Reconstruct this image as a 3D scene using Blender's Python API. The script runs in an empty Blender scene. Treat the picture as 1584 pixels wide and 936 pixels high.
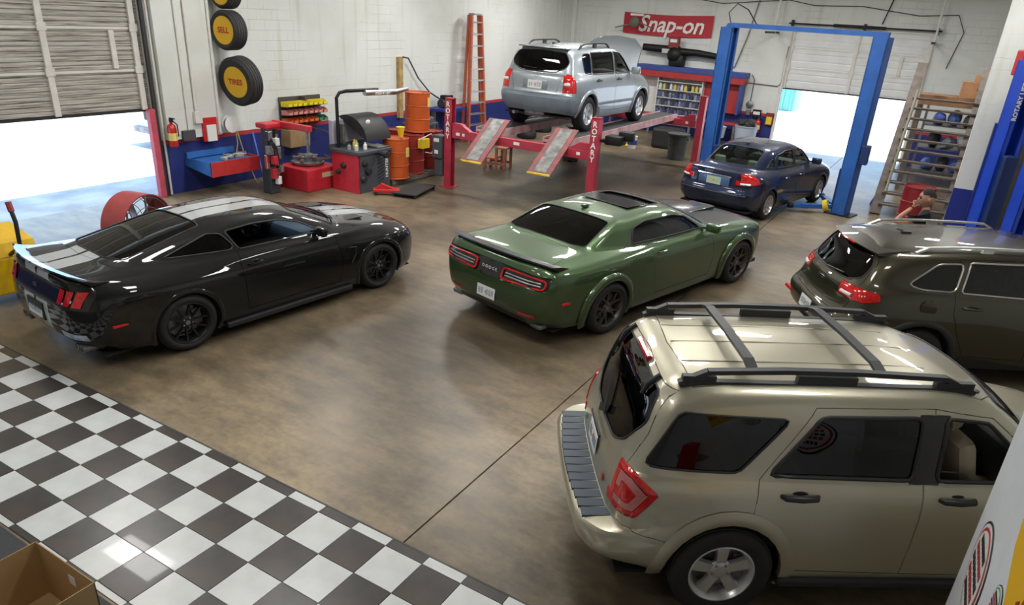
import bpy, bmesh, math, random
import numpy as np
from mathutils import Vector, Matrix
from mathutils.bvhtree import BVHTree
random.seed(7)
SC = bpy.context.scene
COL = SC.collection
PI = math.pi

# ------------------------------------------------------------------ camera
cam_data = bpy.data.cameras.new('camera')
cam = bpy.data.objects.new('camera', cam_data)
COL.objects.link(cam)
SC.camera = cam
cam_data.sensor_fit = 'HORIZONTAL'
cam_data.sensor_width = 36.0
cam_data.lens = 1100.854 / 1584 * 36
cam_data.shift_x = -(800.312 - 792) / 1584
cam_data.shift_y = (516.309 - 468) / 1584
cam_data.clip_start = 0.05
cam_data.clip_end = 300
# rows: image right, image down, view direction in world axes
RCAM = ((0.8571725666459395, 0.5117756367845476, 0.057800420269952954),
        (0.25685883865597575, -0.32751993756799447, -0.9092602638957454),
        (-0.44640646051991195, 0.7942395029770478, -0.4121952012297771))
CAMZ = 3.7246
m3 = Matrix((RCAM[0], [-v for v in RCAM[1]], [-v for v in RCAM[2]])).transposed()
cam.matrix_world = Matrix.Translation((0, 0, CAMZ)) @ m3.to_4x4()

# ------------------------------------------------------------------ world and sun, exposure
SC.view_settings.view_transform = 'Standard'
SC.view_settings.look = 'None'
SC.view_settings.gamma = 1
SC.view_settings.use_curve_mapping = False
SC.view_settings.exposure = 0.14
world = bpy.data.worlds.new('sky_world')
SC.world = world
world.use_nodes = True
wn = world.node_tree
bg = wn.nodes['Background']
bg.inputs['Color'].default_value = (0.46, 0.70, 1.0, 1)
bg.inputs['Strength'].default_value = 3.2
sun_d = bpy.data.lights.new('sun', 'SUN')
sun_d.energy = 13.0
sun_d.angle = math.radians(0.6)
sun_d.color = (1.0, 0.95, 0.88)
sun = bpy.data.objects.new('sun', sun_d)
COL.objects.link(sun)
sun.rotation_euler = Vector((-.26, -.10, -1)).to_track_quat('-Z', 'Y').to_euler()

# ------------------------------------------------------------------ materials
MATS = {}
def _new(name):
    m = bpy.data.materials.new(name)
    m.use_nodes = True
    return m, m.node_tree, m.node_tree.nodes['Principled BSDF']

def mat(name, col, rough=0.5, metal=0.0, var=0.0, vscale=6.0, col2=None, coat=0.0, bump=0.0, bscale=60.0, spec=0.5, emit=None, estr=0.0, detail=4.0, rvar=0.0):
    """procedural principled material with optional noise colour variation, bump and roughness variation"""
    if name in MATS:
        return MATS[name]
    m, nt, b = _new(name)
    N, L = nt.nodes, nt.links
    c = tuple(col) + (1,)
    b.inputs['Base Color'].default_value = c
    b.inputs['Roughness'].default_value = rough
    b.inputs['Metallic'].default_value = metal
    b.inputs['Specular IOR Level'].default_value = spec
    if coat:
        b.inputs['Coat Weight'].default_value = coat
        b.inputs['Coat Roughness'].default_value = 0.03
    if emit:
        b.inputs['Emission Color'].default_value = tuple(emit) + (1,)
        b.inputs['Emission Strength'].default_value = estr
    if var > 0 or bump > 0 or rvar > 0 or col2 is not None:
        tc = N.new('ShaderNodeTexCoord')
        if var > 0 or col2 is not None:
            nz = N.new('ShaderNodeTexNoise')
            nz.inputs['Scale'].default_value = vscale
            nz.inputs['Detail'].default_value = detail
            L.new(tc.outputs['Object'], nz.inputs['Vector'])
            rp = N.new('ShaderNodeValToRGB')
            if col2 is None:
                c0 = [max(0, v * (1 - var)) for v in col]
                c1 = [min(1, v * (1 + var)) for v in col]
            else:
                c0, c1 = col, col2
            rp.color_ramp.elements[0].color = tuple(c0) + (1,)
            rp.color_ramp.elements[1].color = tuple(c1) + (1,)
            rp.color_ramp.elements[0].position = 0.35
            rp.color_ramp.elements[1].position = 0.65
            L.new(nz.outputs['Fac'], rp.inputs['Fac'])
            L.new(rp.outputs['Color'], b.inputs['Base Color'])
        if rvar > 0:
            n3 = N.new('ShaderNodeTexNoise'); n3.inputs['Scale'].default_value = vscale * 1.7
            L.new(tc.outputs['Object'], n3.inputs['Vector'])
            mr = N.new('ShaderNodeMapRange')
            mr.inputs['To Min'].default_value = max(0.02, rough - rvar); mr.inputs['To Max'].default_value = min(1, rough + rvar)
            L.new(n3.outputs['Fac'], mr.inputs['Value']); L.new(mr.outputs['Result'], b.inputs['Roughness'])
        if bump > 0:
            n2 = N.new('ShaderNodeTexNoise')
            n2.inputs['Scale'].default_value = bscale
            L.new(tc.outputs['Object'], n2.inputs['Vector'])
            bp = N.new('ShaderNodeBump')
            bp.inputs['Strength'].default_value = bump
            bp.inputs['Distance'].default_value = 0.02
            L.new(n2.outputs['Fac'], bp.inputs['Height'])
            L.new(bp.outputs['Normal'], b.inputs['Normal'])
    MATS[name] = m
    return m

def glass(name, tint, gloss=0.06, rough=0.0):
    """thin automotive glass: tinted straight-through pane with a fresnel reflection"""
    if name in MATS:
        return MATS[name]
    m = bpy.data.materials.new(name); m.use_nodes = True
    nt = m.node_tree; N, L = nt.nodes, nt.links
    for n in list(N):
        N.remove(n)
    out = N.new('ShaderNodeOutputMaterial')
    tr = N.new('ShaderNodeBsdfTransparent'); tr.inputs['Color'].default_value = tuple(tint) + (1,)
    gl = N.new('ShaderNodeBsdfGlossy'); gl.inputs['Roughness'].default_value = rough
    gl.inputs['Color'].default_value = (1, 1, 1, 1)
    fr = N.new('ShaderNodeFresnel'); fr.inputs['IOR'].default_value = 1.5
    mx = N.new('ShaderNodeMixShader')
    L.new(fr.outputs['Fac'], mx.inputs['Fac']); L.new(tr.outputs['BSDF'], mx.inputs[1]); L.new(gl.outputs['BSDF'], mx.inputs[2])
    L.new(mx.outputs['Shader'], out.inputs['Surface'])
    MATS[name] = m
    return m

M_TYRE = mat('tyre_rubber', (0.012, 0.012, 0.013), 0.72, bump=0.15, bscale=200)
M_BLKPL = mat('black_plastic', (0.018, 0.018, 0.02), 0.5)
M_DARK = mat('dark_cavity', (0.008, 0.008, 0.008), 0.9)
M_CHROME = mat('chrome', (0.8, 0.8, 0.82), 0.12, 1.0)
M_ALU = mat('aluminium', (0.6, 0.6, 0.62), 0.3, 1.0, var=.1, vscale=20)
M_STEEL = mat('grey_steel', (0.25, 0.25, 0.26), 0.45, 0.8, var=.25, vscale=12)
M_WHITE = mat('white_plastic', (0.72, 0.72, 0.7), 0.5)
M_REDLENS = mat('red_lens', (0.55, 0.012, 0.01), 0.12, coat=.6, var=.25, vscale=30)
M_CLEARLENS = mat('clear_lens', (0.75, 0.72, 0.7), 0.1, coat=.6)
M_SEATBLK = mat('dark_upholstery', (0.02, 0.02, 0.022), 0.7, bump=.1)
M_SEATTAN = mat('tan_upholstery', (0.68, 0.57, 0.42), 0.7, bump=.1)
M_SEATGREY = mat('grey_green_upholstery', (0.3, 0.33, 0.3), 0.7, bump=.1)
M_PLATE = mat('licence_plate', (0.75, 0.77, 0.78), 0.35)
M_PLATEINK = mat('plate_ink', (0.1, 0.22, 0.3), 0.4)
M_ORANGEINK = mat('plate_orange', (0.7, 0.22, 0.05), 0.4)

# ------------------------------------------------------------------ object helpers
def tag(o, label=None, cat=None, group=None, kind=None):
    if label: o['label'] = label
    if cat: o['category'] = cat
    if group: o['group'] = group
    if kind: o['kind'] = kind
    return o

def empty(name, loc=(0, 0, 0), rz=0.0, label=None, cat=None, group=None):
    o = bpy.data.objects.new(name, None)
    COL.objects.link(o)
    o.empty_display_size = 0.1
    o.location = loc
    o.rotation_euler = (0, 0, rz)
    return tag(o, label, cat, group)

def mesh_obj(name, V, F, material, parent=None, smooth=False, angle=40):
    me = bpy.data.meshes.new(name)
    me.from_pydata([tuple(v) for v in V], [], [tuple(f) for f in F])
    me.update()
    if smooth:
        me.shade_smooth()
        me.set_sharp_from_angle(angle=math.radians(angle))
    o = bpy.data.objects.new(name, me)
    COL.objects.link(o)
    if material is not None:
        me.materials.append(material)
    if parent is not None:
        o.parent = parent
    return o

def copy_tree(o, parent=None):
    c = o.copy(); COL.objects.link(c)
    c.parent = parent
    for ch in o.children:
        copy_tree(ch, c)
    return c

class MB:
    """collects simple solids into one mesh"""
    def __init__(self):
        self.V = []; self.F = []
    def add(self, V, F, M=None):
        n = len(self.V)
        if M is not None:
            V = [M @ Vector(v) for v in V]
        self.V += [tuple(v) for v in V]
        self.F += [tuple(i + n for i in f) for f in F]
        return self
    def box(self, x0, x1, y0, y1, z0, z1, M=None, bev=0.0):
        if bev > 0:
            bm = bmesh.new()
            bmesh.ops.create_cube(bm, size=1)
            for v in bm.verts:
                v.co = Vector(((x0 + x1) / 2 + v.co.x * (x1 - x0), (y0 + y1) / 2 + v.co.y * (y1 - y0), (z0 + z1) / 2 + v.co.z * (z1 - z0)))
            bmesh.ops.bevel(bm, geom=list(bm.edges), offset=bev, segments=2, profile=0.5, affect='EDGES')
            return self.bm(bm, M)
        V = [(x0, y0, z0), (x1, y0, z0), (x1, y1, z0), (x0, y1, z0), (x0, y0, z1), (x1, y0, z1), (x1, y1, z1), (x0, y1, z1)]
        F = [(0, 3, 2, 1), (4, 5, 6, 7), (0, 1, 5, 4), (1, 2, 6, 5), (2, 3, 7, 6), (3, 0, 4, 7)]
        return self.add(V, F, M)
    def bm(self, bm, M=None):
        bm.verts.index_update()
        self.add([v.co.copy() for v in bm.verts], [[v.index for v in f.verts] for f in bm.faces], M)
        bm.free()
        return self
    def bar(self, a, b, w, h=None, up=(0, 0, 1)):
        """rectangular bar from a to b, w across, h along 'up'"""
        a = Vector(a); b = Vector(b); h = h or w
        d = (b - a).normalized(); u = Vector(up)
        s = d.cross(u)
        if s.length < 1e-4:
            s = d.cross(Vector((1, 0, 0)))
        s.normalize(); u = s.cross(d).normalized()
        V = []
        for p in (a, b):
            for (i, j) in ((-1, -1), (1, -1), (1, 1), (-1, 1)):
                V.append(p + s * i * w / 2 + u * j * h / 2)
        return self.add(V, [(0, 3, 2, 1), (4, 5, 6, 7), (0, 1, 5, 4), (1, 2, 6, 5), (2, 3, 7, 6), (3, 0, 4, 7)])
    def tube(self, pts, r, n=10, closed=False, caps=True):
        pts = [Vector(p) for p in pts]
        k = len(pts)
        rr = r if hasattr(r, '__len__') else [r] * k
        V = []; F = []
        prev = None
        for i in range(k):
            if closed:
                t = pts[(i + 1) % k] - pts[i - 1]
            else:
                t = pts[min(i + 1, k - 1)] - pts[max(i - 1, 0)]
            t.normalize()
            if prev is None:
                u = t.orthogonal().normalized()
            else:
                u = prev - t * prev.dot(t)
                if u.length < 1e-6:
                    u = t.orthogonal()
                u.normalize()
            prev = u
            w = t.cross(u)
            for j in range(n):
                a = 2 * PI * j / n
                V.append(pts[i] + (u * math.cos(a) + w * math.sin(a)) * rr[i])
        seg = k if closed else k - 1
        for i in range(seg):
            i2 = (i + 1) % k
            for j in range(n):
                j2 = (j + 1) % n
                F.append((i * n + j, i * n + j2, i2 * n + j2, i2 * n + j))
        if caps and not closed:
            F.append(tuple(reversed(range(n))))
            F.append(tuple(range((k - 1) * n, k * n)))
        return self.add(V, F)
    def lathe(self, prof, n=24, M=None, cap=True):
        """revolve (r, z) profile about z"""
        V = []; F = []
        for (r, z) in prof:
            for j in range(n):
                a = 2 * PI * j / n
                V.append((r * math.cos(a), r * math.sin(a), z))
        k = len(prof)
        for i in range(k - 1):
            for j in range(n):
                j2 = (j + 1) % n
                F.append((i * n + j, i * n + j2, (i + 1) * n + j2, (i + 1) * n + j))
        if cap:
            F.append(tuple(reversed(range(n))))
            F.append(tuple(range((k - 1) * n, k * n)))
        return self.add(V, F, M)
    def prism(self, poly, z0, z1, M=None):
        """extrude xy polygon (ccw) from z0 to z1"""
        n = len(poly)
        V = [(x, y, z0) for x, y in poly] + [(x, y, z1) for x, y in poly]
        F = [tuple(reversed(range(n))), tuple(range(n, 2 * n))]
        for i in range(n):
            j = (i + 1) % n
            F.append((i, j, n + j, n + i))
        return self.add(V, F, M)
    def ball(self, c, r, n=12, s=(1, 1, 1)):
        bm = bmesh.new()
        bmesh.ops.create_uvsphere(bm, u_segments=n, v_segments=max(6, n // 2), radius=1)
        for v in bm.verts:
            v.co = Vector((c[0] + v.co.x * r * s[0], c[1] + v.co.y * r * s[1], c[2] + v.co.z * r * s[2]))
        return self.bm(bm)
    def build(self, name, material, parent=None, smooth=False, angle=40):
        return mesh_obj(name, self.V, self.F, material, parent, smooth, angle)

def text_mesh(body, size, depth=0.002, shear=0.0, bold=0.0, space=1.0, align='CENTER'):
    cu = bpy.data.curves.new('txt', 'FONT')
    cu.body = body; cu.size = size; cu.extrude = depth; cu.shear = shear; cu.offset = bold
    cu.align_x = align; cu.align_y = 'CENTER'; cu.space_character = space; cu.resolution_u = 2
    o = bpy.data.objects.new('txt', cu)
    COL.objects.link(o)
    dg = bpy.context.evaluated_depsgraph_get()
    dg.update()
    me = bpy.data.meshes.new_from_object(o.evaluated_get(dg))
    bpy.data.objects.remove(o)
    bpy.data.curves.remove(cu)
    return me

def text_obj(name, body, size, material, parent, M, **k):
    me = text_mesh(body, size, **k)
    me.materials.clear(); me.materials.append(material)
    me.transform(M)
    o = bpy.data.objects.new(name, me); COL.objects.link(o)
    if parent: o.parent = parent
    return o

def RZ(a): return Matrix.Rotation(a, 4, 'Z')
def RX(a): return Matrix.Rotation(a, 4, 'X')
def RY(a): return Matrix.Rotation(a, 4, 'Y')
def T(x, y=0, z=0):
    return Matrix.Translation((x, y, z))
def frame(o, ex, ey, ez=None):
    """matrix whose local axes are ex, ey, ez at origin o"""
    ex = Vector(ex).normalized(); ey = Vector(ey).normalized()
    ez = Vector(ez).normalized() if ez is not None else ex.cross(ey).normalized()
    m = Matrix((ex, ey, ez)).transposed().to_4x4()
    return Matrix.Translation(o) @ m
# ------------------------------------------------------------------ car body library
def pchip(t, P, tq, d0=None, d1=None):
    """shape preserving cubic through points P at parameters t; d0/d1 optional end slopes"""
    t = np.asarray(t, float); P = np.asarray(P, float)
    h = np.diff(t)[:, None]
    s = np.diff(P, axis=0) / h
    n = len(t)
    d = np.zeros_like(P)
    if n == 2:
        d[:] = s[0]
    else:
        w1 = 2 * h[1:] + h[:-1]; w2 = h[1:] + 2 * h[:-1]
        ok = (s[:-1] * s[1:]) > 0
        with np.errstate(divide='ignore', invalid='ignore'):
            hm = (w1 + w2) / (w1 / s[:-1] + w2 / s[1:])
        d[1:-1] = np.where(ok, hm, 0)
        # blend with plain average so broad curves stay round
        av = (s[:-1] * h[1:] + s[1:] * h[:-1]) / (h[1:] + h[:-1])
        d[1:-1] = 0.45 * d[1:-1] + 0.55 * np.where(ok, np.sign(av) * np.minimum(np.abs(av), 2.6 * np.minimum(np.abs(s[:-1]), np.abs(s[1:]))), 0.25 * av)
        d[0] = s[0]; d[-1] = s[-1]
    if d0 is not None:
        d[0] = np.where(np.isnan(d0), d[0], d0)
    if d1 is not None:
        d[-1] = np.where(np.isnan(d1), d[-1], d1)
    k = np.clip(np.searchsorted(t, tq, side='right') - 1, 0, n - 2)
    hk = h[k]; u = ((tq - t[k])[:, None]) / hk
    h00 = 2 * u**3 - 3 * u**2 + 1; h10 = u**3 - 2 * u**2 + u
    h01 = -2 * u**3 + 3 * u**2; h11 = u**3 - u**2
    return h00 * P[k] + h10 * hk * d[k] + h01 * P[k + 1] + h11 * hk * d[k + 1]

def shell_grid(rings, sharp, ncol, nrow):
    """rings: list of (M,3) control rows from sill to roof centre; returns (rows, cols, 3) grid"""
    rows = []
    for R in rings:
        R = np.array(R, float)
        t = np.r_[0, np.cumsum(np.maximum(1e-3, np.linalg.norm(np.diff(R, axis=0), axis=1)))]
        tq = np.concatenate([np.linspace(t[i], t[i + 1], ncol[i], endpoint=False) for i in range(len(t) - 1)] + [[t[-1]]])
        nanv = np.nan
        e = np.array([0, nanv, 0])
        rows.append(pchip(t, R, tq, e, e))
    rows = np.array(rows)
    nr = len(rings)
    cuts = [0] + sorted(sharp) + [nr - 1]
    out = None
    for a, b in zip(cuts[:-1], cuts[1:]):
        seg = rows[a:b + 1]
        cols = []
        for c in range(seg.shape[1]):
            P = seg[:, c]
            t = np.r_[0, np.cumsum(np.maximum(1e-4, np.linalg.norm(np.diff(P, axis=0), axis=1)))]
            tq = np.concatenate([np.linspace(t[i], t[i + 1], nrow[a + i], endpoint=False) for i in range(len(t) - 1)] + [[t[-1]]])
            cols.append(pchip(t, P, tq))
        g = np.array(cols).transpose(1, 0, 2)
        out = g if out is None else np.concatenate([out, g[1:]], 0)
    return out

class Shell:
    """half car body (y >= 0) that can be cut into panels along projected outlines"""
    def __init__(self, rings, sharp=(), ncol=None, nrow=None, smooth_it=1):
        m = len(rings[0])
        ncol = ncol or [7] * (m - 1)
        nrow = nrow or [4] * (len(rings) - 1)
        G = shell_grid(rings, list(sharp), ncol, nrow)
        G[:, 0, 1] = 0; G[:, -1, 1] = 0; G[-1, :, 1] = 0
        bm = bmesh.new()
        nr, nc = G.shape[:2]
        vs = [[bm.verts.new(G[i, j]) for j in range(nc)] for i in range(nr)]
        for i in range(nr - 1):
            for j in range(nc - 1):
                try:
                    bm.faces.new((vs[i][j], vs[i + 1][j], vs[i + 1][j + 1], vs[i][j + 1]))
                except ValueError:
                    pass
        bmesh.ops.remove_doubles(bm, verts=bm.verts, dist=1e-4)
        bmesh.ops.dissolve_degenerate(bm, edges=bm.edges, dist=1e-4)
        self.bm = bm
        self.lay = bm.faces.layers.int.new('tag')
        bm.normal_update()
        # orient outward
        s = sum((f.normal.y if f.calc_center_median().y > .5 else 0) for f in bm.faces)
        if s < 0:
            bmesh.ops.reverse_faces(bm, faces=list(bm.faces))
            bm.normal_update()
        self.bottom = G[0].copy()
        self.tags = {}
        self.bvh = BVHTree.FromBMesh(bm)
    def y(self, x, z):
        h = self.bvh.ray_cast(Vector((x, 3, z)), Vector((0, -1, 0)))
        return h[0].y if h[0] is not None else 0.85
    def xr(self, y, z):
        h = self.bvh.ray_cast(Vector((-5, max(abs(y), .002), z)), Vector((1, 0, 0)))
        return h[0].x if h[0] is not None else -2.2
    def z(self, x, y):
        h = self.bvh.ray_cast(Vector((x, max(abs(y), .002), 4)), Vector((0, 0, -1)))
        return h[0].z if h[0] is not None else 1.0
    def nrm(self, o, d):
        h = self.bvh.ray_cast(Vector(o), Vector(d))
        return h[1] if h[0] is not None else Vector((0, 0, 1))
    def cut(self, name, poly, proj, cond=None, over=(0,)):
        """cut outline; proj 'side' -> (x,z), 'rear' -> (y,z), 'top' -> (x,y); over = tags that may be overwritten"""
        bm, lay = self.bm, self.lay
        ix = {'side': (0, 2), 'rear': (1, 2), 'top': (0, 1)}[proj]
        P = [Vector(p) for p in poly]
        area = sum(P[i].x * P[(i + 1) % len(P)].y - P[(i + 1) % len(P)].x * P[i].y for i in range(len(P)))
        if area < 0:
            P.reverse()
        a0 = min(p.x for p in P); a1 = max(p.x for p in P); b0 = min(p.y for p in P); b1 = max(p.y for p in P)
        tid = self.tags.setdefault(name, len(self.tags) + 1)
        overs = [self.tags[o] if isinstance(o, str) else o for o in over]
        cand = []
        for f in bm.faces:
            if f[lay] not in overs:
                continue
            us = [v.co[ix[0]] for v in f.verts]; ws = [v.co[ix[1]] for v in f.verts]
            if max(us) < a0 or min(us) > a1 or max(ws) < b0 or min(ws) > b1:
                continue
            c = f.calc_center_median(); n = f.normal
            if proj == 'side' and abs(n.y) < .25 and cond is None:
                continue
            if cond is not None and not cond(c, n):
                continue
            cand.append(f)
        for i in range(len(P)):
            a = P[i]; b = P[(i + 1) % len(P)]
            d = b - a
            if d.length < 1e-6:
                continue
            nx, ny = d.y, -d.x
            no = Vector((0, 0, 0)); no[ix[0]] = nx; no[ix[1]] = ny
            no.normalize()
            co = Vector((0, 0, 0)); co[ix[0]] = a.x; co[ix[1]] = a.y
            es = set(); vv = set()
            for f in cand:
                es.update(f.edges); vv.update(f.verts)
            if not cand:
                break
            r = bmesh.ops.bisect_plane(bm, geom=list(cand) + list(es) + list(vv), dist=1e-5, plane_co=co, plane_no=no)
            fs = [g for g in r['geom'] if isinstance(g, bmesh.types.BMFace)]
            cand = [f for f in fs if f.is_valid and (f.calc_center_median() - co).dot(no) < 0 and f[lay] in overs]
        for f in cand:
            f[lay] = tid
        bm.normal_update()
        return len(cand)
    def faces(self, name):
        tid = self.tags[name] if name else 0
        return [f for f in self.bm.faces if f[self.lay] == tid]
    def extract(self, name, mirror='join'):
        """-> list of (V, F): joined whole, or [right, left] pair"""
        fs = self.faces(name)
        vm = {}; V = []; F = []
        for f in fs:
            idx = []
            for v in f.verts:
                if v.index not in vm or v not in vm:
                    pass
                k = vm.get(v)
                if k is None:
                    k = len(V); vm[v] = k; V.append(v.co.copy())
                idx.append(k)
            F.append(idx)
        Vm = [Vector((v.x, -v.y, v.z)) for v in V]
        Fm = [list(reversed(f)) for f in F]
        if mirror == 'pair':
            return [(V, F), (Vm, Fm)]
        if mirror == 'one':
            return [(V, F)]
        n = len(V); mp = {}
        VV = list(V)
        for i, v in enumerate(Vm):
            if abs(v.y) < 2e-4:
                mp[i] = i
            else:
                mp[i] = len(VV); VV.append(v)
        return [(VV, F + [[mp[i] for i in f] for f in Fm])]

def panelize(V, F, gap=0.006, depth=0.012, off=0.0):
    """inset the rim of a panel and sink it, giving a shut line"""
    bm = bmesh.new()
    vs = [bm.verts.new(v) for v in V]
    for f in F:
        try:
            bm.faces.new([vs[i] for i in f])
        except ValueError:
            pass
    bm.normal_update()
    if gap > 0:
        bmesh.ops.inset_region(bm, faces=list(bm.faces), thickness=gap, depth=0, use_boundary=True, use_even_offset=False)
        bm.normal_update()
        bd = {v for e in bm.edges if e.is_boundary for v in e.verts}
        for v in bd:
            v.co -= v.normal * depth
    if off:
        for v in bm.verts:
            v.co += v.normal * off
    bm.verts.index_update()
    r = ([v.co.copy() for v in bm.verts], [[v.index for v in f.verts] for f in bm.faces])
    bm.free()
    return r

def boundary_loops(V, F):
    cnt = {}
    for f in F:
        for i in range(len(f)):
            a, b = f[i], f[(i + 1) % len(f)]
            cnt[(a, b)] = 1
    nxt = {a: b for (a, b) in cnt if (b, a) not in cnt}
    loops = []; seen = set()
    for s in list(nxt):
        if s in seen:
            continue
        L = []; c = s
        while c in nxt and c not in seen:
            seen.add(c); L.append(c); c = nxt[c]
        if len(L) > 2:
            loops.append([Vector(V[i]) for i in L])
    return loops

def thin_loop(L, d=0.02):
    out = [L[0]]
    for p in L[1:]:
        if (p - out[-1]).length > d:
            out.append(p)
    if (out[0] - out[-1]).length < d * .6 and len(out) > 3:
        out.pop()
    return out

def arc_poly(cx, cz, r, n=28):
    return [(cx + r * math.cos(2 * PI * i / n), cz + r * math.sin(2 * PI * i / n)) for i in range(n)]

def round_poly(P, r=0.04, n=4):
    """round the corners of a convex polygon"""
    out = []
    k = len(P)
    for i in range(k):
        p = Vector(P[i]); a = Vector(P[i - 1]) - p; b = Vector(P[(i + 1) % k]) - p
        q = min(r, a.length * .45, b.length * .45)
        s = p + a.normalized() * q; e = p + b.normalized() * q
        for j in range(n + 1):
            t = j / n
            out.append(tuple(s * (1 - t)**2 + p * 2 * t * (1 - t) + e * t**2))
    return out

class Car:
    def __init__(self, name, label, cat, shell, paint, group=None):
        self.root = empty(name, label=label, cat=cat, group=group)
        self.s = shell; self.paint = paint
    def part(self, name, m, VF, parent=None, smooth=True, gap=0.006, depth=0.012, off=0.0, angle=35):
        V, F = panelize(VF[0], VF[1], gap, depth, off) if (gap or off) else VF
        return mesh_obj(name, V, F, m, parent or self.root, smooth, angle)
    def panel(self, tagname, name, m, mirror='join', parent=None, **k):
        if not self.s.faces(tagname):
            print('EMPTY CUT', self.root.name, tagname); return [None, None]
        VFs = self.s.extract(tagname, mirror)
        pp = parent if isinstance(parent, (list, tuple)) else [parent] * len(VFs)
        return [self.part(name, m, vf, parent=p, **k) for vf, p in zip(VFs, pp)]
    def pane(self, tagname, name, m, mirror='join', parent=None, trim=None, tr=0.012, sink=0.008, trim_name='window_trim', n=6):
        if not self.s.faces(tagname):
            print('EMPTY CUT', self.root.name, tagname); return [None, None]
        VFs = self.s.extract(tagname, mirror)
        pp = parent if isinstance(parent, (list, tuple)) else [parent] * len(VFs)
        out = []
        for vf, p in zip(VFs, pp):
            o = self.part(name, m, vf, parent=p, gap=0, off=-sink)
            out.append(o)
            if trim is not None:
                mb = MB()
                for L in boundary_loops(*vf):
                    mb.tube(thin_loop(L, .03), tr, n=n, closed=True)
                if mb.V:
                    tp = (p if p is not None else self.root)
                    mb.build(trim_name, trim, tp, smooth=True)
        return out
    def both(self, name, fn, m, smooth=True, parent=(None, None), angle=40):
        """fn(sign) -> MB ; builds one per side (y = sign)"""
        r = []
        for k, s in enumerate((1, -1)):
            r.append(fn(s).build(name, m, parent[k] or self.root, smooth, angle))
        return r
    def mirror_build(self, name, mb, m, smooth=True, angle=40):
        a = mb.build(name, m, self.root, smooth, angle)
        V = [(x, -y, z) for x, y, z in mb.V]; F = [tuple(reversed(f)) for f in mb.F]
        b = mesh_obj(name, V, F, m, self.root, smooth, angle)
        return [a, b]
    def place(self, x, y, th, s=(1, 1, 1), z=0.0):
        """th: heading, degrees clockwise from world +y"""
        self.root.location = (x, y, z)
        self.root.rotation_euler = (0, 0, PI / 2 - math.radians(th))
        self.root.scale = s

def wheel_arches(car, xs, zc, Ra, cond_y=.5):
    """cut wheel openings; returns the edge points for each arch of the half shell"""
    s = car.s
    for k, x in enumerate(xs):
        s.cut('arch%d' % k, arc_poly(x, zc, Ra), 'side', cond=lambda c, n: c.y > cond_y)
    edges = {}
    for k in range(len(xs)):
        tid = s.tags['arch%d' % k]
        P = []
        for e in s.bm.edges:
            lf = e.link_faces
            t = [f[s.lay] for f in lf]
            if tid in t and any(q != tid for q in t):
                P += [v.co.copy() for v in e.verts]
        # sort by angle
        pts = {}
        for p in P:
            a = math.atan2(p.z - zc, p.x - xs[k])
            pts[round(a, 3)] = p
        L = [pts[a] for a in sorted(pts, key=lambda a: (a + PI / 2) % (2 * PI))]
        edges[k] = L
    return edges

def arch_finish(car, xs, zc, Ra, edges, lip_m, flare=None, flare_m=None, prof=None, name='wheel_arch_lip'):
    """liner and lip (or flare) for every wheel opening, both sides"""
    for k, x in enumerate(xs):
        L = edges[k]
        if len(L) < 4:
            print('ARCH', car.root.name, k, len(L)); continue
        for sgn in (1, -1):
            # liner
            V = []; F = []
            for p in L:
                V.append((p.x, sgn * (p.y - .004), p.z)); V.append((p.x, sgn * (p.y - .34), p.z))
            n = len(L)
            for i in range(n - 1):
                F.append((2 * i, 2 * i + 1, 2 * i + 3, 2 * i + 2))
            # inner wall
            c = len(V); V.append((x, sgn * (sum(p.y for p in L) / n - .34), zc))
            for i in range(n - 1):
                F.append((2 * i + 1, c, 2 * i + 3))
            mesh_obj('wheel_well', V, F, M_DARK, car.root, True)
            pr = prof or [(0.0, -.03), (-.006, .004), (.004, .012), (.03, .010), (.05, -.004)]
            V = []; F = []
            for p in L:
                d = Vector((p.x - x, 0, p.z - zc)).normalized()
                for (rad, out) in pr:
                    q = p + d * rad
                    V.append((q.x, sgn * (p.y + out), q.z))
            m = len(pr)
            for i in range(n - 1):
                for j in range(m - 1):
                    f = (i * m + j, i * m + j + 1, (i + 1) * m + j + 1, (i + 1) * m + j)
                    F.append(f if sgn > 0 else tuple(reversed(f)))
            mesh_obj(name, V, F, flare_m or lip_m, car.root, True, 60)

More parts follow.
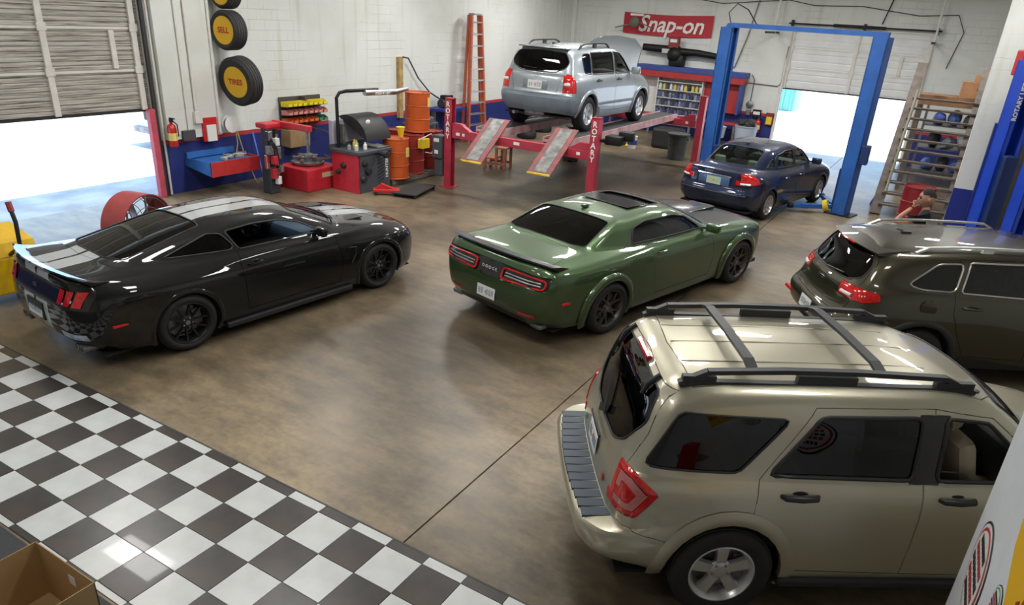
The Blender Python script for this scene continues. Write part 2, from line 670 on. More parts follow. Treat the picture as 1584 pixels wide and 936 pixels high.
def wheel_proto(style, R, rim, W, m_rim, m_hub=None, m_lip=None, disc=True):
    """wheel along +y outboard; origin in the hub centre.  wheel (barrel + spokes) > tyre, brake_disc, centre_cap, lug_nut"""
    Mx = RX(-PI / 2)   # lathe z -> +y
    b = MB()
    h = W / 2
    b.lathe([(rim - .012, -h + .02), (rim - .012, h - .05), (rim - .02, h - .03), (rim + .004, h - .016), (rim + .006, h - .004), (rim - .006, h), (rim - .012, h - .01), (rim - .03, h - .035), (rim - .034, -h + .02)], 40, Mx, cap=False)
    face = h - .03
    def spoke(a, r0, r1, w0, w1, y0, y1, th=.03):
        V = []
        for (r, w, y) in ((r0, w0, y0), ((r0 + r1) / 2, (w0 + w1) / 2 * .92, (y0 * .4 + y1 * .6) + .006), (r1, w1, y1)):
            ca, sa = math.cos(a), math.sin(a)
            for (t, yy) in ((-w / 2, y - th), (-w / 2 * .85, y), (w / 2 * .85, y), (w / 2, y - th)):
                V.append((r * ca - t * sa, yy, r * sa + t * ca))
        F = []
        for i in range(2):
            for j in range(4):
                j2 = (j + 1) % 4
                F.append((i * 4 + j, (i + 1) * 4 + j, (i + 1) * 4 + j2, i * 4 + j2))
        F += [(0, 1, 2, 3), (11, 10, 9, 8)]
        b.add(V, F)
    if style == 'ten':
        for i in range(5):
            for dd in (-.14, .14):
                a = 2 * PI * i / 5 + PI / 2
                V0 = a + dd * 1.6; V1 = a + dd * 2.35
                # slightly splayed pair
                p = Vector((math.cos(V0), 0, math.sin(V0))) * .055; q = Vector((math.cos(V1), 0, math.sin(V1))) * (rim - .02)
                b.bar((p.x, face - .035, p.z), (q.x, face - .004, q.z), .021, .03, up=(0, 1, 0))
    elif style == 'split':
        for i in range(5):
            a = 2 * PI * i / 5 + PI / 2
            for dd in (-1, 1):
                p0 = a + dd * .18; p1 = a + dd * .12; p2 = a + dd * .3
                pts = [(.06, p0 * 1.0), (rim * .5, p1), (rim - .02, p2)]
                P = [Vector((r * math.cos(t), face - (.035 if r < .1 else .012), r * math.sin(t))) for r, t in pts]
                b.bar(P[0], P[1], .032, .032, up=(0, 1, 0)); b.bar(P[1], P[2], .028, .03, up=(0, 1, 0))
    elif style == 'five':
        for i in range(5):
            spoke(2 * PI * i / 5 + PI / 2, .05, rim - .02, .085, .15, face - .012, face - .006, .035)
    elif style == 'fat5':
        for i in range(5):
            spoke(2 * PI * i / 5 + PI / 2, .04, rim - .02, .075, .105, face - .014, face - .004, .035)
    b.lathe([(.0, face - .05), (.075, face - .05), (.085, face - .02), (.06, face - .006), (.035, face - .004), (0.001, face - .004)], 20, Mx, cap=False)
    w = b.build('wheel', m_rim, None, True, 35)
    t = MB()
    prof = [(rim - .008, -h + .012), (rim + .02, -h - .006), (rim + (R - rim) * .55, -h - .012), (R - .03, -h - .002), (R - .008, -h + .02)]
    g = 4
    ww = W - .05
    for i in range(g):
        y0 = -h + .025 + ww * i / g; y1 = -h + .025 + ww * (i + 1) / g
        prof += [(R, y0 + .006), (R, y1 - .006), (R - .008, y1 - .003), (R - .008, y1 + .003)]
    prof += [(R - .008, h - .02), (R - .03, h + .002), (rim + (R - rim) * .55, h + .012), (rim + (R - rim) * .3, h + .009), (rim + .02, h + .006), (rim - .002, h - .006)]
    t.lathe(prof, 48, Mx, cap=False)
    t.build('tyre', M_TYRE, w, True, 50)
    if disc:
        d = MB(); d.lathe([(.05, -.02), (rim * .78, -.02), (rim * .78, .005), (.05, .005)], 32, Mx)
        d.box(-rim * .8, -rim * .42, -.05, .03, -.1, .1)
        d.build('brake_disc', M_STEEL, w, True)
    c = MB(); c.lathe([(.0005, face), (.028, face - .001), (.03, face - .01)], 16, Mx, cap=False)
    c.build('centre_cap', m_hub or m_rim, w, True)
    for i in range(5):
        lg = MB()
        a = 2 * PI * (i + .5) / 5 + PI / 2
        lg.lathe([(.011, face - .03), (.011, face), (.006, face + .003)], 6, T(.056 * math.cos(a), 0, .056 * math.sin(a)) @ Mx)
        lg.build('lug_nut', m_hub or M_STEEL, w)
    return w

def put_wheels(car, proto, xs, zc, yface, W):
    first = True
    for x in xs:
        for s in (1, -1):
            w = proto if first else copy_tree(proto)
            w.parent = car.root
            w.location = (x, s * (yface - W / 2), zc)
            w.rotation_euler = (0, random.random() * .9, 0 if s > 0 else PI)
            first = False

def seat_mb(x, y, z, w=.5, back=.62, rake=.32, bench=False):
    b = MB()
    b.box(x - .25, x + .27, y - w / 2, y + w / 2, z, z + .17, bev=.05)
    M = T(x - .24, y, z + .12) @ RY(-rake)
    b.box(-.08, .07, -w / 2, w / 2, 0, back, M, bev=.06)
    for yy in ((0,) if not bench else (-w * .32, w * .32)):
        b.box(-.05, .05, yy - .13, yy + .13, back + .04, back + .22, M, bev=.045)
        b.box(-.01, .01, yy - .06, yy - .045, back - .02, back + .06, M); b.box(-.01, .01, yy + .045, yy + .06, back - .02, back + .06, M)
    return b

def interior(car, m_seat, m_dash, x_front=.05, x_rear=-.85, zf=.3, half=.7, belt=.92, x_dash=.75, dash_z=.95, xend=-1.5, wheel=True, seat_y=.37, m_wall=None):
    r = car.root
    b = MB()
    m_wall = m_wall or M_SEATBLK
    b.box(xend, x_dash + .35, -half, half, zf - .06, zf)
    b.box(xend, x_dash + .35, half - .04, half, zf, belt)
    b.box(xend, x_dash + .35, -half, -half + .04, zf, belt)
    b.box(xend - .04, xend, -half, half, zf, belt)
    b.box(x_dash + .3, x_dash + .35, -half, half, zf, belt - .1)
    b.build('cabin_tub', m_wall, r)
    for y in (seat_y, -seat_y):
        seat_mb(x_front, y, zf).build('front_seat', m_seat, r, True)
    seat_mb(x_rear, 0, zf, w=half * 1.7, bench=True, rake=.4).build('rear_bench', m_seat, r, True)
    d = MB()
    d.box(x_dash - .1, x_dash + .3, -half + .02, half - .02, dash_z - .32, dash_z, bev=.06)
    d.box(-.25, x_dash, -.11, .11, zf, zf + .32, bev=.03)
    d.box(x_dash - .17, x_dash + .1, .18, .55, dash_z - .06, dash_z + .05, bev=.04)
    d.build('dashboard', m_dash, r, True)
    if wheel:
        w = MB()
        M = T(x_dash - .28, .37, dash_z - .05) @ RY(-1.1)
        pts = [M @ Vector((.18 * math.cos(a * PI / 8), .18 * math.sin(a * PI / 8), 0)) for a in range(16)]
        w.tube(pts, .014, 8, closed=True)
        w.bar(M @ Vector((0, -.17, 0)), M @ Vector((0, .17, 0)), .035, .02); w.bar(M @ Vector((0, 0, 0)), M @ Vector((-.17, 0, 0)), .035, .02)
        w.tube([M @ Vector((0, 0, .02)), M @ Vector((0, 0, -.2))], .035)
        w.build('steering_wheel', M_BLKPL, r, True)

def number_plate(parent, M, w=.305, h=.152, base=None, ink=None, seed=1):
    """plate lying in local xy plane facing +z of M"""
    b = MB(); b.box(-w / 2, w / 2, -h / 2, h / 2, -.004, .002, M)
    p = b.build('licence_plate', base or M_PLATE, parent)
    rnd = random.Random(seed)
    k = MB()
    for i in range(6):
        x = -w * .36 + i * w * .145
        if i == 3 - (seed % 2) and seed % 2:
            continue
        hh = h * .22
        k.box(x - .012, x - .006, -hh, hh, .002, .004, M); k.box(x + .006, x + .012, -hh, hh, .002, .004, M)
        for yy in (-hh, 0, hh):
            if rnd.random() < .75:
                k.box(x - .012, x + .012, yy - .004, yy + .004, .002, .004, M)
    k.build('plate_characters', ink or M_PLATEINK, p)
    c = MB(); c.lathe([(.016, .002), (.016, .005)], 10, M)
    c.build('plate_emblem', M_ORANGEINK, p)
    return p

def door_handle(y, x, z, sgn, L=.22, k=1.0):
    b = MB()
    b.tube([(x - L / 2, sgn * (y - .004), z), (x - L * .42, sgn * (y + .03), z + .004), (x, sgn * (y + .042), z + .006), (x + L * .42, sgn * (y + .03), z + .004), (x + L / 2, sgn * (y - .004), z)], [.012 * k, .015 * k, .017 * k, .015 * k, .012 * k], 8)
    b.ball((x, sgn * (y - .004), z + .004), .055, 12, (1.2, .12, .62))
    return b

def mirror_mb(x, y, z, sgn, w=.2, h=.13, d=.1):
    b = MB()
    b.bar((x + .02, sgn * (y - .06), z - .05), (x, sgn * (y + .08), z - .02), .05, .03)
    b.box(x - d / 2, x + d / 2, sgn * (y + .06) if sgn > 0 else -(y + .06 + w), sgn * (y + .06 + w) if sgn > 0 else -(y + .06), z - h / 2, z + h / 2, bev=.03)
    return b
# ------------------------------------------------------------------ the building
XL, YB, XR, YF, ZC = -12.96, 25.84, 4.2, -4.0, 5.7

def wall_mat(name, dado=True):
    """painted block wall: off-white above, red line, blue dado below; block joints as fine relief, water stains"""
    m, nt, b = _new(name)
    N, L = nt.nodes, nt.links
    tc = N.new('ShaderNodeTexCoord'); sp = N.new('ShaderNodeSeparateXYZ')
    L.new(tc.outputs['Object'], sp.inputs['Vector'])
    # planar coordinate along wall (x + y) and z
    ad = N.new('ShaderNodeMath'); ad.operation = 'ADD'; L.new(sp.outputs['X'], ad.inputs[0]); L.new(sp.outputs['Y'], ad.inputs[1])
    cb = N.new('ShaderNodeCombineXYZ'); L.new(ad.outputs[0], cb.inputs['X']); L.new(sp.outputs['Z'], cb.inputs['Y'])
    br = N.new('ShaderNodeTexBrick')
    br.inputs['Scale'].default_value = 1.0; br.inputs['Brick Width'].default_value = .405; br.inputs['Row Height'].default_value = .203
    br.inputs['Mortar Size'].default_value = .006; br.inputs['Mortar Smooth'].default_value = .6
    br.inputs['Color1'].default_value = (1, 1, 1, 1); br.inputs['Color2'].default_value = (1, 1, 1, 1); br.inputs['Mortar'].default_value = (0, 0, 0, 1)
    L.new(cb.outputs['Vector'], br.inputs['Vector'])
    nz = N.new('ShaderNodeTexNoise'); nz.inputs['Scale'].default_value = .7; nz.inputs['Detail'].default_value = 6
    L.new(tc.outputs['Object'], nz.inputs['Vector'])
    rp = N.new('ShaderNodeValToRGB')
    e = rp.color_ramp.elements
    e[0].position = .30; e[0].color = (.585, .60, .56, 1)
    e[1].position = .55; e[1].color = (.66, .685, .66, 1)
    L.new(nz.outputs['Fac'], rp.inputs['Fac'])
    # vertical streaks of old dirt
    mp = N.new('ShaderNodeMapping'); mp.inputs['Scale'].default_value = (5, 5, .35); L.new(tc.outputs['Object'], mp.inputs['Vector'])
    n2 = N.new('ShaderNodeTexNoise'); n2.inputs['Scale'].default_value = 1.0; n2.inputs['Detail'].default_value = 5; L.new(mp.outputs['Vector'], n2.inputs['Vector'])
    r2 = N.new('ShaderNodeValToRGB'); r2.color_ramp.elements[0].position = .28; r2.color_ramp.elements[0].color = (.86, .85, .78, 1); r2.color_ramp.elements[1].position = .42; r2.color_ramp.elements[1].color = (1, 1, 1, 1)
    L.new(n2.outputs['Fac'], r2.inputs['Fac'])
    mu = N.new('ShaderNodeMix'); mu.data_type = 'RGBA'; mu.blend_type = 'MULTIPLY'; mu.inputs['Factor'].default_value = .8
    L.new(rp.outputs['Color'], mu.inputs[6]); L.new(r2.outputs['Color'], mu.inputs[7])
    last = mu.outputs[2]
    if dado:
        rz = N.new('ShaderNodeValToRGB'); rz.color_ramp.interpolation = 'CONSTANT'
        mr = N.new('ShaderNodeMapRange'); mr.inputs['From Min'].default_value = 0; mr.inputs['From Max'].default_value = 2
        L.new(sp.outputs['Z'], mr.inputs['Value']); L.new(mr.outputs['Result'], rz.inputs['Fac'])
        el = rz.color_ramp.elements
        el[0].position = 0; el[0].color = (.010, .022, .16, 1)
        el[1].position = .485; el[1].color = (.42, .03, .03, 1)
        gt = N.new('ShaderNodeMath'); gt.operation = 'GREATER_THAN'; gt.inputs[1].default_value = 1.06; L.new(sp.outputs['Z'], gt.inputs[0])
        m2 = N.new('ShaderNodeMix'); m2.data_type = 'RGBA'; L.new(gt.outputs[0], m2.inputs['Factor']); L.new(rz.outputs['Color'], m2.inputs[6]); L.new(last, m2.inputs[7])
        last = m2.outputs[2]
    L.new(last, b.inputs['Base Color'])
    b.inputs['Roughness'].default_value = .62
    # relief: joints partly filled with paint + roller texture
    n4 = N.new('ShaderNodeTexNoise'); n4.inputs['Scale'].default_value = .9; n4.inputs['Detail'].default_value = 3; L.new(tc.outputs['Object'], n4.inputs['Vector'])
    r4 = N.new('ShaderNodeValToRGB'); r4.color_ramp.elements[0].position = .42; r4.color_ramp.elements[1].position = .62; L.new(n4.outputs['Fac'], r4.inputs['Fac'])
    bs = N.new('ShaderNodeMath'); bs.operation = 'MULTIPLY'; L.new(r4.outputs['Color'], bs.inputs[0]); bs.inputs[1].default_value = .9
    bp = N.new('ShaderNodeBump'); bp.inputs['Distance'].default_value = .008; L.new(bs.outputs[0], bp.inputs['Strength']); L.new(br.outputs['Color'], bp.inputs['Height'])
    n5 = N.new('ShaderNodeTexNoise'); n5.inputs['Scale'].default_value = 35; L.new(tc.outputs['Object'], n5.inputs['Vector'])
    b2 = N.new('ShaderNodeBump'); b2.inputs['Strength'].default_value = .12; b2.inputs['Distance'].default_value = .01; L.new(n5.outputs['Fac'], b2.inputs['Height']); L.new(bp.outputs['Normal'], b2.inputs['Normal'])
    L.new(b2.outputs['Normal'], b.inputs['Normal'])
    return m

def floor_mat():
    m, nt, b = _new('stained_concrete')
    N, L = nt.nodes, nt.links
    tc = N.new('ShaderNodeTexCoord')
    n1 = N.new('ShaderNodeTexNoise'); n1.inputs['Scale'].default_value = .55; n1.inputs['Detail'].default_value = 8; n1.inputs['Roughness'].default_value = .6; L.new(tc.outputs['Object'], n1.inputs['Vector'])
    r1 = N.new('ShaderNodeValToRGB'); e = r1.color_ramp.elements
    e[0].position = .30; e[0].color = (.12, .092, .06, 1); e[1].position = .68; e[1].color = (.36, .283, .18, 1)
    x = e.new(.48); x.color = (.245, .19, .12, 1)
    L.new(n1.outputs['Fac'], r1.inputs['Fac'])
    # broad oil-dark areas towards the lifts, as worn into the slab
    n2 = N.new('ShaderNodeTexNoise'); n2.inputs['Scale'].default_value = .23; n2.inputs['Detail'].default_value = 4; L.new(tc.outputs['Object'], n2.inputs['Vector'])
    r2 = N.new('ShaderNodeValToRGB'); r2.color_ramp.elements[0].position = .36; r2.color_ramp.elements[0].color = (.42, .42, .44, 1); r2.color_ramp.elements[1].position = .56; r2.color_ramp.elements[1].color = (1, 1, 1, 1); L.new(n2.outputs['Fac'], r2.inputs['Fac'])
    mu = N.new('ShaderNodeMix'); mu.data_type = 'RGBA'; mu.blend_type = 'MULTIPLY'; mu.inputs['Factor'].default_value = 1
    L.new(r1.outputs['Color'], mu.inputs[6]); L.new(r2.outputs['Color'], mu.inputs[7])
    # soft-edged darker blots on the floor around the lifts and under the cars
    sp = N.new('ShaderNodeSeparateXYZ'); L.new(tc.outputs['Object'], sp.inputs['Vector'])
    last = mu.outputs[2]
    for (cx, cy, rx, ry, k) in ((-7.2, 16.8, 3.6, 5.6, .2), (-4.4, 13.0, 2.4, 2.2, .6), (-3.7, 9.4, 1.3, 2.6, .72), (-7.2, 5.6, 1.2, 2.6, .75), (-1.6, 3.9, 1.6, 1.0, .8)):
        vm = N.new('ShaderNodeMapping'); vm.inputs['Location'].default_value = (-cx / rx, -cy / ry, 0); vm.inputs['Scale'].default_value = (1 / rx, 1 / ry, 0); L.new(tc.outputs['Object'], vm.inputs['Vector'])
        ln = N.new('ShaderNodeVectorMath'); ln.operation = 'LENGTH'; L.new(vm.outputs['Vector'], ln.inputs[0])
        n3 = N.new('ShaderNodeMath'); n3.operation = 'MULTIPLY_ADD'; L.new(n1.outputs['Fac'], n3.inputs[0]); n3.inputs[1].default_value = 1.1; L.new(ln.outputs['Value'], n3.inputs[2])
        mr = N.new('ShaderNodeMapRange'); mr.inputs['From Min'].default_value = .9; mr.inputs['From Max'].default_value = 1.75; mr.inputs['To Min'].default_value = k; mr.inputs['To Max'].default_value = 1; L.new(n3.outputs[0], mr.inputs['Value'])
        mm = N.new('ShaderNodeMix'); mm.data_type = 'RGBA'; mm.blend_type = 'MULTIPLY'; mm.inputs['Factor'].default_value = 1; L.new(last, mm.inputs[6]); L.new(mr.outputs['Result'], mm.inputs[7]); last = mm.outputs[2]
    mpS = N.new('ShaderNodeMapping'); mpS.inputs['Rotation'].default_value = (0, 0, .5); mpS.inputs['Scale'].default_value = (1.3, 3.2, 1); L.new(tc.outputs['Object'], mpS.inputs['Vector'])
    n7 = N.new('ShaderNodeTexNoise'); n7.inputs['Scale'].default_value = 1.5; n7.inputs['Detail'].default_value = 10; n7.inputs['Roughness'].default_value = .68; L.new(mpS.outputs['Vector'], n7.inputs['Vector'])
    r7 = N.new('ShaderNodeValToRGB'); r7.color_ramp.elements[0].position = .34; r7.color_ramp.elements[0].color = (.62, .62, .64, 1); r7.color_ramp.elements[1].position = .62; r7.color_ramp.elements[1].color = (1.12, 1.1, 1.04, 1); L.new(n7.outputs['Fac'], r7.inputs['Fac'])
    m7 = N.new('ShaderNodeMix'); m7.data_type = 'RGBA'; m7.blend_type = 'MULTIPLY'; m7.inputs['Factor'].default_value = 1; L.new(last, m7.inputs[6]); L.new(r7.outputs['Color'], m7.inputs[7]); last = m7.outputs[2]
    n6 = N.new('ShaderNodeTexNoise'); n6.inputs['Scale'].default_value = 14; n6.inputs['Detail'].default_value = 6; L.new(tc.outputs['Object'], n6.inputs['Vector'])
    r6 = N.new('ShaderNodeValToRGB'); r6.color_ramp.elements[0].position = .3; r6.color_ramp.elements[0].color = (.78, .78, .78, 1); r6.color_ramp.elements[1].position = .6; r6.color_ramp.elements[1].color = (1.0, 1.0, 1.0, 1); L.new(n6.outputs['Fac'], r6.inputs['Fac'])
    m6 = N.new('ShaderNodeMix'); m6.data_type = 'RGBA'; m6.blend_type = 'MULTIPLY'; m6.inputs['Factor'].default_value = 1; L.new(last, m6.inputs[6]); L.new(r6.outputs['Color'], m6.inputs[7])
    L.new(m6.outputs[2], b.inputs['Base Color'])
    mr = N.new('ShaderNodeMapRange'); mr.inputs['To Min'].default_value = .22; mr.inputs['To Max'].default_value = .52; L.new(n6.outputs['Fac'], mr.inputs['Value']); L.new(mr.outputs['Result'], b.inputs['Roughness'])
    bp = N.new('ShaderNodeBump'); bp.inputs['Strength'].default_value = .08; bp.inputs['Distance'].default_value = .01; L.new(n6.outputs['Fac'], bp.inputs['Height']); L.new(bp.outputs['Normal'], b.inputs['Normal'])
    return m

def struct(name, mb, m, parent=None, smooth=False):
    o = mb.build(name, m, parent, smooth)
    if parent is None:
        o['kind'] = 'structure'
    return o

M_WALL = wall_mat('painted_block_wall')
M_WALLP = wall_mat('painted_block_plain', dado=False)
# floor slab in bays so that the saw-cut joint is a real groove
fl = MB()
JX = -2.75          # joint running away from the tiles
fl.box(XL - .2, JX - .008, YF, YB + .2, -.2, 0)
fl.box(JX + .008, XR, YF, YB + .2, -.2, 0)
fl.box(JX - .02, JX + .02, YF, YB, -.2, -.02)
FLOOR = struct('floor', fl, floor_mat())

# left wall with the roller door opening
DY0, DY1, DZ = 3.7, 8.54, 4.6
w = MB(); w.box(XL - .25, XL, YF, DY0, 0, ZC); w.box(XL - .25, XL, DY1, YB + .25, 0, ZC); w.box(XL - .25, XL, DY0, DY1, DZ, ZC)
WALL_L = struct('wall_left', w, M_WALL)
BX0, BX1, BZ = -5.12, -1.06, 3.78
w = MB(); w.box(XL, BX0, YB, YB + .25, 0, ZC); w.box(BX1, XR, YB, YB + .25, 0, ZC); w.box(BX0, BX1, YB, YB + .25, BZ, ZC)
WALL_B = struct('wall_back', w, M_WALL)
w = MB(); w.box(XR, XR + .25, YF, YB + .25, 0, ZC); struct('wall_right', w, M_WALLP)
w = MB(); w.box(XL - .25, XR, YF - .25, YF, 0, ZC); struct('wall_front', w, M_WALLP)
w = MB(); w.box(XL - .25, XR + .25, YF - .25, YB + .25, ZC, ZC + .2); CEIL = struct('ceiling', w, mat('ceiling_white', (.6, .6, .58), .8, var=.08, vscale=.6))
# white pilaster and boxed chase on the left wall, right of the roller door
w = MB(); w.box(XL, XL + .10, DY1 + .16, 9.92, 1.06, ZC); struct('trim_1', w, M_WALLP)
w = MB(); w.box(XL, XL + .14, YB - .18, YB, 0, ZC); struct('trim_2', w, M_WALLP)
# pavement outside
g = MB(); g.box(XL - 70, XL - .25, -60, 90, -.25, -.03); g.box(XL - .25, 60, YB + .25, 90, -.25, -.03)
struct('pavement', g, mat('pale_pavement', (.37, .37, .37), .85, var=.18, vscale=1.5, bump=.3, bscale=30))

# checkered tiles, every one its own piece
TS = .345; OX, OY = -8.0096, 3.2263
tw = mat('white_tile', (.58, .60, .59), .28, var=.07, vscale=3.5, coat=.15)
tk = mat('dark_tile', (.030, .028, .028), .30, col2=(.068, .052, .043), vscale=2.2, coat=.15)
def tile_mesh(x0, x1, y0, y1, nm):
    b = MB(); g = .003
    b.box(x0 + g, x1 - g, y0 + g, y1 - g, 0, .006)
    me = bpy.data.meshes.new(nm); me.from_pydata(b.V, [], b.F); me.update(); return me
full = {}
for key, mm in (('w', tw), ('k', tk)):
    for kind, d in (('full', (-TS / 2, TS / 2, -TS / 2, TS / 2)), ('strip', (-TS / 2, TS / 2, -.045, .045)), ('edge', (-TS / 2, TS / 2, -.025, .025))):
        me = tile_mesh(*d, 'tile_' + kind); me.materials.append(mm); full[key + kind] = me
for i in range(-10, 25):
    for j in range(-1, 5):
        key = 'w' if (i + j) % 2 else 'k'
        if j == -1:
            kind, yc = 'strip', OY + .045
        elif j == 4:
            kind, yc = 'edge', OY - 4 * TS - .025
        else:
            kind, yc = 'full', OY - (j + .5) * TS
        o = bpy.data.objects.new('tile', full[key + kind]); COL.objects.link(o)
        o.location = (OX + (i + .5) * TS, yc, 0.0005); o.parent = FLOOR
gr = MB(); gr.box(OX - 10 * TS, OX + 25 * TS, OY - 4 * TS - .05, OY + .09, 0, .002); gr.build('tile_grout', mat('dark_grout', (.03, .03, .03), .8), FLOOR)
ed = MB(); ed.box(OX - 10 * TS, OX + 25 * TS, OY + .09, OY + .105, 0, .007); ed.build('tile_edge_strip', mat('edge_strip', (.05, .05, .045), .6, var=.4, vscale=5), FLOOR)
mt = MB(); mt.box(OX - 10 * TS, OX + 25 * TS, -1.0, OY - 4 * TS - .07, 0, .012, bev=.004)
tag(mt.build('floor_mat', mat('dark_grey_mat', (.03, .032, .034), .6, bump=.2, bscale=120)), 'dark grey floor mat along the near edge of the checkered tiles', 'mat')

# ------------------------------------------------------------------ roller doors
def grimy_door():
    m, nt, b = _new('aged_white_door')
    N, L = nt.nodes, nt.links
    tc = N.new('ShaderNodeTexCoord'); mp = N.new('ShaderNodeMapping'); mp.inputs['Scale'].default_value = (.8, 1, 22); L.new(tc.outputs['Object'], mp.inputs['Vector'])
    n = N.new('ShaderNodeTexNoise'); n.inputs['Scale'].default_value = 1.6; n.inputs['Detail'].default_value = 8; n.inputs['Roughness'].default_value = .7; L.new(mp.outputs['Vector'], n.inputs['Vector'])
    r = N.new('ShaderNodeValToRGB'); e = r.color_ramp.elements
    e[0].position = .36; e[0].color = (.10, .088, .07, 1); e[1].position = .58; e[1].color = (.52, .50, .45, 1); x = e.new(.45); x.color = (.33, .31, .27, 1)
    L.new(n.outputs['Fac'], r.inputs['Fac']); L.new(r.outputs['Color'], b.inputs['Base Color']); b.inputs['Roughness'].default_value = .6
    return m
M_DOORW = grimy_door()
M_DOORF = mat('door_frame_white', (.66, .64, .60), .5, var=.06)
M_DOORB = mat('pale_grey_door', (.72, .74, .74), .55, var=.06, vscale=2)
def section_mesh(L, H, ribs, depth=.03):
    """ribbed door section in local (u along door, v up, w out)"""
    V = []; F = []
    prof = [(0, 0)]
    for k in range(ribs):
        a = H * k / ribs; h = H / ribs
        prof += [(a + h * .06, .0), (a + h * .08, -.022), (a + h * .22, -.022), (a + h * .25, 0), (a + h * .94, .005)]
    prof.append((H, 0))
    for u in (0, L):
        V += [(u, w, v) for v, w in prof]
    n = len(prof)
    for i in range(n - 1):
        F.append((i, n + i, n + i + 1, i + 1))
    b = len(V)
    for u in (0, L):
        V += [(u, -depth, 0), (u, -depth, H)]
    F += [(b, b + 1, b + 3, b + 2), (0, b, b + 2, n), (n - 1, 2 * n - 1, b + 3, b + 1)]
    return V, F

def roller_door(name, M, L, z0, sections, H, ribs, m, mf, stiles, extra=()):
    """door seen from inside: local u along, w towards the room, v up"""
    root = empty(name); root['kind'] = 'structure'; root.matrix_world = M
    V, F = section_mesh(L, H, ribs)
    for k in range(sections):
        mesh_obj('door_section', [(u, w, v + z0 + k * H) for u, w, v in V], F, m, root)
        b = MB(); b.box(0, L, -.02, .02, z0 + k * H + H - .03, z0 + k * H + H + .012); b.build('rail', mf, root)
    for u in stiles:
        b = MB(); b.box(u - .05, u + .05, -.005, .045, z0, z0 + sections * H); st = b.build('stile', mf, root)
        for k in range(sections):
            b = MB(); b.box(u - .075, u + .075, .03, .055, z0 + (k + 1) * H - .06, z0 + (k + 1) * H + .06); b.build('hinge_plate', mf, st)
    for (u, k) in extra:
        b = MB(); b.box(u - .045, u + .045, -.005, .04, z0 + k * H + .03, z0 + (k + 1) * H - .04); b.build('short_stile', mf, root)
    b = MB(); b.box(0, L, -.03, .03, z0 - .035, z0 + .01); b.build('bottom_seal', M_BLKPL, root)
    return root
# left door: u runs along +y, facing +x
roller_door('door_1', frame((XL - .09, DY0, 0), (0, 1, 0), (1, 0, 0), (0, 0, 1)), DY1 - DY0, 1.645, 4, .705, 9, M_DOORW, M_DOORF, (.6, 1.85, 3.12, 4.7), extra=((4.28, 1),))
# back door: u along -x (seen from the room u to the left), facing -y
roller_door('door_2', frame((BX1, YB + .05, 0), (-1, 0, 0), (0, -1, 0), (0, 0, 1)), BX1 - BX0, 1.93, 3, .62, 3, M_DOORB, M_DOORF, (.06, 2.05, 4.0), extra=((.72, 1),))
# tracks, jambs, spring bar
tr = MB(); tr.box(XL + .0, XL + .06, DY1 - .03, DY1 + .0, 0, 4.9); tr.box(XL + .0, XL + .03, DY1, DY1 + .05, 0, 4.9); struct('trim_3', tr, mat('dark_track', (.03, .03, .03), .5))
tr = MB(); tr.tube([(XL + .05, DY1 + .09, 0.02), (XL + .05, DY1 + .09, 4.9)], .022, 8); struct('trim_4', tr, M_DOORF, smooth=True)
jm = MB(); jm.box(XL - .03, XL + .09, DY1 - .155, DY1 - .035, 0, 1.66, bev=.01)
tag(jm.build('door_post', mat('sunlit_red_paint', (.50, .07, .11), .5, var=.1)), 'red steel post, tinted pink as if sunlit, standing at the edge of the left doorway', 'post')  # red steel; the pink in its colour stands for sunlight
for k, x in enumerate((BX0 - .02, BX1 - .02)):
    b = MB(); b.box(x, x + .04, YB - .09, YB - .04, .02, 3.7); b.box(x - .03, x + .07, YB - .04, YB, .02, 3.7); struct('trim_%d' % (5 + k), b, M_DOORF)
b = MB(); b.tube([(BX0 - .12, YB - .16, 3.88), (BX1 + .16, YB - .16, 3.90)], .022, 8); b.tube([(-3.9, YB - .16, 3.89), (-2.4, YB - .16, 3.89)], .045, 10)
for x in (BX0 - .02, -3.0, BX1 + .05):
    b.box(x - .03, x + .03, YB - .2, YB - .004, 3.80, 3.98)
tag(b.build('torsion_spring_bar', mat('black_metal', (.015, .015, .016), .5, .5), None, True), 'black torsion spring bar above the back roller door', 'spring bar')
for k, (x, y, z0) in enumerate(((-5.55, YB - .55, 3.55), (-1.02, YB - .4, 3.55))):
    b = MB(); b.tube([(x, y, z0), (x, y, ZC)], .035, 8)
    tag(b.build('track_hanger', M_DOORF, None, True), ['white ceiling hanger left of the back roller door', 'white ceiling hanger right of the back roller door'][k], 'hanger')
    b = MB(); b.bar((x, YB - .002, z0 + .03), (x, y - 1.2, z0 + .03), .05, .06); tag(b.build('door_track', mat('black_metal', (0, 0, 0))), ['dark horizontal door track beside the left ceiling hanger', 'dark horizontal door track beside the right ceiling hanger'][k], 'track')

# ------------------------------------------------------------------ ceiling lights
M_TUBE = mat('light_diffuser', (.9, .9, .9), .5, emit=(1, .985, .955), estr=7.0)
def ceiling_light(x, y, label, L=1.3, W=.55, rz=0.0, power=55.0):
    r = empty('ceiling_light', (x, y, ZC - .35), rz, label, 'light', 'ceiling lights')
    b = MB(); b.box(-L / 2, L / 2, -W / 2, W / 2, .0, .07, bev=.01); b.build('housing', M_DOORF, r)
    b = MB(); b.box(-L / 2 + .03, L / 2 - .03, -W / 2 + .03, W / 2 - .03, -.012, .0); b.build('diffuser', M_TUBE, r)
    for s in (-1, 1):
        b = MB(); b.tube([(s * L * .35, 0, .06), (s * L * .35, 0, .35)], .01, 6); b.build('hanging_rod', M_STEEL, r)
    ld = bpy.data.lights.new('panel_light', 'AREA'); ld.shape = 'RECTANGLE'; ld.size = L; ld.size_y = W; ld.energy = power; ld.color = (1, .985, .955)
    lo = bpy.data.objects.new('panel_light', ld); COL.objects.link(lo); lo.parent = r; lo.location = (0, 0, -.03)
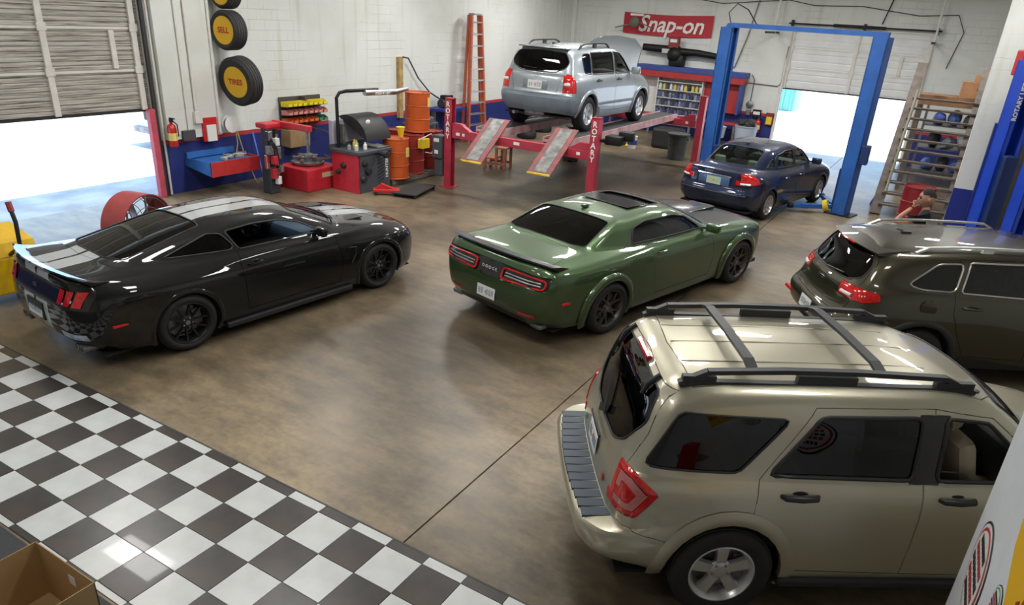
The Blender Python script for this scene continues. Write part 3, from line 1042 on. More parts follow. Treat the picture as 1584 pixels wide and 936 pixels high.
k = 0
for iy, y in enumerate((.5, 5.2, 10, 15, 20.5)):
    for ix, x in enumerate((-10.2, -6.6, -3.0, .8)):
        if iy == 0 and ix == 3:
            continue
        ceiling_light(x, y, 'white ceiling light panel, %s, %s' % (['row nearest the camera', 'row over the striped coupe', 'row over the green coupe', 'row over the lifts', 'row by the back wall'][iy], ['by the left wall', 'left of centre', 'right of centre', 'by the right wall'][ix]), power=(32, 60, 95, 115, 150)[iy] * (1, 1, 1, .5)[ix])
# ------------------------------------------------------------------ the six cars
def RG(x, y, z):
    n = len(x)
    y = [y] * n if not hasattr(y, '__len__') else y
    z = [z] * n if not hasattr(z, '__len__') else z
    return list(zip(x, y, z))
NC = [5, 5, 9, 10, 10, 10, 9, 9, 6, 5]

def paint(name, col, metal=0.0, rough=0.22, flake=0.0):
    return mat(name, col, max(rough, .38), metal, coat=1.0, var=flake, vscale=900, spec=.2)

def striped_paint(name, col, stripe, y0, y1):
    """gloss paint with a pair of racing stripes along the centre line (flat colour)"""
    m, nt, b = _new(name)
    N, L = nt.nodes, nt.links
    tc = N.new('ShaderNodeTexCoord'); sp = N.new('ShaderNodeSeparateXYZ')
    L.new(tc.outputs['Object'], sp.inputs['Vector'])
    ab = N.new('ShaderNodeMath'); ab.operation = 'ABSOLUTE'; L.new(sp.outputs['Y'], ab.inputs[0])
    g = N.new('ShaderNodeMath'); g.operation = 'GREATER_THAN'; g.inputs[1].default_value = y0; L.new(ab.outputs[0], g.inputs[0])
    l = N.new('ShaderNodeMath'); l.operation = 'LESS_THAN'; l.inputs[1].default_value = y1; L.new(ab.outputs[0], l.inputs[0])
    mu = N.new('ShaderNodeMath'); mu.operation = 'MULTIPLY'; L.new(g.outputs[0], mu.inputs[0]); L.new(l.outputs[0], mu.inputs[1])
    mx = N.new('ShaderNodeMix'); mx.data_type = 'RGBA'
    L.new(mu.outputs[0], mx.inputs['Factor'])
    mx.inputs[6].default_value = tuple(col) + (1,); mx.inputs[7].default_value = tuple(stripe) + (1,)
    L.new(mx.outputs[2], b.inputs['Base Color'])
    b.inputs['Roughness'].default_value = 0.4
    b.inputs['Specular IOR Level'].default_value = 0.08
    b.inputs['Coat Weight'].default_value = 1.0; b.inputs['Coat Roughness'].default_value = 0.02
    return m

def lower_window(pane, dz):
    """wind a door window down into its door"""
    pane.location = (0, .035, -dz)

def underbody(car, x0, x1, half, z):
    b = MB(); b.box(x0, x1, -half, half, z - .03, z, bev=.01)
    b.build('underbody', M_DARK, car.root)

def blade(fn, ys, m, name, car):
    """wing lofted across the car: fn(y) -> closed profile [(x, z)...]"""
    V = []; F = []
    k = None
    for y in ys:
        P = fn(y); k = len(P)
        V += [(x, y, z) for x, z in P]
    for i in range(len(ys) - 1):
        for j in range(k):
            j2 = (j + 1) % k
            F.append((i * k + j, i * k + j2, (i + 1) * k + j2, (i + 1) * k + j))
    F.append(tuple(range(k))); F.append(tuple(reversed(range((len(ys) - 1) * k, len(ys) * k))))
    return mesh_obj(name, V, F, m, car.root, True, 50)

# ---- black coupe with pale stripes
def build_mustang():
    P = striped_paint('black_striped_paint', (.006, .006, .007), (.42, .44, .45), .022, .27)
    rings = [
        RG([-2.34, -2.32, -2.12, -1.6, -.8, 0, .8, 1.5, 2.06, 2.2, 2.25], [0, .55, .80, .90, .90, .90, .90, .90, .80, .5, 0], [.30, .28, .24, .18, .16, .16, .16, .17, .18, .18, .18]),
        RG([-2.42, -2.40, -2.2, -1.6, -.8, 0, .8, 1.5, 2.10, 2.27, 2.32], [0, .6, .86, .945, .94, .935, .94, .95, .85, .5, 0], [.38, .38, .36, .30, .28, .28, .28, .30, .30, .30, .30]),
        RG([-2.46, -2.43, -2.24, -1.6, -.8, 0, .8, 1.5, 2.12, 2.29, 2.34], [0, .62, .89, .965, .945, .93, .945, .965, .86, .5, 0], [.60, .60, .58, .55, .53, .53, .53, .55, .55, .55, .55]),
        RG([-2.45, -2.42, -2.23, -1.6, -.8, 0, .8, 1.5, 2.08, 2.25, 2.30], [0, .62, .88, .965, .93, .905, .915, .94, .84, .5, 0], [.76, .76, .76, .78, .79, .79, .79, .79, .75, .73, .73]),
        RG([-2.40, -2.37, -2.20, -1.6, -.8, 0, .8, 1.5, 2.02, 2.2, 2.25], [0, .62, .85, .93, .895, .875, .885, .89, .79, .48, 0], [.93, .93, .92, .90, .88, .87, .86, .85, .81, .79, .79]),
        RG([-2.38, -2.35, -2.16, -1.6, -.8, 0, .8, 1.45, 1.94, 2.1, 2.15], [0, .60, .78, .83, .85, .85, .85, .82, .72, .42, 0], [1.06, 1.055, 1.04, 1.0, .965, .95, .945, .92, .86, .85, .85]),
        RG([-1.98, -1.95, -1.80, -1.42, -.8, 0, .55, .85, 1.0, 1.1, 1.14], [0, .40, .58, .69, .775, .80, .79, .735, .62, .35, 0], [1.10, 1.095, 1.08, 1.05, 1.01, .99, .98, .99, 1.01, 1.03, 1.04]),
        RG([-.80, -.80, -.78, -.68, -.45, -.1, .12, .25, .32, .38, .40], [0, .30, .48, .54, .57, .58, .57, .55, .50, .30, 0], [1.35, 1.345, 1.32, 1.305, 1.315, 1.32, 1.31, 1.295, 1.29, 1.31, 1.315]),
        RG([-.62, -.62, -.58, -.5, -.36, -.1, .05, .15, .2, .24, .25], [0, .2, .31, .36, .38, .38, .38, .36, .32, .2, 0], [1.372, 1.37, 1.362, 1.36, 1.362, 1.364, 1.36, 1.352, 1.348, 1.35, 1.352]),
        RG([-.5, -.48, -.44, -.4, -.3, -.1, 0, .06, .1, .12, .13], 0, [1.378] * 11),
    ]
    s = Shell(rings, sharp=[6], ncol=NC, nrow=[3, 3, 3, 3, 4, 7, 8, 4, 3])
    c = Car('sports_coupe', 'glossy black sports coupe with twin pale grey racing stripes and rear spoiler', 'car', s, P)
    xs = (-1.36, 1.43); zc = .345
    ed = wheel_arches(c, xs, zc, .385)
    s.cut('rearglass', round_poly([(-1.86, -.1), (-1.86, .30), (-1.76, .52), (-.84, .45), (-.82, -.1)], .05), 'top', cond=lambda q, n: q.z > 1.03 and q.x < -.7 and n.z > .2)
    s.cut('windscreen', round_poly([(1.10, -.1), (1.04, .40), (.88, .66), (.36, .46), (.40, -.1)], .04), 'top', cond=lambda q, n: q.z > .98 and q.x > .2 and n.z > .2)
    s.cut('quarter', round_poly([(-1.42, 1.085), (-.66, 1.045), (-.62, 1.09), (-.72, 1.235), (-.86, 1.25)], .03), 'side', cond=lambda q, n: q.y > .3 and n.y > .3)
    s.cut('sideglass', round_poly([(-.57, 1.035), (.60, 1.025), (.32, 1.19), (.05, 1.262), (-.30, 1.275), (-.66, 1.25)], .03), 'side', cond=lambda q, n: q.y > .3 and n.y > .3)
    s.cut('door', [(-.62, .30), (.74, .30), (.80, .6), (.74, .95), (.68, 1.03), (-.60, 1.035), (-.64, .9)], 'side', cond=lambda q, n: q.y > .5)
    s.cut('hood', [(2.12, -.1), (2.08, .45), (1.92, .68), (1.05, .74), (.98, .62), (1.08, -.1)], 'top', cond=lambda q, n: n.z > .4 and q.z > .8)
    s.cut('trunk', [(-2.365, -.1), (-2.34, .60), (-2.2, .70), (-1.9, .62), (-1.93, .3), (-1.96, -.1)], 'top', cond=lambda q, n: n.z > .4 and q.z > 1.0)
    for k in range(3):
        y0 = .50 + k * .108
        s.cut('tail%d' % k, [(y0 - .02, .79), (y0 + .062, .79), (y0 + .092, .955), (y0 + .012, .955)], 'rear', cond=lambda q, n: q.x < -2.0 and n.x < -.15)
    s.cut('rearpanel', [(-.1, .74), (.84, .75), (.86, .97), (-.1, .985)], 'rear', cond=lambda q, n: q.x < -2.1 and n.x < -.3)
    s.cut('diffuser', [(-.1, .1), (.78, .1), (.74, .37), (-.1, .40)], 'rear', cond=lambda q, n: q.x < -1.9)
    for k in range(len(xs)):
        pass
    c.panel(None, 'body', P, gap=0)
    c.panel('hood', 'hood', P); c.panel('trunk', 'boot_lid', P, gap=.004, depth=.006)
    d = c.panel('door', 'door', P, 'pair')
    gd = glass('dark_tint_glass', (.035, .035, .04))
    gc = glass('clear_car_glass', (.75, .8, .8))
    c.pane('rearglass', 'rear_window', gd, trim=M_BLKPL, tr=.008)
    c.pane('windscreen', 'windscreen', glass('windscreen_glass', (.55, .62, .62)), trim=M_BLKPL, tr=.01)
    c.pane('quarter', 'quarter_window', gd, 'pair', trim=M_BLKPL, tr=.009)
    lower_window(c.pane('sideglass', 'door_window', gc, 'pair', parent=d, trim=M_BLKPL, tr=.01)[1], .235)
    c.panel('rearpanel', 'tail_panel', mat('gloss_black_trim', (.006, .006, .007), .25, coat=.6), gap=.004, depth=.004)
    for k in range(3):
        c.panel('tail%d' % k, 'tail_light', M_REDLENS, 'pair', gap=.006, depth=-.0, off=.012)
    c.panel('diffuser', 'diffuser', M_BLKPL, gap=.004)
    arch_finish(c, xs, zc, .385, ed, P)
    w = wheel_proto('ten', .345, .25, .27, mat('satin_black_rim', (.015, .015, .017), .4, .4), m_hub=M_STEEL)
    put_wheels(c, w, xs, zc, .945, .27)
    # spoiler
    def sp(y):
        q = (y / .80)**2
        x = -2.37 + .13 * q; z = 1.105 - .035 * q
        return [(x + .20, z - .045), (x + .05, z - .012), (x - .055, z + .028), (x - .06, z + .012), (x + .02, z - .05)]
    blade(sp, [-.82, -.79, -.6, -.4, -.2, 0, .2, .4, .6, .79, .82], P, 'rear_spoiler', c)
    number_plate(c.root, frame((s.xr(0, .62) - .012, 0, .60), (0, -1, 0), (.12, 0, 1)), seed=2)
    b = MB(); x = s.xr(0, .60); b.box(x - .012, x + .01, -.18, .18, .50, .70); b.build('plate_frame', M_BLKPL, c.root)
    for sg in (1, -1):
        for yy in (.56, .68):
            e = MB(); e.lathe([(.03, 0), (.042, 0), (.046, .06), (.046, .18), (.03, .18), (.03, .02)], 16, T(-2.19, sg * yy, .285) @ RY(-PI / 2), cap=False)
            e.build('exhaust_tip', M_STEEL, c.root, True)
        m = MB(); y = s.y(-2.02, .56); m.box(-2.14, -1.92, min(sg * (y - .06), sg * (y + .004)), max(sg * (y - .06), sg * (y + .004)), .535, .565, bev=.008); m.build('side_marker', M_REDLENS, c.root)
        k = MB(); k.box(-.92, .92, min(sg * .86, sg * .96), max(sg * .86, sg * .96), .13, .20, bev=.015); k.build('side_skirt', M_BLKPL, c.root)
        v = MB(); y = s.y(.98, .7); v.tube([(.93, sg * (s.y(.93, .52) + .002), .52), (1.0, sg * (s.y(1.0, .62) + .004), .64), (1.02, sg * (s.y(1.02, .72) + .004), .74), (.9, sg * (s.y(.9, .73) + .003), .75)], .008, 6); v.build('fender_vent', M_BLKPL, c.root)
        h = MB(); h.box(1.2, 1.5, min(sg * .34, sg * .52), max(sg * .34, sg * .52), s.z(1.35, .43) - .01, s.z(1.35, .43) + .012, bev=.006); h.build('hood_vent', M_BLKPL, c.root)
    V = []; F = []
    for i in range(7):
        y = .46 + i * .055
        for z in (.40, .475):
            V.append((s.xr(y, z) - .006, -y, z))
    for i in range(6): F.append((2 * i, 2 * i + 1, 2 * i + 3, 2 * i + 2))
    mesh_obj('bumper_sticker', V, F, mat('sticker_blue', (.10, .22, .42), .3, col2=(.5, .58, .66), vscale=14), c.root, True)
    c.both('wing_mirror', lambda g: mirror_mb(.50, s.y(.50, .98) - .04, 1.06, g, .17, .12, .10), P)
    for k, g in enumerate((1, -1)):
        door_handle(s.y(-.45, .86), -.45, .865, g, .2).build('handle', P, d[k], True)
    bs = MB(); bs.tube([(1.13, .55, s.z(1.1, .55) + .01), (1.0, .1, s.z(1.02, .1) + .02)], .008, 6); bs.tube([(1.13, -.05, s.z(1.1, .05) + .01), (.95, -.5, s.z(.96, .5) + .02)], .008, 6); bs.build('wipers', M_BLKPL, c.root)
    t = text_obj('emblem_text', 'GT', .07, M_STEEL, c.root, frame((s.xr(.0, .86) - .006, 0, .865), (0, -1, 0), (0, 0, 1)))
    interior(c, M_SEATBLK, mat('blue_lit_dash', (.12, .17, .26), .4), zf=.22, half=.74, belt=.90, x_dash=.62, dash_z=.95, xend=-1.3, x_front=-.1, x_rear=-.8)  # dash colour carries the blue light from the left doorway, painted in
    underbody(c, -2.2, 2.1, .82, .2)
    return c

# ---- green muscle coupe
def build_challenger():
    P = paint('green_paint', (.062, .108, .046), .6, .2)
    rings = [
        RG([-2.46, -2.44, -2.26, -1.7, -.8, 0, .8, 1.6, 2.2, 2.36, 2.40], [0, .55, .82, .91, .91, .91, .91, .91, .84, .55, 0], [.27, .26, .24, .20, .19, .19, .19, .20, .20, .20, .20]),
        RG([-2.55, -2.53, -2.36, -1.7, -.8, 0, .8, 1.6, 2.22, 2.40, 2.45], [0, .62, .88, .95, .945, .94, .945, .95, .88, .58, 0], [.42, .42, .40, .34, .32, .32, .32, .34, .34, .34, .34]),
        RG([-2.58, -2.56, -2.39, -1.7, -.8, 0, .8, 1.6, 2.22, 2.40, 2.45], [0, .64, .90, .975, .955, .945, .955, .975, .90, .60, 0], [.66, .66, .65, .62, .60, .60, .60, .62, .62, .62, .62]),
        RG([-2.57, -2.55, -2.39, -1.7, -.8, 0, .8, 1.6, 2.2, 2.38, 2.43], [0, .66, .90, .98, .95, .935, .945, .965, .89, .6, 0], [.78, .78, .78, .82, .82, .82, .82, .82, .80, .80, .80]),
        RG([-2.50, -2.48, -2.36, -1.7, -.8, 0, .8, 1.6, 2.15, 2.34, 2.40], [0, .66, .88, .95, .93, .91, .92, .93, .86, .6, 0], [.98, .98, .97, .965, .93, .91, .91, .91, .89, .88, .88]),
        RG([-2.46, -2.44, -2.30, -1.7, -.8, 0, .8, 1.5, 2.05, 2.26, 2.32], [0, .64, .82, .85, .87, .87, .87, .84, .76, .5, 0], [1.06, 1.06, 1.05, 1.05, 1.01, .98, .975, .97, .93, .92, .92]),
        RG([-1.78, -1.76, -1.66, -1.34, -.8, 0, .55, .82, .95, 1.04, 1.08], [0, .44, .68, .76, .80, .82, .81, .76, .62, .35, 0], [1.14, 1.135, 1.12, 1.09, 1.05, 1.03, 1.02, 1.03, 1.05, 1.07, 1.08]),
        RG([-1.02, -1.02, -1.0, -.88, -.55, -.15, .1, .22, .28, .34, .36], [0, .32, .57, .60, .61, .62, .61, .59, .52, .30, 0], [1.415, 1.41, 1.385, 1.37, 1.385, 1.395, 1.385, 1.365, 1.365, 1.385, 1.39]),
        RG([-.82, -.82, -.78, -.7, -.45, -.15, .0, .1, .15, .18, .19], [0, .2, .33, .38, .40, .40, .40, .38, .33, .2, 0], [1.438, 1.437, 1.432, 1.43, 1.435, 1.44, 1.437, 1.43, 1.425, 1.428, 1.43]),
        RG([-.7, -.68, -.62, -.56, -.4, -.15, -.05, .0, .03, .05, .06], 0, [1.448] * 11),
    ]
    s = Shell(rings, sharp=[6], ncol=NC, nrow=[3, 3, 3, 3, 3, 7, 8, 4, 3])
    c = Car('muscle_coupe', 'dark green muscle coupe with black bonnet, wide wheel arches and black spoiler', 'car', s, P)
    xs = (-1.475, 1.53); zc = .36
    ed = wheel_arches(c, xs, zc, .40)
    s.cut('rearglass', round_poly([(-1.71, -.1), (-1.70, .46), (-1.62, .645), (-1.09, .555), (-1.09, -.1)], .05), 'top', cond=lambda q, n: q.z > 1.05 and q.x < -.9 and n.z > .2)
    s.cut('windscreen', round_poly([(1.04, -.1), (.98, .40), (.86, .68), (.34, .54), (.38, -.1)], .04), 'top', cond=lambda q, n: q.z > 1.0 and q.x > .2 and n.z > .15)
    s.cut('sunroof', round_poly([(-.32, -.1), (-.32, .42), (.10, .42), (.10, -.1)], .05), 'top', cond=lambda q, n: q.z > 1.3)
    s.cut('sideglass', round_poly([(-.90, 1.09), (.66, 1.06), (.30, 1.28), (.05, 1.335), (-.55, 1.335), (-.80, 1.28)], .05), 'side', cond=lambda q, n: q.y > .4 and n.y > .3)
    s.cut('door', [(-.50, .32), (.78, .32), (.84, .6), (.78, 1.0), (.70, 1.05), (-.62, 1.075), (-.60, .9)], 'side', cond=lambda q, n: q.y > .5)
    s.cut('hood', [(2.24, -.1), (2.2, .5), (2.0, .72), (1.0, .78), (.92, .66), (1.02, -.1)], 'top', cond=lambda q, n: n.z > .4 and q.z > .85)
    s.cut('trunk', [(-2.44, -.1), (-2.42, .64), (-2.25, .74), (-1.85, .68), (-1.76, .6), (-1.74, -.1)], 'top', cond=lambda q, n: n.z > .4 and q.z > 1.0)
    s.cut('rearpanel', round_poly([(-.1, .775), (.85, .79), (.87, .965), (-.1, .985)], .03), 'rear', cond=lambda q, n: q.x < -2.2 and n.x < -.2)
    s.cut('diffuser', [(-.1, .1), (.62, .1), (.56, .36), (-.1, .40)], 'rear', cond=lambda q, n: q.x < -2.0)
    s.cut('reflector', [(.50, .40), (.74, .41), (.74, .455), (.50, .445)], 'rear', cond=lambda q, n: q.x < -2.0)
    c.panel(None, 'body', P, gap=0)
    hoodm = mat('satin_black_paint', (.012, .012, .013), .32, coat=.25)
    c.panel('hood', 'hood', hoodm); c.panel('trunk', 'boot_lid', P)
    d = c.panel('door', 'door', P, 'pair')
    gd = glass('dark_tint_glass', (.035, .035, .04))
    c.pane('rearglass', 'rear_window', gd, trim=M_BLKPL, tr=.007)
    c.pane('windscreen', 'windscreen', glass('windscreen_glass', (.55, .62, .62)), trim=M_BLKPL, tr=.01)
    c.pane('sideglass', 'door_window', glass('mid_tint_glass', (.18, .19, .2)), 'pair', parent=d, trim=M_BLKPL, tr=.012)
    sr = c.pane('sunroof', 'sunroof', mat('sunroof_black', (.01, .01, .011), .15), trim=M_BLKPL, tr=.012, sink=.03)
    b = MB(); b.box(-.55, -.20, -.40, .40, 1.452, 1.462, T(0, 0, 0), bev=.004); b.build('sunroof_panel', mat('sunroof_black', (0, 0, 0)), c.root)
    rp = c.panel('rearpanel', 'tail_panel', mat('gloss_black_trim', (.006, .006, .007), .25), gap=.008, depth=-.004, off=-.01)[0]
    c.panel('diffuser', 'diffuser', M_BLKPL, gap=.004); c.panel('reflector', 'reflector', M_REDLENS, 'pair', gap=0, off=.004)
    for sg in (1, -1):
        # racetrack lamp outline
        pts = []
        for (y, z) in round_poly([(.22, .80), (.83, .815), (.83, .925), (.22, .94)], .05, 5):
            pts.append((s.xr(y, z) - .004, sg * y, z))
        L = MB(); L.tube(pts, .0135, 8, closed=True); L.build('tail_light', M_REDLENS, c.root, True)
        i = MB()
        for z in (.85, .885):
            i.tube([(s.xr(y, z) + .004, sg * y, z) for y in (.27, .45, .62, .78)], .011, 6)
        i.build('lamp_reflector', M_STEEL, c.root, True)
        e = MB(); e.box(-2.44, -2.30, min(sg * .60, sg * .78), max(sg * .60, sg * .78), .235, .30, bev=.02); e.build('exhaust_tip', M_STEEL, c.root)
        y = s.y(-2.18, .60)
        mk = MB(); mk.box(-2.28, -2.08, min(sg * (y - .06), sg * (y + .006)), max(sg * (y - .06), sg * (y + .006)), .585, .625, bev=.008); mk.build('side_marker', M_REDLENS, c.root)
    text_obj('emblem_text', 'DODGE', .06, M_WHITE, rp, frame((s.xr(0, .88) - .0, 0, .875), (0, -1, 0), (0, 0, 1)), space=1.35)
    arch_finish(c, xs, zc, .40, ed, P, flare_m=P, prof=[(0, -.05), (-.006, .03), (.004, .042), (.05, .04), (.095, .024), (.10, .0)], name='wheel_arch_flare')
    w = wheel_proto('split', .36, .258, .29, mat('bronze_black_rim', (.09, .082, .075), .35, .7), m_hub=M_STEEL)
    put_wheels(c, w, xs, zc, 1.0, .29)
    def sp(y):
        q = (y / .84)**2
        x = -2.43 + .12 * q; z = 1.115 - .03 * q
        return [(x + .19, z - .05), (x + .06, z - .005), (x - .075, z + .018), (x - .08, z + .0), (x + .02, z - .06)]
    blade(sp, [-.86, -.83, -.6, -.4, -.2, 0, .2, .4, .6, .83, .86], hoodm, 'rear_spoiler', c)
    number_plate(c.root, frame((s.xr(0, .55) - .012, 0, .545), (0, -1, 0), (.06, 0, 1)), seed=3)
    c.both('wing_mirror', lambda g: mirror_mb(.68, s.y(.66, 1.0) - .03, 1.09, g, .2, .13, .11), P)
    for k, g in enumerate((1, -1)):
        door_handle(s.y(-.40, .93), -.40, .93, g, .2).build('handle', P, d[k], True)
    hs = MB(); hs.box(1.25, 1.95, -.22, .22, s.z(1.6, 0) - .03, s.z(1.6, 0) + .03, bev=.025); hs.build('hood_scoop', hoodm, c.root, True)
    a = MB(); a.box(-.98, -.86, -.03, .03, 1.43, 1.475, bev=.02); a.build('roof_antenna', P, c.root, True)
    bp = MB(); bp.box(2.3, 2.46, -.80, .80, .12, .19, bev=.015); bp.build('front_splitter', M_BLKPL, c.root)
    interior(c, M_SEATBLK, M_BLKPL, zf=.25, half=.76, belt=.95, x_dash=.6, dash_z=1.0, xend=-1.4, x_front=-.15, x_rear=-.95)
    underbody(c, -2.3, 2.2, .84, .22)
    return c

# ---- dark blue saloon
def build_volvo():
    P = paint('navy_paint', (.016, .024, .06), .5, .2)
    rings = [
        RG([-2.08, -2.06, -1.9, -1.5, -.8, 0, .8, 1.5, 2.0, 2.14, 2.18], [0, .5, .72, .82, .82, .82, .82, .82, .74, .45, 0], [.28, .27, .25, .20, .18, .18, .18, .19, .20, .20, .20]),
        RG([-2.18, -2.16, -1.98, -1.5, -.8, 0, .8, 1.5, 2.02, 2.2, 2.25], [0, .55, .79, .87, .865, .86, .865, .87, .79, .5, 0], [.42, .42, .40, .34, .32, .32, .32, .33, .34, .34, .34]),
        RG([-2.20, -2.17, -2.0, -1.5, -.8, 0, .8, 1.5, 2.02, 2.19, 2.24], [0, .56, .80, .885, .88, .875, .88, .885, .80, .5, 0], [.58, .58, .57, .56, .55, .55, .55, .56, .56, .56, .56]),
        RG([-2.15, -2.13, -1.97, -1.5, -.8, 0, .8, 1.5, 1.98, 2.15, 2.2], [0, .56, .78, .885, .88, .875, .875, .87, .78, .5, 0], [.66, .66, .68, .74, .76, .75, .74, .72, .70, .70, .70]),
        RG([-2.13, -2.11, -1.96, -1.5, -.8, 0, .8, 1.45, 1.93, 2.08, 2.13], [0, .55, .76, .86, .865, .86, .85, .83, .72, .45, 0], [.86, .86, .86, .88, .87, .855, .84, .82, .78, .77, .77]),
        RG([-2.12, -2.10, -1.93, -1.5, -.8, 0, .8, 1.4, 1.82, 1.98, 2.03], [0, .52, .68, .74, .79, .79, .78, .75, .66, .4, 0], [1.0, 1.0, .985, .965, .94, .925, .915, .89, .84, .83, .83]),
        RG([-1.68, -1.66, -1.55, -1.25, -.8, 0, .65, .98, 1.12, 1.22, 1.26], [0, .38, .55, .66, .73, .755, .745, .69, .58, .33, 0], [1.04, 1.035, 1.02, 1.0, .98, .965, .955, .96, .98, 1.0, 1.01]),
        RG([-1.0, -1.0, -.96, -.82, -.5, -.1, .2, .36, .43, .49, .51], [0, .28, .48, .54, .565, .575, .565, .54, .48, .28, 0], [1.385, 1.38, 1.355, 1.35, 1.38, 1.39, 1.375, 1.35, 1.35, 1.37, 1.375]),
        RG([-.8, -.8, -.75, -.65, -.42, -.1, .1, .2, .26, .3, .31], [0, .18, .31, .36, .38, .38, .38, .36, .31, .18, 0], [1.425, 1.424, 1.418, 1.418, 1.43, 1.435, 1.43, 1.42, 1.415, 1.417, 1.418]),
        RG([-.65, -.63, -.58, -.5, -.35, -.1, .0, .08, .12, .15, .16], 0, [1.438, 1.438, 1.439, 1.44, 1.444, 1.447, 1.446, 1.442, 1.44, 1.44, 1.44]),
    ]
    s = Shell(rings, sharp=[6], ncol=NC, nrow=[3, 3, 2, 3, 4, 7, 8, 4, 3])
    c = Car('saloon_car', 'dark navy blue saloon with red tail lights parked under the blue two-post lift', 'car', s, P)
    xs = (-1.32, 1.32); zc = .315
    ed = wheel_arches(c, xs, zc, .35)
    s.cut('rearglass', round_poly([(-1.62, -.1), (-1.60, .36), (-1.50, .51), (-1.03, .46), (-1.04, -.1)], .05), 'top', cond=lambda q, n: q.z > 1.0 and q.x < -.9 and n.z > .2)
    s.cut('windscreen', round_poly([(1.22, -.1), (1.16, .36), (1.02, .60), (.48, .48), (.52, -.1)], .04), 'top', cond=lambda q, n: q.z > .97 and q.x > .3 and n.z > .15)
    s.cut('quarter', round_poly([(-1.22, 1.045), (-.93, 1.025), (-.93, 1.20), (-1.02, 1.19)], .02), 'side', cond=lambda q, n: q.y > .3 and n.y > .3)
    s.cut('rearside', round_poly([(-.89, 1.02), (-.10, 1.0), (-.10, 1.335), (-.45, 1.33), (-.80, 1.26), (-.89, 1.21)], .03), 'side', cond=lambda q, n: q.y > .3 and n.y > .3)
    s.cut('frontside', round_poly([(-.03, 1.0), (.86, .985), (.44, 1.28), (.20, 1.33), (-.03, 1.335)], .03), 'side', cond=lambda q, n: q.y > .3 and n.y > .3)
    s.cut('reardoor', [(-.62, .28), (-.07, .28), (-.07, 1.36), (-.5, 1.355), (-.92, 1.27), (-.95, 1.0), (-.95, .72), (-.85, .6)], 'side', cond=lambda q, n: q.y > .5 and n.y > .2)
    s.cut('frontdoor', [(-.07, .28), (.86, .28), (.92, .5), (.92, .97), (.50, 1.27), (.20, 1.355), (-.07, 1.36)], 'side', cond=lambda q, n: q.y > .5 and n.y > .2)
    s.cut('hood', [(1.95, -.1), (1.9, .42), (1.72, .62), (1.12, .68), (1.08, .6), (1.2, -.1)], 'top', cond=lambda q, n: n.z > .4 and q.z > .78)
    s.cut('tail', [(-2.3, .74), (-1.80, .80), (-1.84, .92), (-1.95, 1.0), (-2.3, 1.0)], 'side', cond=lambda q, n: q.x < -1.75 and q.y > .50)
    s.cut('trunk', [(-.1, .74), (.50, .74), (.55, .90), (.60, .99), (.5, 1.02), (-.1, 1.03)], 'rear', cond=lambda q, n: q.x < -1.7)
    c.panel(None, 'body', P, gap=0)
    c.panel('hood', 'hood', P); tr = c.panel('trunk', 'boot_lid', P)[0]
    rd = c.panel('reardoor', 'door', P, 'pair'); fd = c.panel('frontdoor', 'door', P, 'pair')
    gl = glass('light_tint_glass', (.55, .62, .58)); gs = glass('mid_tint_glass', (.18, .19, .2))
    c.pane('rearglass', 'rear_window', gl, trim=M_BLKPL, tr=.01)
    c.pane('windscreen', 'windscreen', glass('windscreen_glass', (.55, .62, .62)), trim=M_BLKPL, tr=.01)
    c.pane('quarter', 'quarter_window', gs, 'pair', trim=M_BLKPL)
    c.pane('rearside', 'door_window', gl, 'pair', parent=rd, trim=M_BLKPL); c.pane('frontside', 'door_window', gl, 'pair', parent=fd, trim=M_BLKPL)
    tl = c.panel('tail', 'tail_light', M_REDLENS, 'pair', gap=.006)
    for k, g in enumerate((1, -1)):
        b = MB()
        b.tube([(s.xr(y, .80) - .002, g * y, .80) for y in (.56, .62, .68, .73)], .022, 8); b.build('reversing_lamp', M_CLEARLENS, tl[k], True)
        door_handle(s.y(-.70, .82), -.70, .82, g, .2).build('handle', P, rd[k], True)
        door_handle(s.y(.06, .82), .06, .82, g, .2).build('handle', P, fd[k], True)
    b = MB(); b.tube([(s.xr(y, .90) - .012, y, .90) for y in (-.36, -.2, 0, .2, .36)], .014, 8); b.build('boot_handle', M_CHROME, tr, True)
    b = MB()
    x = s.xr(0, .79) - .004
    b.box(x - .004, x + .02, -.34, .34, .70, .885, bev=.01); b.build('plate_recess', paint('blue_metal_paint', (.10, .20, .42), .5, .25), c.root, True)
    number_plate(c.root, frame((x - .01, 0, .785), (0, -1, 0), (.05, 0, 1)), base=mat('plate_green_tint', (.45, .62, .5), .4), ink=mat('plate_yellow', (.55, .5, .12), .4), seed=4)
    b = MB(); b.tube([(s.xr(y, .56) - .006, y, .56) for y in (-.7, -.5, -.25, 0, .25, .5, .7)], .016, 8); b.build('bumper_strip', M_BLKPL, c.root, True)
    arch_finish(c, xs, zc, .35, ed, P)
    w = wheel_proto('five', .315, .21, .21, M_ALU)
    put_wheels(c, w, xs, zc, .875, .21)
    c.both('wing_mirror', lambda g: mirror_mb(.80, s.y(.80, .95) - .03, 1.03, g, .2, .14, .11), P)
    a = MB(); a.box(-.92, -.82, -.03, .03, 1.40, 1.45, bev=.02); a.build('roof_antenna', P, c.root, True)
    b = MB(); b.box(-1.55, -1.0, -.56, .56, .93, .96); b.build('parcel_shelf', M_SEATGREY, c.root)
    pp = MB(); pp.box(-1.42, -1.12, .28, .46, .965, .972, T(0, 0, 0)); pp.build('paper_sheet', M_WHITE, c.root)
    interior(c, M_SEATGREY, M_SEATGREY, zf=.26, half=.70, belt=.88, x_dash=.75, dash_z=.95, xend=-1.55, x_front=.1, x_rear=-.72, m_wall=M_SEATGREY)
    underbody(c, -2.0, 2.0, .76, .22)
    return c

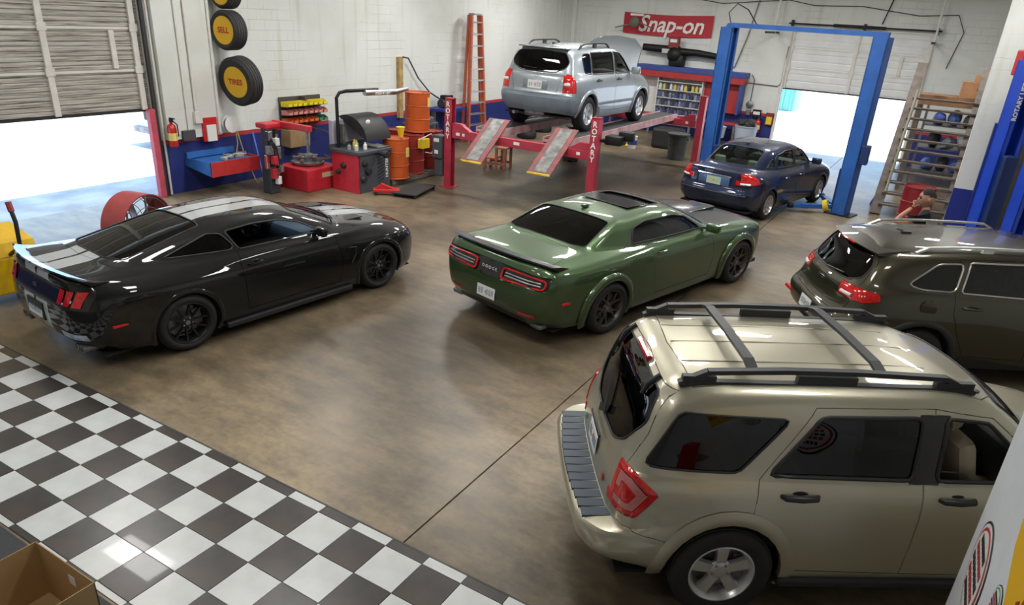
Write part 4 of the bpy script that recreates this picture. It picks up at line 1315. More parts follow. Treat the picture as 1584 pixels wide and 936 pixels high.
# ---- shared sport-utility pieces
def roof_rail(c, x0, x1, y, h, m, w=.035, r=None, name='roof_rail', sweep=.18):
    out = []
    for g in (1, -1):
        s = c.s
        n = 12; pts = []
        for i in range(n + 1):
            t = i / n; x = x0 + (x1 - x0) * t
            base = s.z(x, y)
            e = min(1, min(t, 1 - t) / sweep)
            up = h * (1 - (1 - e)**2)
            pts.append(Vector((x, g * y, base + up - .006)))
        b = MB()
        for i in range(n):
            b.bar(pts[i], pts[i + 1], w, .024)
        for t in (0, .5, 1):
            i = int(t * n); p = pts[i]
            b.box(p.x - .06, p.x + .06, p.y - w / 2, p.y + w / 2, s.z(p.x, y) - .02, p.z)
        out.append(b.build(name, m, c.root, False))
    return out

# ---- silver sport utility on the four-post lift
def build_tucson():
    P = paint('silver_paint', (.36, .40, .43), .75, .24)
    CL = mat('grey_cladding', (.16, .20, .24), .45, var=.08)
    rings = [
        RG([-2.02, -2.0, -1.88, -1.5, -.8, 0, .8, 1.5, 1.95, 2.08, 2.12], [0, .5, .74, .83, .83, .83, .83, .83, .74, .45, 0], [.36, .36, .34, .27, .24, .24, .24, .26, .28, .28, .28]),
        RG([-2.10, -2.08, -1.96, -1.5, -.8, 0, .8, 1.5, 1.98, 2.14, 2.19], [0, .56, .82, .885, .87, .87, .87, .885, .80, .5, 0], [.48, .48, .47, .42, .38, .38, .38, .41, .42, .42, .42]),
        RG([-2.14, -2.12, -1.99, -1.5, -.8, 0, .8, 1.5, 1.98, 2.13, 2.18], [0, .58, .85, .90, .885, .88, .885, .90, .81, .5, 0], [.66, .66, .66, .62, .58, .58, .58, .60, .60, .60, .60]),
        RG([-2.08, -2.06, -1.97, -1.5, -.8, 0, .8, 1.5, 1.94, 2.1, 2.15], [0, .58, .84, .90, .89, .885, .885, .89, .79, .48, 0], [.74, .74, .75, .77, .78, .78, .78, .78, .76, .76, .76]),
        RG([-2.05, -2.03, -1.95, -1.5, -.8, 0, .8, 1.45, 1.88, 2.04, 2.09], [0, .57, .82, .88, .875, .87, .87, .85, .74, .45, 0], [.92, .92, .93, .95, .95, .95, .94, .92, .86, .84, .84]),
        RG([-2.02, -2.0, -1.92, -1.5, -.8, 0, .75, 1.4, 1.78, 1.92, 1.97], [0, .56, .79, .84, .845, .845, .83, .78, .68, .4, 0], [1.06, 1.06, 1.06, 1.06, 1.05, 1.045, 1.04, 1.02, .96, .95, .95]),
        RG([-1.99, -1.97, -1.90, -1.5, -.8, 0, .7, .95, 1.05, 1.13, 1.17], [0, .55, .76, .81, .82, .82, .80, .74, .62, .35, 0], [1.10, 1.10, 1.10, 1.10, 1.09, 1.085, 1.08, 1.08, 1.09, 1.10, 1.11]),
        RG([-1.80, -1.79, -1.74, -1.45, -.8, -.1, .2, .34, .40, .46, .48], [0, .42, .60, .645, .655, .65, .635, .61, .55, .32, 0], [1.555, 1.55, 1.52, 1.545, 1.57, 1.57, 1.55, 1.535, 1.535, 1.55, 1.555]),
        RG([-1.68, -1.67, -1.62, -1.36, -.75, -.1, .1, .2, .25, .29, .3], [0, .3, .42, .46, .48, .47, .45, .42, .36, .2, 0], [1.605, 1.603, 1.60, 1.61, 1.625, 1.63, 1.62, 1.61, 1.605, 1.607, 1.608]),
        RG([-1.55, -1.5, -1.4, -1.2, -.7, -.1, .0, .08, .12, .15, .16], 0, [1.63, 1.632, 1.635, 1.64, 1.65, 1.65, 1.645, 1.64, 1.637, 1.636, 1.635]),
    ]
    s = Shell(rings, sharp=[6], ncol=NC, nrow=[3, 3, 2, 3, 3, 5, 8, 4, 3])
    c = Car('sport_utility', 'silver sport-utility raised on the red four-post lift with its bonnet open', 'car', s, P)
    xs = (-1.315, 1.315); zc = .345
    ed = wheel_arches(c, xs, zc, .40)
    s.cut('rearglass', round_poly([(-.1, 1.13), (.40, 1.135), (.60, 1.22), (.655, 1.33), (.54, 1.50), (-.1, 1.535)], .06), 'rear', cond=lambda q, n: q.x < -1.5 and n.x < -.2)
    s.cut('windscreen', round_poly([(1.12, -.1), (1.06, .40), (.94, .66), (.42, .56), (.46, -.1)], .04), 'top', cond=lambda q, n: q.z > 1.09 and q.x > .3 and n.z > .15)
    s.cut('quarter', round_poly([(-1.46, 1.14), (-1.18, 1.12), (-1.18, 1.50), (-1.42, 1.49), (-1.50, 1.44)], .05), 'side', cond=lambda q, n: q.y > .3 and n.y > .3)
    s.cut('rearside', round_poly([(-1.13, 1.115), (-.12, 1.105), (-.12, 1.525), (-1.13, 1.51)], .03), 'side', cond=lambda q, n: q.y > .3 and n.y > .3)
    s.cut('frontside', round_poly([(-.05, 1.105), (.80, 1.095), (.52, 1.34), (.28, 1.50), (-.05, 1.525)], .03), 'side', cond=lambda q, n: q.y > .3 and n.y > .3)
    s.cut('reardoor', [(-.86, .40), (-.09, .36), (-.09, 1.55), (-1.12, 1.53), (-1.20, 1.2), (-1.20, .95), (-1.05, .75)], 'side', cond=lambda q, n: q.y > .5 and n.y > .2)
    s.cut('frontdoor', [(-.09, .36), (.88, .36), (.94, .6), (.92, 1.06), (.56, 1.36), (.30, 1.53), (-.09, 1.55)], 'side', cond=lambda q, n: q.y > .5 and n.y > .2)
    s.cut('hood', [(1.97, -.1), (1.92, .46), (1.72, .70), (1.12, .76), (1.04, .62), (1.13, -.1)], 'top', cond=lambda q, n: n.z > .3 and q.z > .9)
    s.cut('tail', round_poly([(-2.3, .76), (-1.88, .78), (-1.87, .98), (-1.91, 1.12), (-2.3, 1.14)], .02), 'side', cond=lambda q, n: q.x < -1.8 and q.y > .62)
    s.cut('gate', [(-.1, .72), (.62, .72), (.66, 1.05), (.62, 1.2), (.66, 1.36), (.58, 1.53), (-.1, 1.56)], 'rear', cond=lambda q, n: q.x < -1.6 and n.x < -.2)
    s.cut('bumper', [(-2.3, .2), (-1.72, .2), (-1.72, .70), (-2.3, .735)], 'side', cond=lambda q, n: q.x < -1.6)
    c.panel(None, 'body', P, gap=0)
    gate = c.panel('gate', 'tailgate', P)[0]
    rd = c.panel('reardoor', 'door', P, 'pair'); fd = c.panel('frontdoor', 'door', P, 'pair')
    c.panel('bumper', 'rear_bumper', CL, gap=.005)
    gd = glass('dark_tint_glass', (.035, .035, .04)); gl = glass('light_tint_glass', (.55, .62, .58))
    c.pane('rearglass', 'rear_window', gd, parent=gate, trim=M_BLKPL, tr=.012)
    c.pane('windscreen', 'windscreen', glass('windscreen_glass', (.55, .62, .62)), trim=M_BLKPL, tr=.01)
    c.pane('quarter', 'quarter_window', gd, 'pair', trim=M_BLKPL)
    c.pane('rearside', 'door_window', glass('mid_tint_glass', (.18, .19, .2)), 'pair', parent=rd, trim=M_BLKPL); c.pane('frontside', 'door_window', gl, 'pair', parent=fd, trim=M_BLKPL)
    tl = c.panel('tail', 'tail_light', M_REDLENS, 'pair', gap=.006)
    for k, g in enumerate((1, -1)):
        b = MB(); b.tube([(s.xr(y, .92) - .004, g * y, .93) for y in (.66, .70, .74, .77)], .03, 8); b.build('reversing_lamp', M_CLEARLENS, tl[k], True)
        door_handle(s.y(-.92, .98), -.92, .985, g, .2).build('handle', M_BLKPL, rd[k], True)
        door_handle(s.y(.05, .98), .05, .985, g, .2).build('handle', M_BLKPL, fd[k], True)
        y = s.y(-.3, .55)
        k2 = MB(); k2.box(-.9, .88, min(g * (y - .03), g * (y + .015)), max(g * (y - .03), g * (y + .015)), .50, .56, bev=.012); k2.build('door_moulding', CL, c.root)
    # raised bonnet hinged at the cowl
    V, F = panelize(*s.extract('hood')[0], gap=.006, depth=.012)
    hx, hz = 1.10, 1.11; a = -math.radians(64)
    V2 = []
    for v in V:
        dx, dz = v.x - hx, v.z - hz
        V2.append((hx + dx * math.cos(a) + dz * math.sin(a), v.y, hz - dx * math.sin(a) + dz * math.cos(a)))
    hd = mesh_obj('hood', V2, F, P, c.root, True, 35)
    V3 = [(x - .03 * math.sin(-a) * 0 + .012, y, z - .03) for x, y, z in V2]
    mesh_obj('hood_lining', V3, [tuple(reversed(f)) for f in F], mat('hood_liner', (.05, .05, .05), .8), hd, True)
    e = MB(); e.box(1.15, 1.9, -.6, .6, .55, .88, bev=.03); e.box(1.3, 1.7, -.3, .3, .85, .97, bev=.04); e.build('engine', mat('engine_block', (.03, .03, .032), .6, .3, var=.4, vscale=8), c.root)
    arch_finish(c, xs, zc, .40, ed, P, flare_m=P, prof=[(0, -.04), (-.004, .012), (.006, .024), (.05, .022), (.075, .0)], name='wheel_arch_flare')
    w = wheel_proto('five', .345, .215, .225, mat('silver_rim', (.62, .62, .63), .3, .7))
    put_wheels(c, w, xs, zc, .885, .225)
    roof_rail(c, -1.45, -.05, .60, .09, M_BLKPL)
    c.both('wing_mirror', lambda g: mirror_mb(.74, s.y(.74, 1.06) - .03, 1.15, g, .2, .16, .12), P)
    x = s.xr(0, .85)
    b = MB(); b.box(x - .006, x + .02, -.29, .29, .79, .98, bev=.01); b.build('plate_recess', paint('silver_paint', (0, 0, 0)), gate, True)
    number_plate(gate, frame((x - .012, 0, .885), (0, -1, 0), (.1, 0, 1)), w=.33, h=.16, ink=mat('plate_dark_ink', (.12, .12, .14), .5), seed=5)
    b = MB(); b.tube([(s.xr(0, 1.05) - .006 + .0, .045 * math.cos(t * PI / 6), 1.045 + .022 * math.sin(t * PI / 6)) for t in range(12)], .005, 6, closed=True); b.build('emblem', M_CHROME, gate)
    b = MB(); b.bar((s.xr(.0, 1.18) - .015, .02, 1.18), (s.xr(.3, 1.22) - .015, .34, 1.2), .02, .012); b.build('rear_wiper', M_BLKPL, gate)
    sp = MB(); sp.box(-1.86, -1.66, -.56, .56, 1.565, 1.59, bev=.012); sp.build('roof_lip', P, c.root, True)
    a = MB(); a.box(-1.45, -1.37, -.02, .02, 1.62, 1.67, bev=.015); a.build('roof_antenna', M_BLKPL, c.root, True)
    ex = MB(); ex.tube([(-2.1, .45, .3), (-1.7, .45, .28), (-.8, .3, .26)], .035); ex.box(-1.95, -1.55, -.2, .3, .24, .4, bev=.04); ex.build('exhaust', M_STEEL, c.root, True)
    interior(c, M_SEATBLK, M_BLKPL, zf=.42, half=.72, belt=1.0, x_dash=.72, dash_z=1.06, xend=-1.8, x_front=.05, x_rear=-.8)
    underbody(c, -1.95, 1.95, .76, .3)
    return c

# ---- dark olive sport utility
def build_cherokee():
    P = paint('olive_bronze_paint', (.055, .050, .032), .72, .2)
    CL = mat('charcoal_cladding', (.018, .018, .018), .55)
    rings = [
        RG([-2.12, -2.1, -1.96, -1.5, -.8, 0, .8, 1.5, 2.0, 2.16, 2.2], [0, .5, .76, .86, .86, .86, .86, .86, .78, .45, 0], [.40, .40, .36, .28, .25, .25, .25, .27, .29, .29, .29]),
        RG([-2.26, -2.24, -2.08, -1.5, -.8, 0, .8, 1.5, 2.08, 2.26, 2.3], [0, .58, .84, .915, .905, .90, .905, .915, .84, .5, 0], [.54, .54, .52, .44, .40, .40, .40, .43, .44, .44, .44]),
        RG([-2.28, -2.26, -2.10, -1.5, -.8, 0, .8, 1.5, 2.08, 2.26, 2.31], [0, .60, .87, .93, .915, .91, .915, .93, .85, .5, 0], [.72, .72, .70, .66, .62, .62, .62, .64, .64, .64, .64]),
        RG([-2.20, -2.17, -2.04, -1.5, -.8, 0, .8, 1.5, 2.04, 2.2, 2.25], [0, .58, .85, .93, .915, .905, .905, .91, .82, .5, 0], [.84, .84, .85, .84, .82, .82, .82, .82, .80, .80, .80]),
        RG([-2.17, -2.13, -2.0, -1.5, -.8, 0, .8, 1.45, 1.95, 2.12, 2.17], [0, .56, .82, .90, .895, .885, .88, .87, .76, .45, 0], [.98, .98, 1.0, 1.01, .99, .97, .96, .95, .92, .91, .91]),
        RG([-2.16, -2.11, -1.97, -1.5, -.8, 0, .75, 1.4, 1.8, 1.96, 2.0], [0, .54, .78, .855, .86, .855, .84, .80, .68, .4, 0], [1.08, 1.09, 1.12, 1.13, 1.10, 1.07, 1.05, 1.04, 1.0, .99, .99]),
        RG([-2.13, -2.08, -1.94, -1.5, -.8, 0, .7, .98, 1.1, 1.18, 1.22], [0, .53, .745, .825, .835, .83, .81, .75, .62, .35, 0], [1.13, 1.14, 1.17, 1.17, 1.14, 1.11, 1.09, 1.09, 1.10, 1.11, 1.12]),
        RG([-1.82, -1.80, -1.72, -1.4, -.8, -.1, .22, .38, .45, .52, .54], [0, .44, .60, .655, .67, .665, .65, .62, .55, .32, 0], [1.555, 1.55, 1.515, 1.545, 1.575, 1.58, 1.555, 1.53, 1.53, 1.545, 1.55]),
        RG([-1.66, -1.65, -1.58, -1.32, -.75, -.1, .12, .22, .28, .32, .33], [0, .3, .43, .47, .49, .48, .46, .43, .37, .2, 0], [1.605, 1.603, 1.598, 1.61, 1.63, 1.63, 1.62, 1.61, 1.605, 1.606, 1.607]),
        RG([-1.5, -1.45, -1.36, -1.16, -.7, -.1, .0, .08, .12, .15, .16], 0, [1.63, 1.632, 1.636, 1.64, 1.65, 1.65, 1.645, 1.64, 1.637, 1.636, 1.635]),
    ]
    s = Shell(rings, sharp=[6], ncol=NC, nrow=[3, 3, 3, 3, 3, 5, 8, 4, 3])
    c = Car('sport_utility', 'dark olive bronze sport-utility with silver roof rails behind the beige one', 'car', s, P)
    xs = (-1.35, 1.35); zc = .365
    ed = wheel_arches(c, xs, zc, .43)
    s.cut('rearglass', round_poly([(-.1, 1.15), (.47, 1.165), (.615, 1.225), (.60, 1.38), (.49, 1.51), (-.1, 1.53)], .05), 'rear', cond=lambda q, n: q.x < -1.5 and n.x < -.2)
    s.cut('windscreen', round_poly([(1.17, -.1), (1.1, .40), (.97, .68), (.48, .56), (.52, -.1)], .04), 'top', cond=lambda q, n: q.z > 1.1 and q.x > .3 and n.z > .15)
    s.cut('quarter', round_poly([(-1.56, 1.245), (-1.42, 1.195), (-1.03, 1.185), (-.97, 1.50), (-1.25, 1.48)], .06), 'side', cond=lambda q, n: q.y > .3 and n.y > .3)
    s.cut('rearside', round_poly([(-.96, 1.18), (-.12, 1.145), (-.12, 1.525), (-.90, 1.515)], .02), 'side', cond=lambda q, n: q.y > .3 and n.y > .3)
    s.cut('frontside', round_poly([(-.04, 1.14), (.86, 1.11), (.56, 1.34), (.30, 1.48), (-.04, 1.525)], .03), 'side', cond=lambda q, n: q.y > .3 and n.y > .3)
    s.cut('reardoor', [(-.78, .42), (-.08, .40), (-.08, 1.56), (-1.02, 1.545), (-1.03, 1.16), (-1.03, .95), (-.92, .68)], 'side', cond=lambda q, n: q.y > .5 and n.y > .2)
    s.cut('frontdoor', [(-.08, .40), (.90, .40), (.97, .62), (.94, 1.08), (.58, 1.36), (.32, 1.52), (-.08, 1.56)], 'side', cond=lambda q, n: q.y > .5 and n.y > .2)
    s.cut('hood', [(2.0, -.1), (1.95, .42), (1.75, .64), (1.14, .72), (1.1, .62), (1.18, -.1)], 'top', cond=lambda q, n: n.z > .35 and q.z > .93)
    s.cut('tail', round_poly([(-2.4, .985), (-2.02, .985), (-1.84, 1.035), (-1.85, 1.115), (-2.0, 1.135), (-2.4, 1.125)], .02), 'side', cond=lambda q, n: q.x < -1.76 and q.y > .42)
    s.cut('gate', [(-.1, .78), (.64, .80), (.70, 1.0), (.66, 1.2), (.63, 1.40), (.51, 1.525), (-.1, 1.548)], 'rear', cond=lambda q, n: q.x < -1.6 and n.x < -.2)
    s.cut('cladding', [(-2.5, .1), (2.5, .1), (2.5, .48), (1.9, .52), (-1.7, .52), (-2.5, .62)], 'side', cond=lambda q, n: True)
    c.panel(None, 'body', P, gap=0)
    gate = c.panel('gate', 'tailgate', P)[0]
    rd = c.panel('reardoor', 'door', P, 'pair'); fd = c.panel('frontdoor', 'door', P, 'pair')
    c.panel('hood', 'hood', P)
    c.panel('cladding', 'lower_cladding', CL, gap=.005)
    gd = glass('dark_tint_glass', (.035, .035, .04)); CH = mat('satin_chrome', (.62, .6, .56), .28, .9)
    c.pane('rearglass', 'rear_window', gd, parent=gate, trim=M_BLKPL, tr=.008)
    c.pane('windscreen', 'windscreen', glass('windscreen_glass', (.55, .62, .62)), trim=M_BLKPL, tr=.01)
    c.pane('quarter', 'quarter_window', gd, 'pair', trim=CH, tr=.011)
    c.pane('rearside', 'door_window', gd, 'pair', parent=rd, trim=CH, tr=.011); c.pane('frontside', 'door_window', glass('mid_tint_glass', (.18, .19, .2)), 'pair', parent=fd, trim=CH, tr=.011)
    tl = c.panel('tail', 'tail_light', M_REDLENS, 'pair', gap=.006, off=.006)
    for k, g in enumerate((1, -1)):
        b = MB(); b.tube([(s.xr(y, 1.03) - .008, g * y, 1.03) for y in (.50, .56, .62, .67)], .022, 8); b.build('reversing_lamp', M_CLEARLENS, tl[k], True)
        door_handle(s.y(-.82, 1.02), -.82, 1.02, g, .22).build('handle', P, rd[k], True)
        door_handle(s.y(.08, 1.0), .08, 1.0, g, .22).build('handle', P, fd[k], True)
        y = s.y(-1.32, 1.02)
        fcap = MB(); fcap.lathe([(.095, -.02), (.095, .003), (.088, .005)], 24, frame((-1.32, g * (y + .012), 1.0), (1, 0, 0), (0, 0, 1), (0, g, 0)) ) if g < 0 else None
        if fcap.V: fcap.build('fuel_door', P, c.root, True)
        rl = MB(); xx = s.xr(.6, .66); rl.box(xx - .012, xx + .03, min(g * .56, g * .76), max(g * .56, g * .76), .60, .64, bev=.01); rl.build('reflector', M_REDLENS, c.root)
    arch_finish(c, xs, zc, .43, ed, P, flare_m=CL, prof=[(0, -.05), (-.004, .010), (.006, .02), (.06, .016), (.07, .0)], name='wheel_arch_flare')
    w = wheel_proto('five', .365, .235, .235, M_ALU)
    put_wheels(c, w, xs, zc, .915, .235)
    roof_rail(c, -1.46, .12, .595, .055, mat('silver_rail', (.62, .63, .62), .3, .75), w=.04, sweep=.10)
    def sp(y):
        q = (y / .55)**2
        x = -1.98 + .09 * q; z = 1.545 - .02 * q
        return [(x + .36, z + .055), (x + .12, z + .025), (x, z), (x + .02, z - .025), (x + .22, z - .02)]
    blade(sp, [-.585, -.56, -.4, -.2, 0, .2, .4, .56, .585], P, 'roof_spoiler', c)
    b = MB(); b.tube([(-1.975 + .09 * (y / .55)**2, y, 1.53) for y in (-.2, -.1, 0, .1, .2)], .012, 6); b.build('high_brake_light', M_REDLENS, c.root, True)
    x = s.xr(0, .66)
    number_plate(c.root, frame((x - .012, 0, .66), (0, -1, 0), (.1, 0, 1)), seed=6)
    text_obj('emblem_text', 'Jeep', .1, M_CHROME, gate, frame((s.xr(0, 1.04) - .006, 0, 1.035), (0, -1, 0), (.1, 0, 1)), depth=.004)
    b = MB(); b.bar((s.xr(0, 1.17) - .03, -.02, 1.175), (s.xr(.3, 1.2) - .03, -.38, 1.21), .022, .014); b.build('rear_wiper', M_BLKPL, gate)
    b = MB(); b.box(-1.36, -1.24, -.03, .03, 1.625, 1.66, bev=.015); b.tube([(-1.3, 0, 1.65), (-1.42, 0, 1.68)], .006); b.build('roof_antenna', M_BLKPL, c.root, True)
    c.both('wing_mirror', lambda g: mirror_mb(.80, s.y(.80, 1.06) - .03, 1.16, g, .2, .16, .12), P)
    interior(c, M_SEATBLK, M_BLKPL, zf=.44, half=.74, belt=1.02, x_dash=.78, dash_z=1.08, xend=-1.8, x_front=.08, x_rear=-.8)
    underbody(c, -2.05, 2.05, .78, .3)
    return c

# ---- beige sport utility in the foreground
def build_escape():
    P = paint('beige_paint', (.47, .44, .335), .70, .25)
    rings = [
        RG([-2.06, -2.04, -1.92, -1.5, -.8, 0, .8, 1.5, 1.98, 2.12, 2.16], [0, .5, .74, .83, .83, .83, .83, .83, .74, .45, 0], [.38, .38, .36, .28, .25, .25, .25, .27, .30, .30, .30]),
        RG([-2.28, -2.26, -2.09, -1.5, -.8, 0, .8, 1.5, 2.02, 2.18, 2.22], [0, .60, .83, .885, .875, .87, .875, .885, .80, .5, 0], [.46, .46, .45, .42, .36, .36, .36, .40, .42, .42, .42]),
        RG([-2.325, -2.30, -2.12, -1.5, -.8, 0, .8, 1.5, 2.02, 2.18, 2.22], [0, .63, .85, .905, .89, .885, .89, .905, .81, .5, 0], [.62, .62, .62, .58, .55, .55, .55, .57, .58, .58, .58]),
        RG([-2.29, -2.27, -2.10, -1.5, -.8, 0, .8, 1.5, 2.0, 2.16, 2.2], [0, .62, .84, .905, .895, .89, .89, .90, .80, .5, 0], [.665, .665, .665, .68, .68, .68, .68, .68, .68, .68, .68]),
        RG([-2.10, -2.08, -1.99, -1.5, -.8, 0, .8, 1.5, 1.98, 2.14, 2.18], [0, .58, .81, .895, .895, .89, .89, .885, .78, .48, 0], [.68, .68, .68, .80, .84, .84, .84, .84, .84, .84, .84]),
        RG([-2.08, -2.06, -1.98, -1.5, -.8, 0, .8, 1.45, 1.92, 2.08, 2.13], [0, .57, .79, .865, .87, .865, .865, .85, .74, .45, 0], [.92, .92, .94, .98, .98, .98, .97, .97, .94, .93, .93]),
        RG([-2.05, -2.03, -1.95, -1.5, -.8, 0, .75, 1.4, 1.82, 1.97, 2.02], [0, .56, .765, .835, .84, .84, .825, .78, .66, .4, 0], [1.03, 1.03, 1.04, 1.045, 1.04, 1.035, 1.03, 1.04, 1.0, .99, .99]),
        RG([-2.04, -2.02, -1.93, -1.5, -.8, 0, .7, .98, 1.08, 1.16, 1.2], [0, .555, .745, .815, .825, .825, .805, .745, .62, .35, 0], [1.06, 1.06, 1.07, 1.07, 1.065, 1.06, 1.055, 1.07, 1.08, 1.09, 1.10]),
        RG([-1.77, -1.76, -1.68, -1.42, -.8, -.1, .22, .40, .46, .52, .54], [0, .48, .625, .665, .67, .665, .65, .62, .55, .32, 0], [1.60, 1.595, 1.57, 1.585, 1.60, 1.60, 1.58, 1.555, 1.555, 1.57, 1.575]),
        RG([-1.68, -1.67, -1.60, -1.36, -.75, -.1, .15, .27, .32, .36, .37], [0, .42, .54, .575, .58, .575, .56, .53, .46, .26, 0], [1.638, 1.636, 1.625, 1.63, 1.64, 1.64, 1.63, 1.615, 1.61, 1.612, 1.614]),
        RG([-1.6, -1.55, -1.45, -1.2, -.7, -.1, .0, .1, .15, .18, .19], 0, [1.655, 1.657, 1.66, 1.665, 1.672, 1.672, 1.667, 1.66, 1.655, 1.652, 1.65]),
    ]
    s = Shell(rings, sharp=[4, 7], ncol=NC, nrow=[3, 3, 2, 2, 3, 3, 5, 8, 4, 4])
    c = Car('sport_utility', 'beige sport-utility with black roof rack in the right foreground', 'car', s, P)
    xs = (-1.28, 1.33); zc = .365
    ed = wheel_arches(c, xs, zc, .415)
    s.cut('rearglass', round_poly([(-.1, 1.065), (.34, 1.075), (.50, 1.15), (.62, 1.35), (.545, 1.545), (-.1, 1.575)], .05), 'rear', cond=lambda q, n: q.x < -1.5 and n.x < -.2)
    s.cut('windscreen', round_poly([(1.15, -.1), (1.08, .40), (.97, .68), (.48, .57), (.52, -.1)], .04), 'top', cond=lambda q, n: q.z > 1.08 and q.x > .3 and n.z > .15)
    s.cut('quarter', round_poly([(-1.90, 1.12), (-1.28, 1.115), (-.98, 1.475), (-1.70, 1.485)], .05), 'side', cond=lambda q, n: q.y > .3 and n.y > .3)
    s.cut('rearside', round_poly([(-1.08, 1.105), (-.10, 1.095), (-.10, 1.505), (-.78, 1.495)], .05), 'side', cond=lambda q, n: q.y > .3 and n.y > .3)
    s.cut('frontside', round_poly([(.06, 1.095), (.82, 1.085), (.58, 1.30), (.36, 1.475), (.06, 1.505)], .03), 'side', cond=lambda q, n: q.y > .3 and n.y > .3)
    s.cut('bpillar', [(-.12, 1.075), (.08, 1.075), (.08, 1.52), (-.12, 1.52)], 'side', cond=lambda q, n: q.y > .3 and n.y > .3)
    s.cut('reardoor', [(-.84, .40), (-.02, .38), (-.02, 1.56), (-.82, 1.55), (-1.14, 1.08), (-1.16, .82), (-1.02, .62)], 'side', cond=lambda q, n: q.y > .5 and n.y > .2)
    s.cut('frontdoor', [(-.02, .38), (.88, .38), (.94, .60), (.92, 1.06), (.62, 1.34), (.40, 1.50), (-.02, 1.56)], 'side', cond=lambda q, n: q.y > .5 and n.y > .2)
    s.cut('hood', [(2.0, -.1), (1.95, .42), (1.78, .64), (1.14, .71), (1.08, .62), (1.16, -.1)], 'top', cond=lambda q, n: n.z > .35 and q.z > .93)
    s.cut('lenscore', [(-2.4, .87), (-1.98, .86), (-1.935, .93), (-1.99, .98), (-2.4, .98)], 'side', cond=lambda q, n: q.x < -1.9 and q.y > .70)
    s.cut('lensband', [(-2.4, .815), (-1.95, .815), (-1.865, .94), (-1.965, 1.025), (-2.4, 1.04)], 'side', cond=lambda q, n: q.x < -1.8 and q.y > .66)
    s.cut('tail', round_poly([(-2.4, .765), (-1.93, .765), (-1.79, .955), (-1.95, 1.07), (-2.4, 1.11)], .02), 'side', cond=lambda q, n: q.x < -1.75 and q.y > .60)
    s.cut('gate', [(-.1, .69), (.60, .69), (.66, 1.05), (.67, 1.3), (.60, 1.58), (-.1, 1.61)], 'rear', cond=lambda q, n: q.x < -1.6 and n.x < -.2)
    s.cut('bumper', [(-2.4, .2), (-1.72, .2), (-1.72, .64), (-2.0, .70), (-2.4, .70)], 'side', cond=lambda q, n: q.x < -1.6)
    s.cut('roof', [(-1.66, -.1), (-1.61, .60), (.35, .60), (.48, .5), (.52, -.1)], 'top', cond=lambda q, n: q.z > 1.5 and n.z > .6)
    c.panel(None, 'body', P, gap=0)
    c.panel('roof', 'roof_panel', P, gap=.008, depth=.014)
    gate = c.panel('gate', 'tailgate', P)[0]
    rd = c.panel('reardoor', 'door', P, 'pair'); fd = c.panel('frontdoor', 'door', P, 'pair')
    c.panel('bpillar', 'pillar_trim', mat('gloss_black_trim', (.006, .006, .007), .25), 'pair', gap=0, off=.001)
    c.panel('hood', 'hood', P); c.panel('bumper', 'rear_bumper', P, gap=.005)
    gd = glass('dark_tint_glass', (.035, .035, .04))
    c.pane('rearglass', 'rear_window', gd, parent=gate, trim=M_BLKPL, tr=.008)
    c.pane('windscreen', 'windscreen', glass('windscreen_glass', (.55, .62, .62)), trim=M_BLKPL, tr=.01)
    c.pane('quarter', 'quarter_window', gd, 'pair', trim=M_BLKPL, tr=.008)
    c.pane('rearside', 'door_window', gd, 'pair', parent=rd, trim=M_BLKPL, tr=.014); lower_window(c.pane('frontside', 'door_window', glass('clear_car_glass', (.75, .8, .8)), 'pair', parent=fd, trim=M_BLKPL, tr=.014)[1], .40)
    tl = c.panel('tail', 'tail_light', M_REDLENS, 'pair', gap=.006, off=.008)
    pink = mat('pale_red_lens', (.48, .16, .15), .12, coat=.6)
    c.panel('lensband', 'lens_band', pink, 'pair', parent=tl, gap=0, off=.008); c.panel('lenscore', 'lens_core', M_REDLENS, 'pair', parent=tl, gap=.004, depth=.004, off=.008)
    for k, g in enumerate((1, -1)):
        hm = M_BLKPL
        door_handle(s.y(-.86, 1.0), -.86, .985, g, .25, 1.35).build('handle', hm, rd[k], True)
        door_handle(s.y(.22, 1.0), .22, .98, g, .25, 1.35).build('handle', hm, fd[k], True)
        y = .86
        st = MB(); st.box(-.88, .86, min(g * .78, g * .90), max(g * .78, g * .90), .27, .34, bev=.02); st.build('side_step', M_BLKPL, c.root)
    arch_finish(c, xs, zc, .415, ed, P, flare_m=P, prof=[(0, -.05), (-.004, .003), (.008, .010), (.06, .008), (.10, -.004)], name='wheel_arch_flare')
    w = wheel_proto('fat5', .36, .228, .235, mat('silver_rim', (.62, .62, .63), .3, .7))
    put_wheels(c, w, xs, zc, .895, .235)
    # bumper step pad with ribs
    b = MB()
    ys = [-.70 + i * .1 for i in range(15)]
    for i in range(14):
        y0, y1 = ys[i] + .004, ys[i + 1] - .004
        ym = (y0 + y1) / 2
        x0 = -2.305 + .07 * (ym / .75)**2
        b.box(x0, -2.04, y0, y1, .655, .682, bev=.004)
    b.box(-2.13, -2.03, -.70, .70, .65, .676); b.build('bumper_step_pad', mat('grey_blue_rubber', (.075, .095, .12), .6), c.root)
    # roof rack
    rk = mat('rack_black', (.025, .027, .03), .5)
    for g in (1, -1):
        b = MB(); y = .565
        z0 = s.z(-1.5, y)
        pts = [(-1.70, s.z(-1.66, y) + .01), (-1.52, z0 + .075), (-1.0, s.z(-1., y) + .085), (-.5, s.z(-.5, y) + .085), (.08, s.z(.08, y) + .075), (.30, s.z(.3, y) + .015)]
        for i in range(5):
            b.bar((pts[i][0], g * y, pts[i][1]), (pts[i + 1][0], g * y, pts[i + 1][1]), .05, .03)
        for (xa, xb) in ((-1.68, -1.46), (-.92, -.52), (.02, .28)):
            b.box(xa, xb, min(g * (y - .022), g * (y + .022)), max(g * (y - .022), g * (y + .022)), s.z((xa + xb) / 2, y) - .02, s.z((xa + xb) / 2, y) + .055)
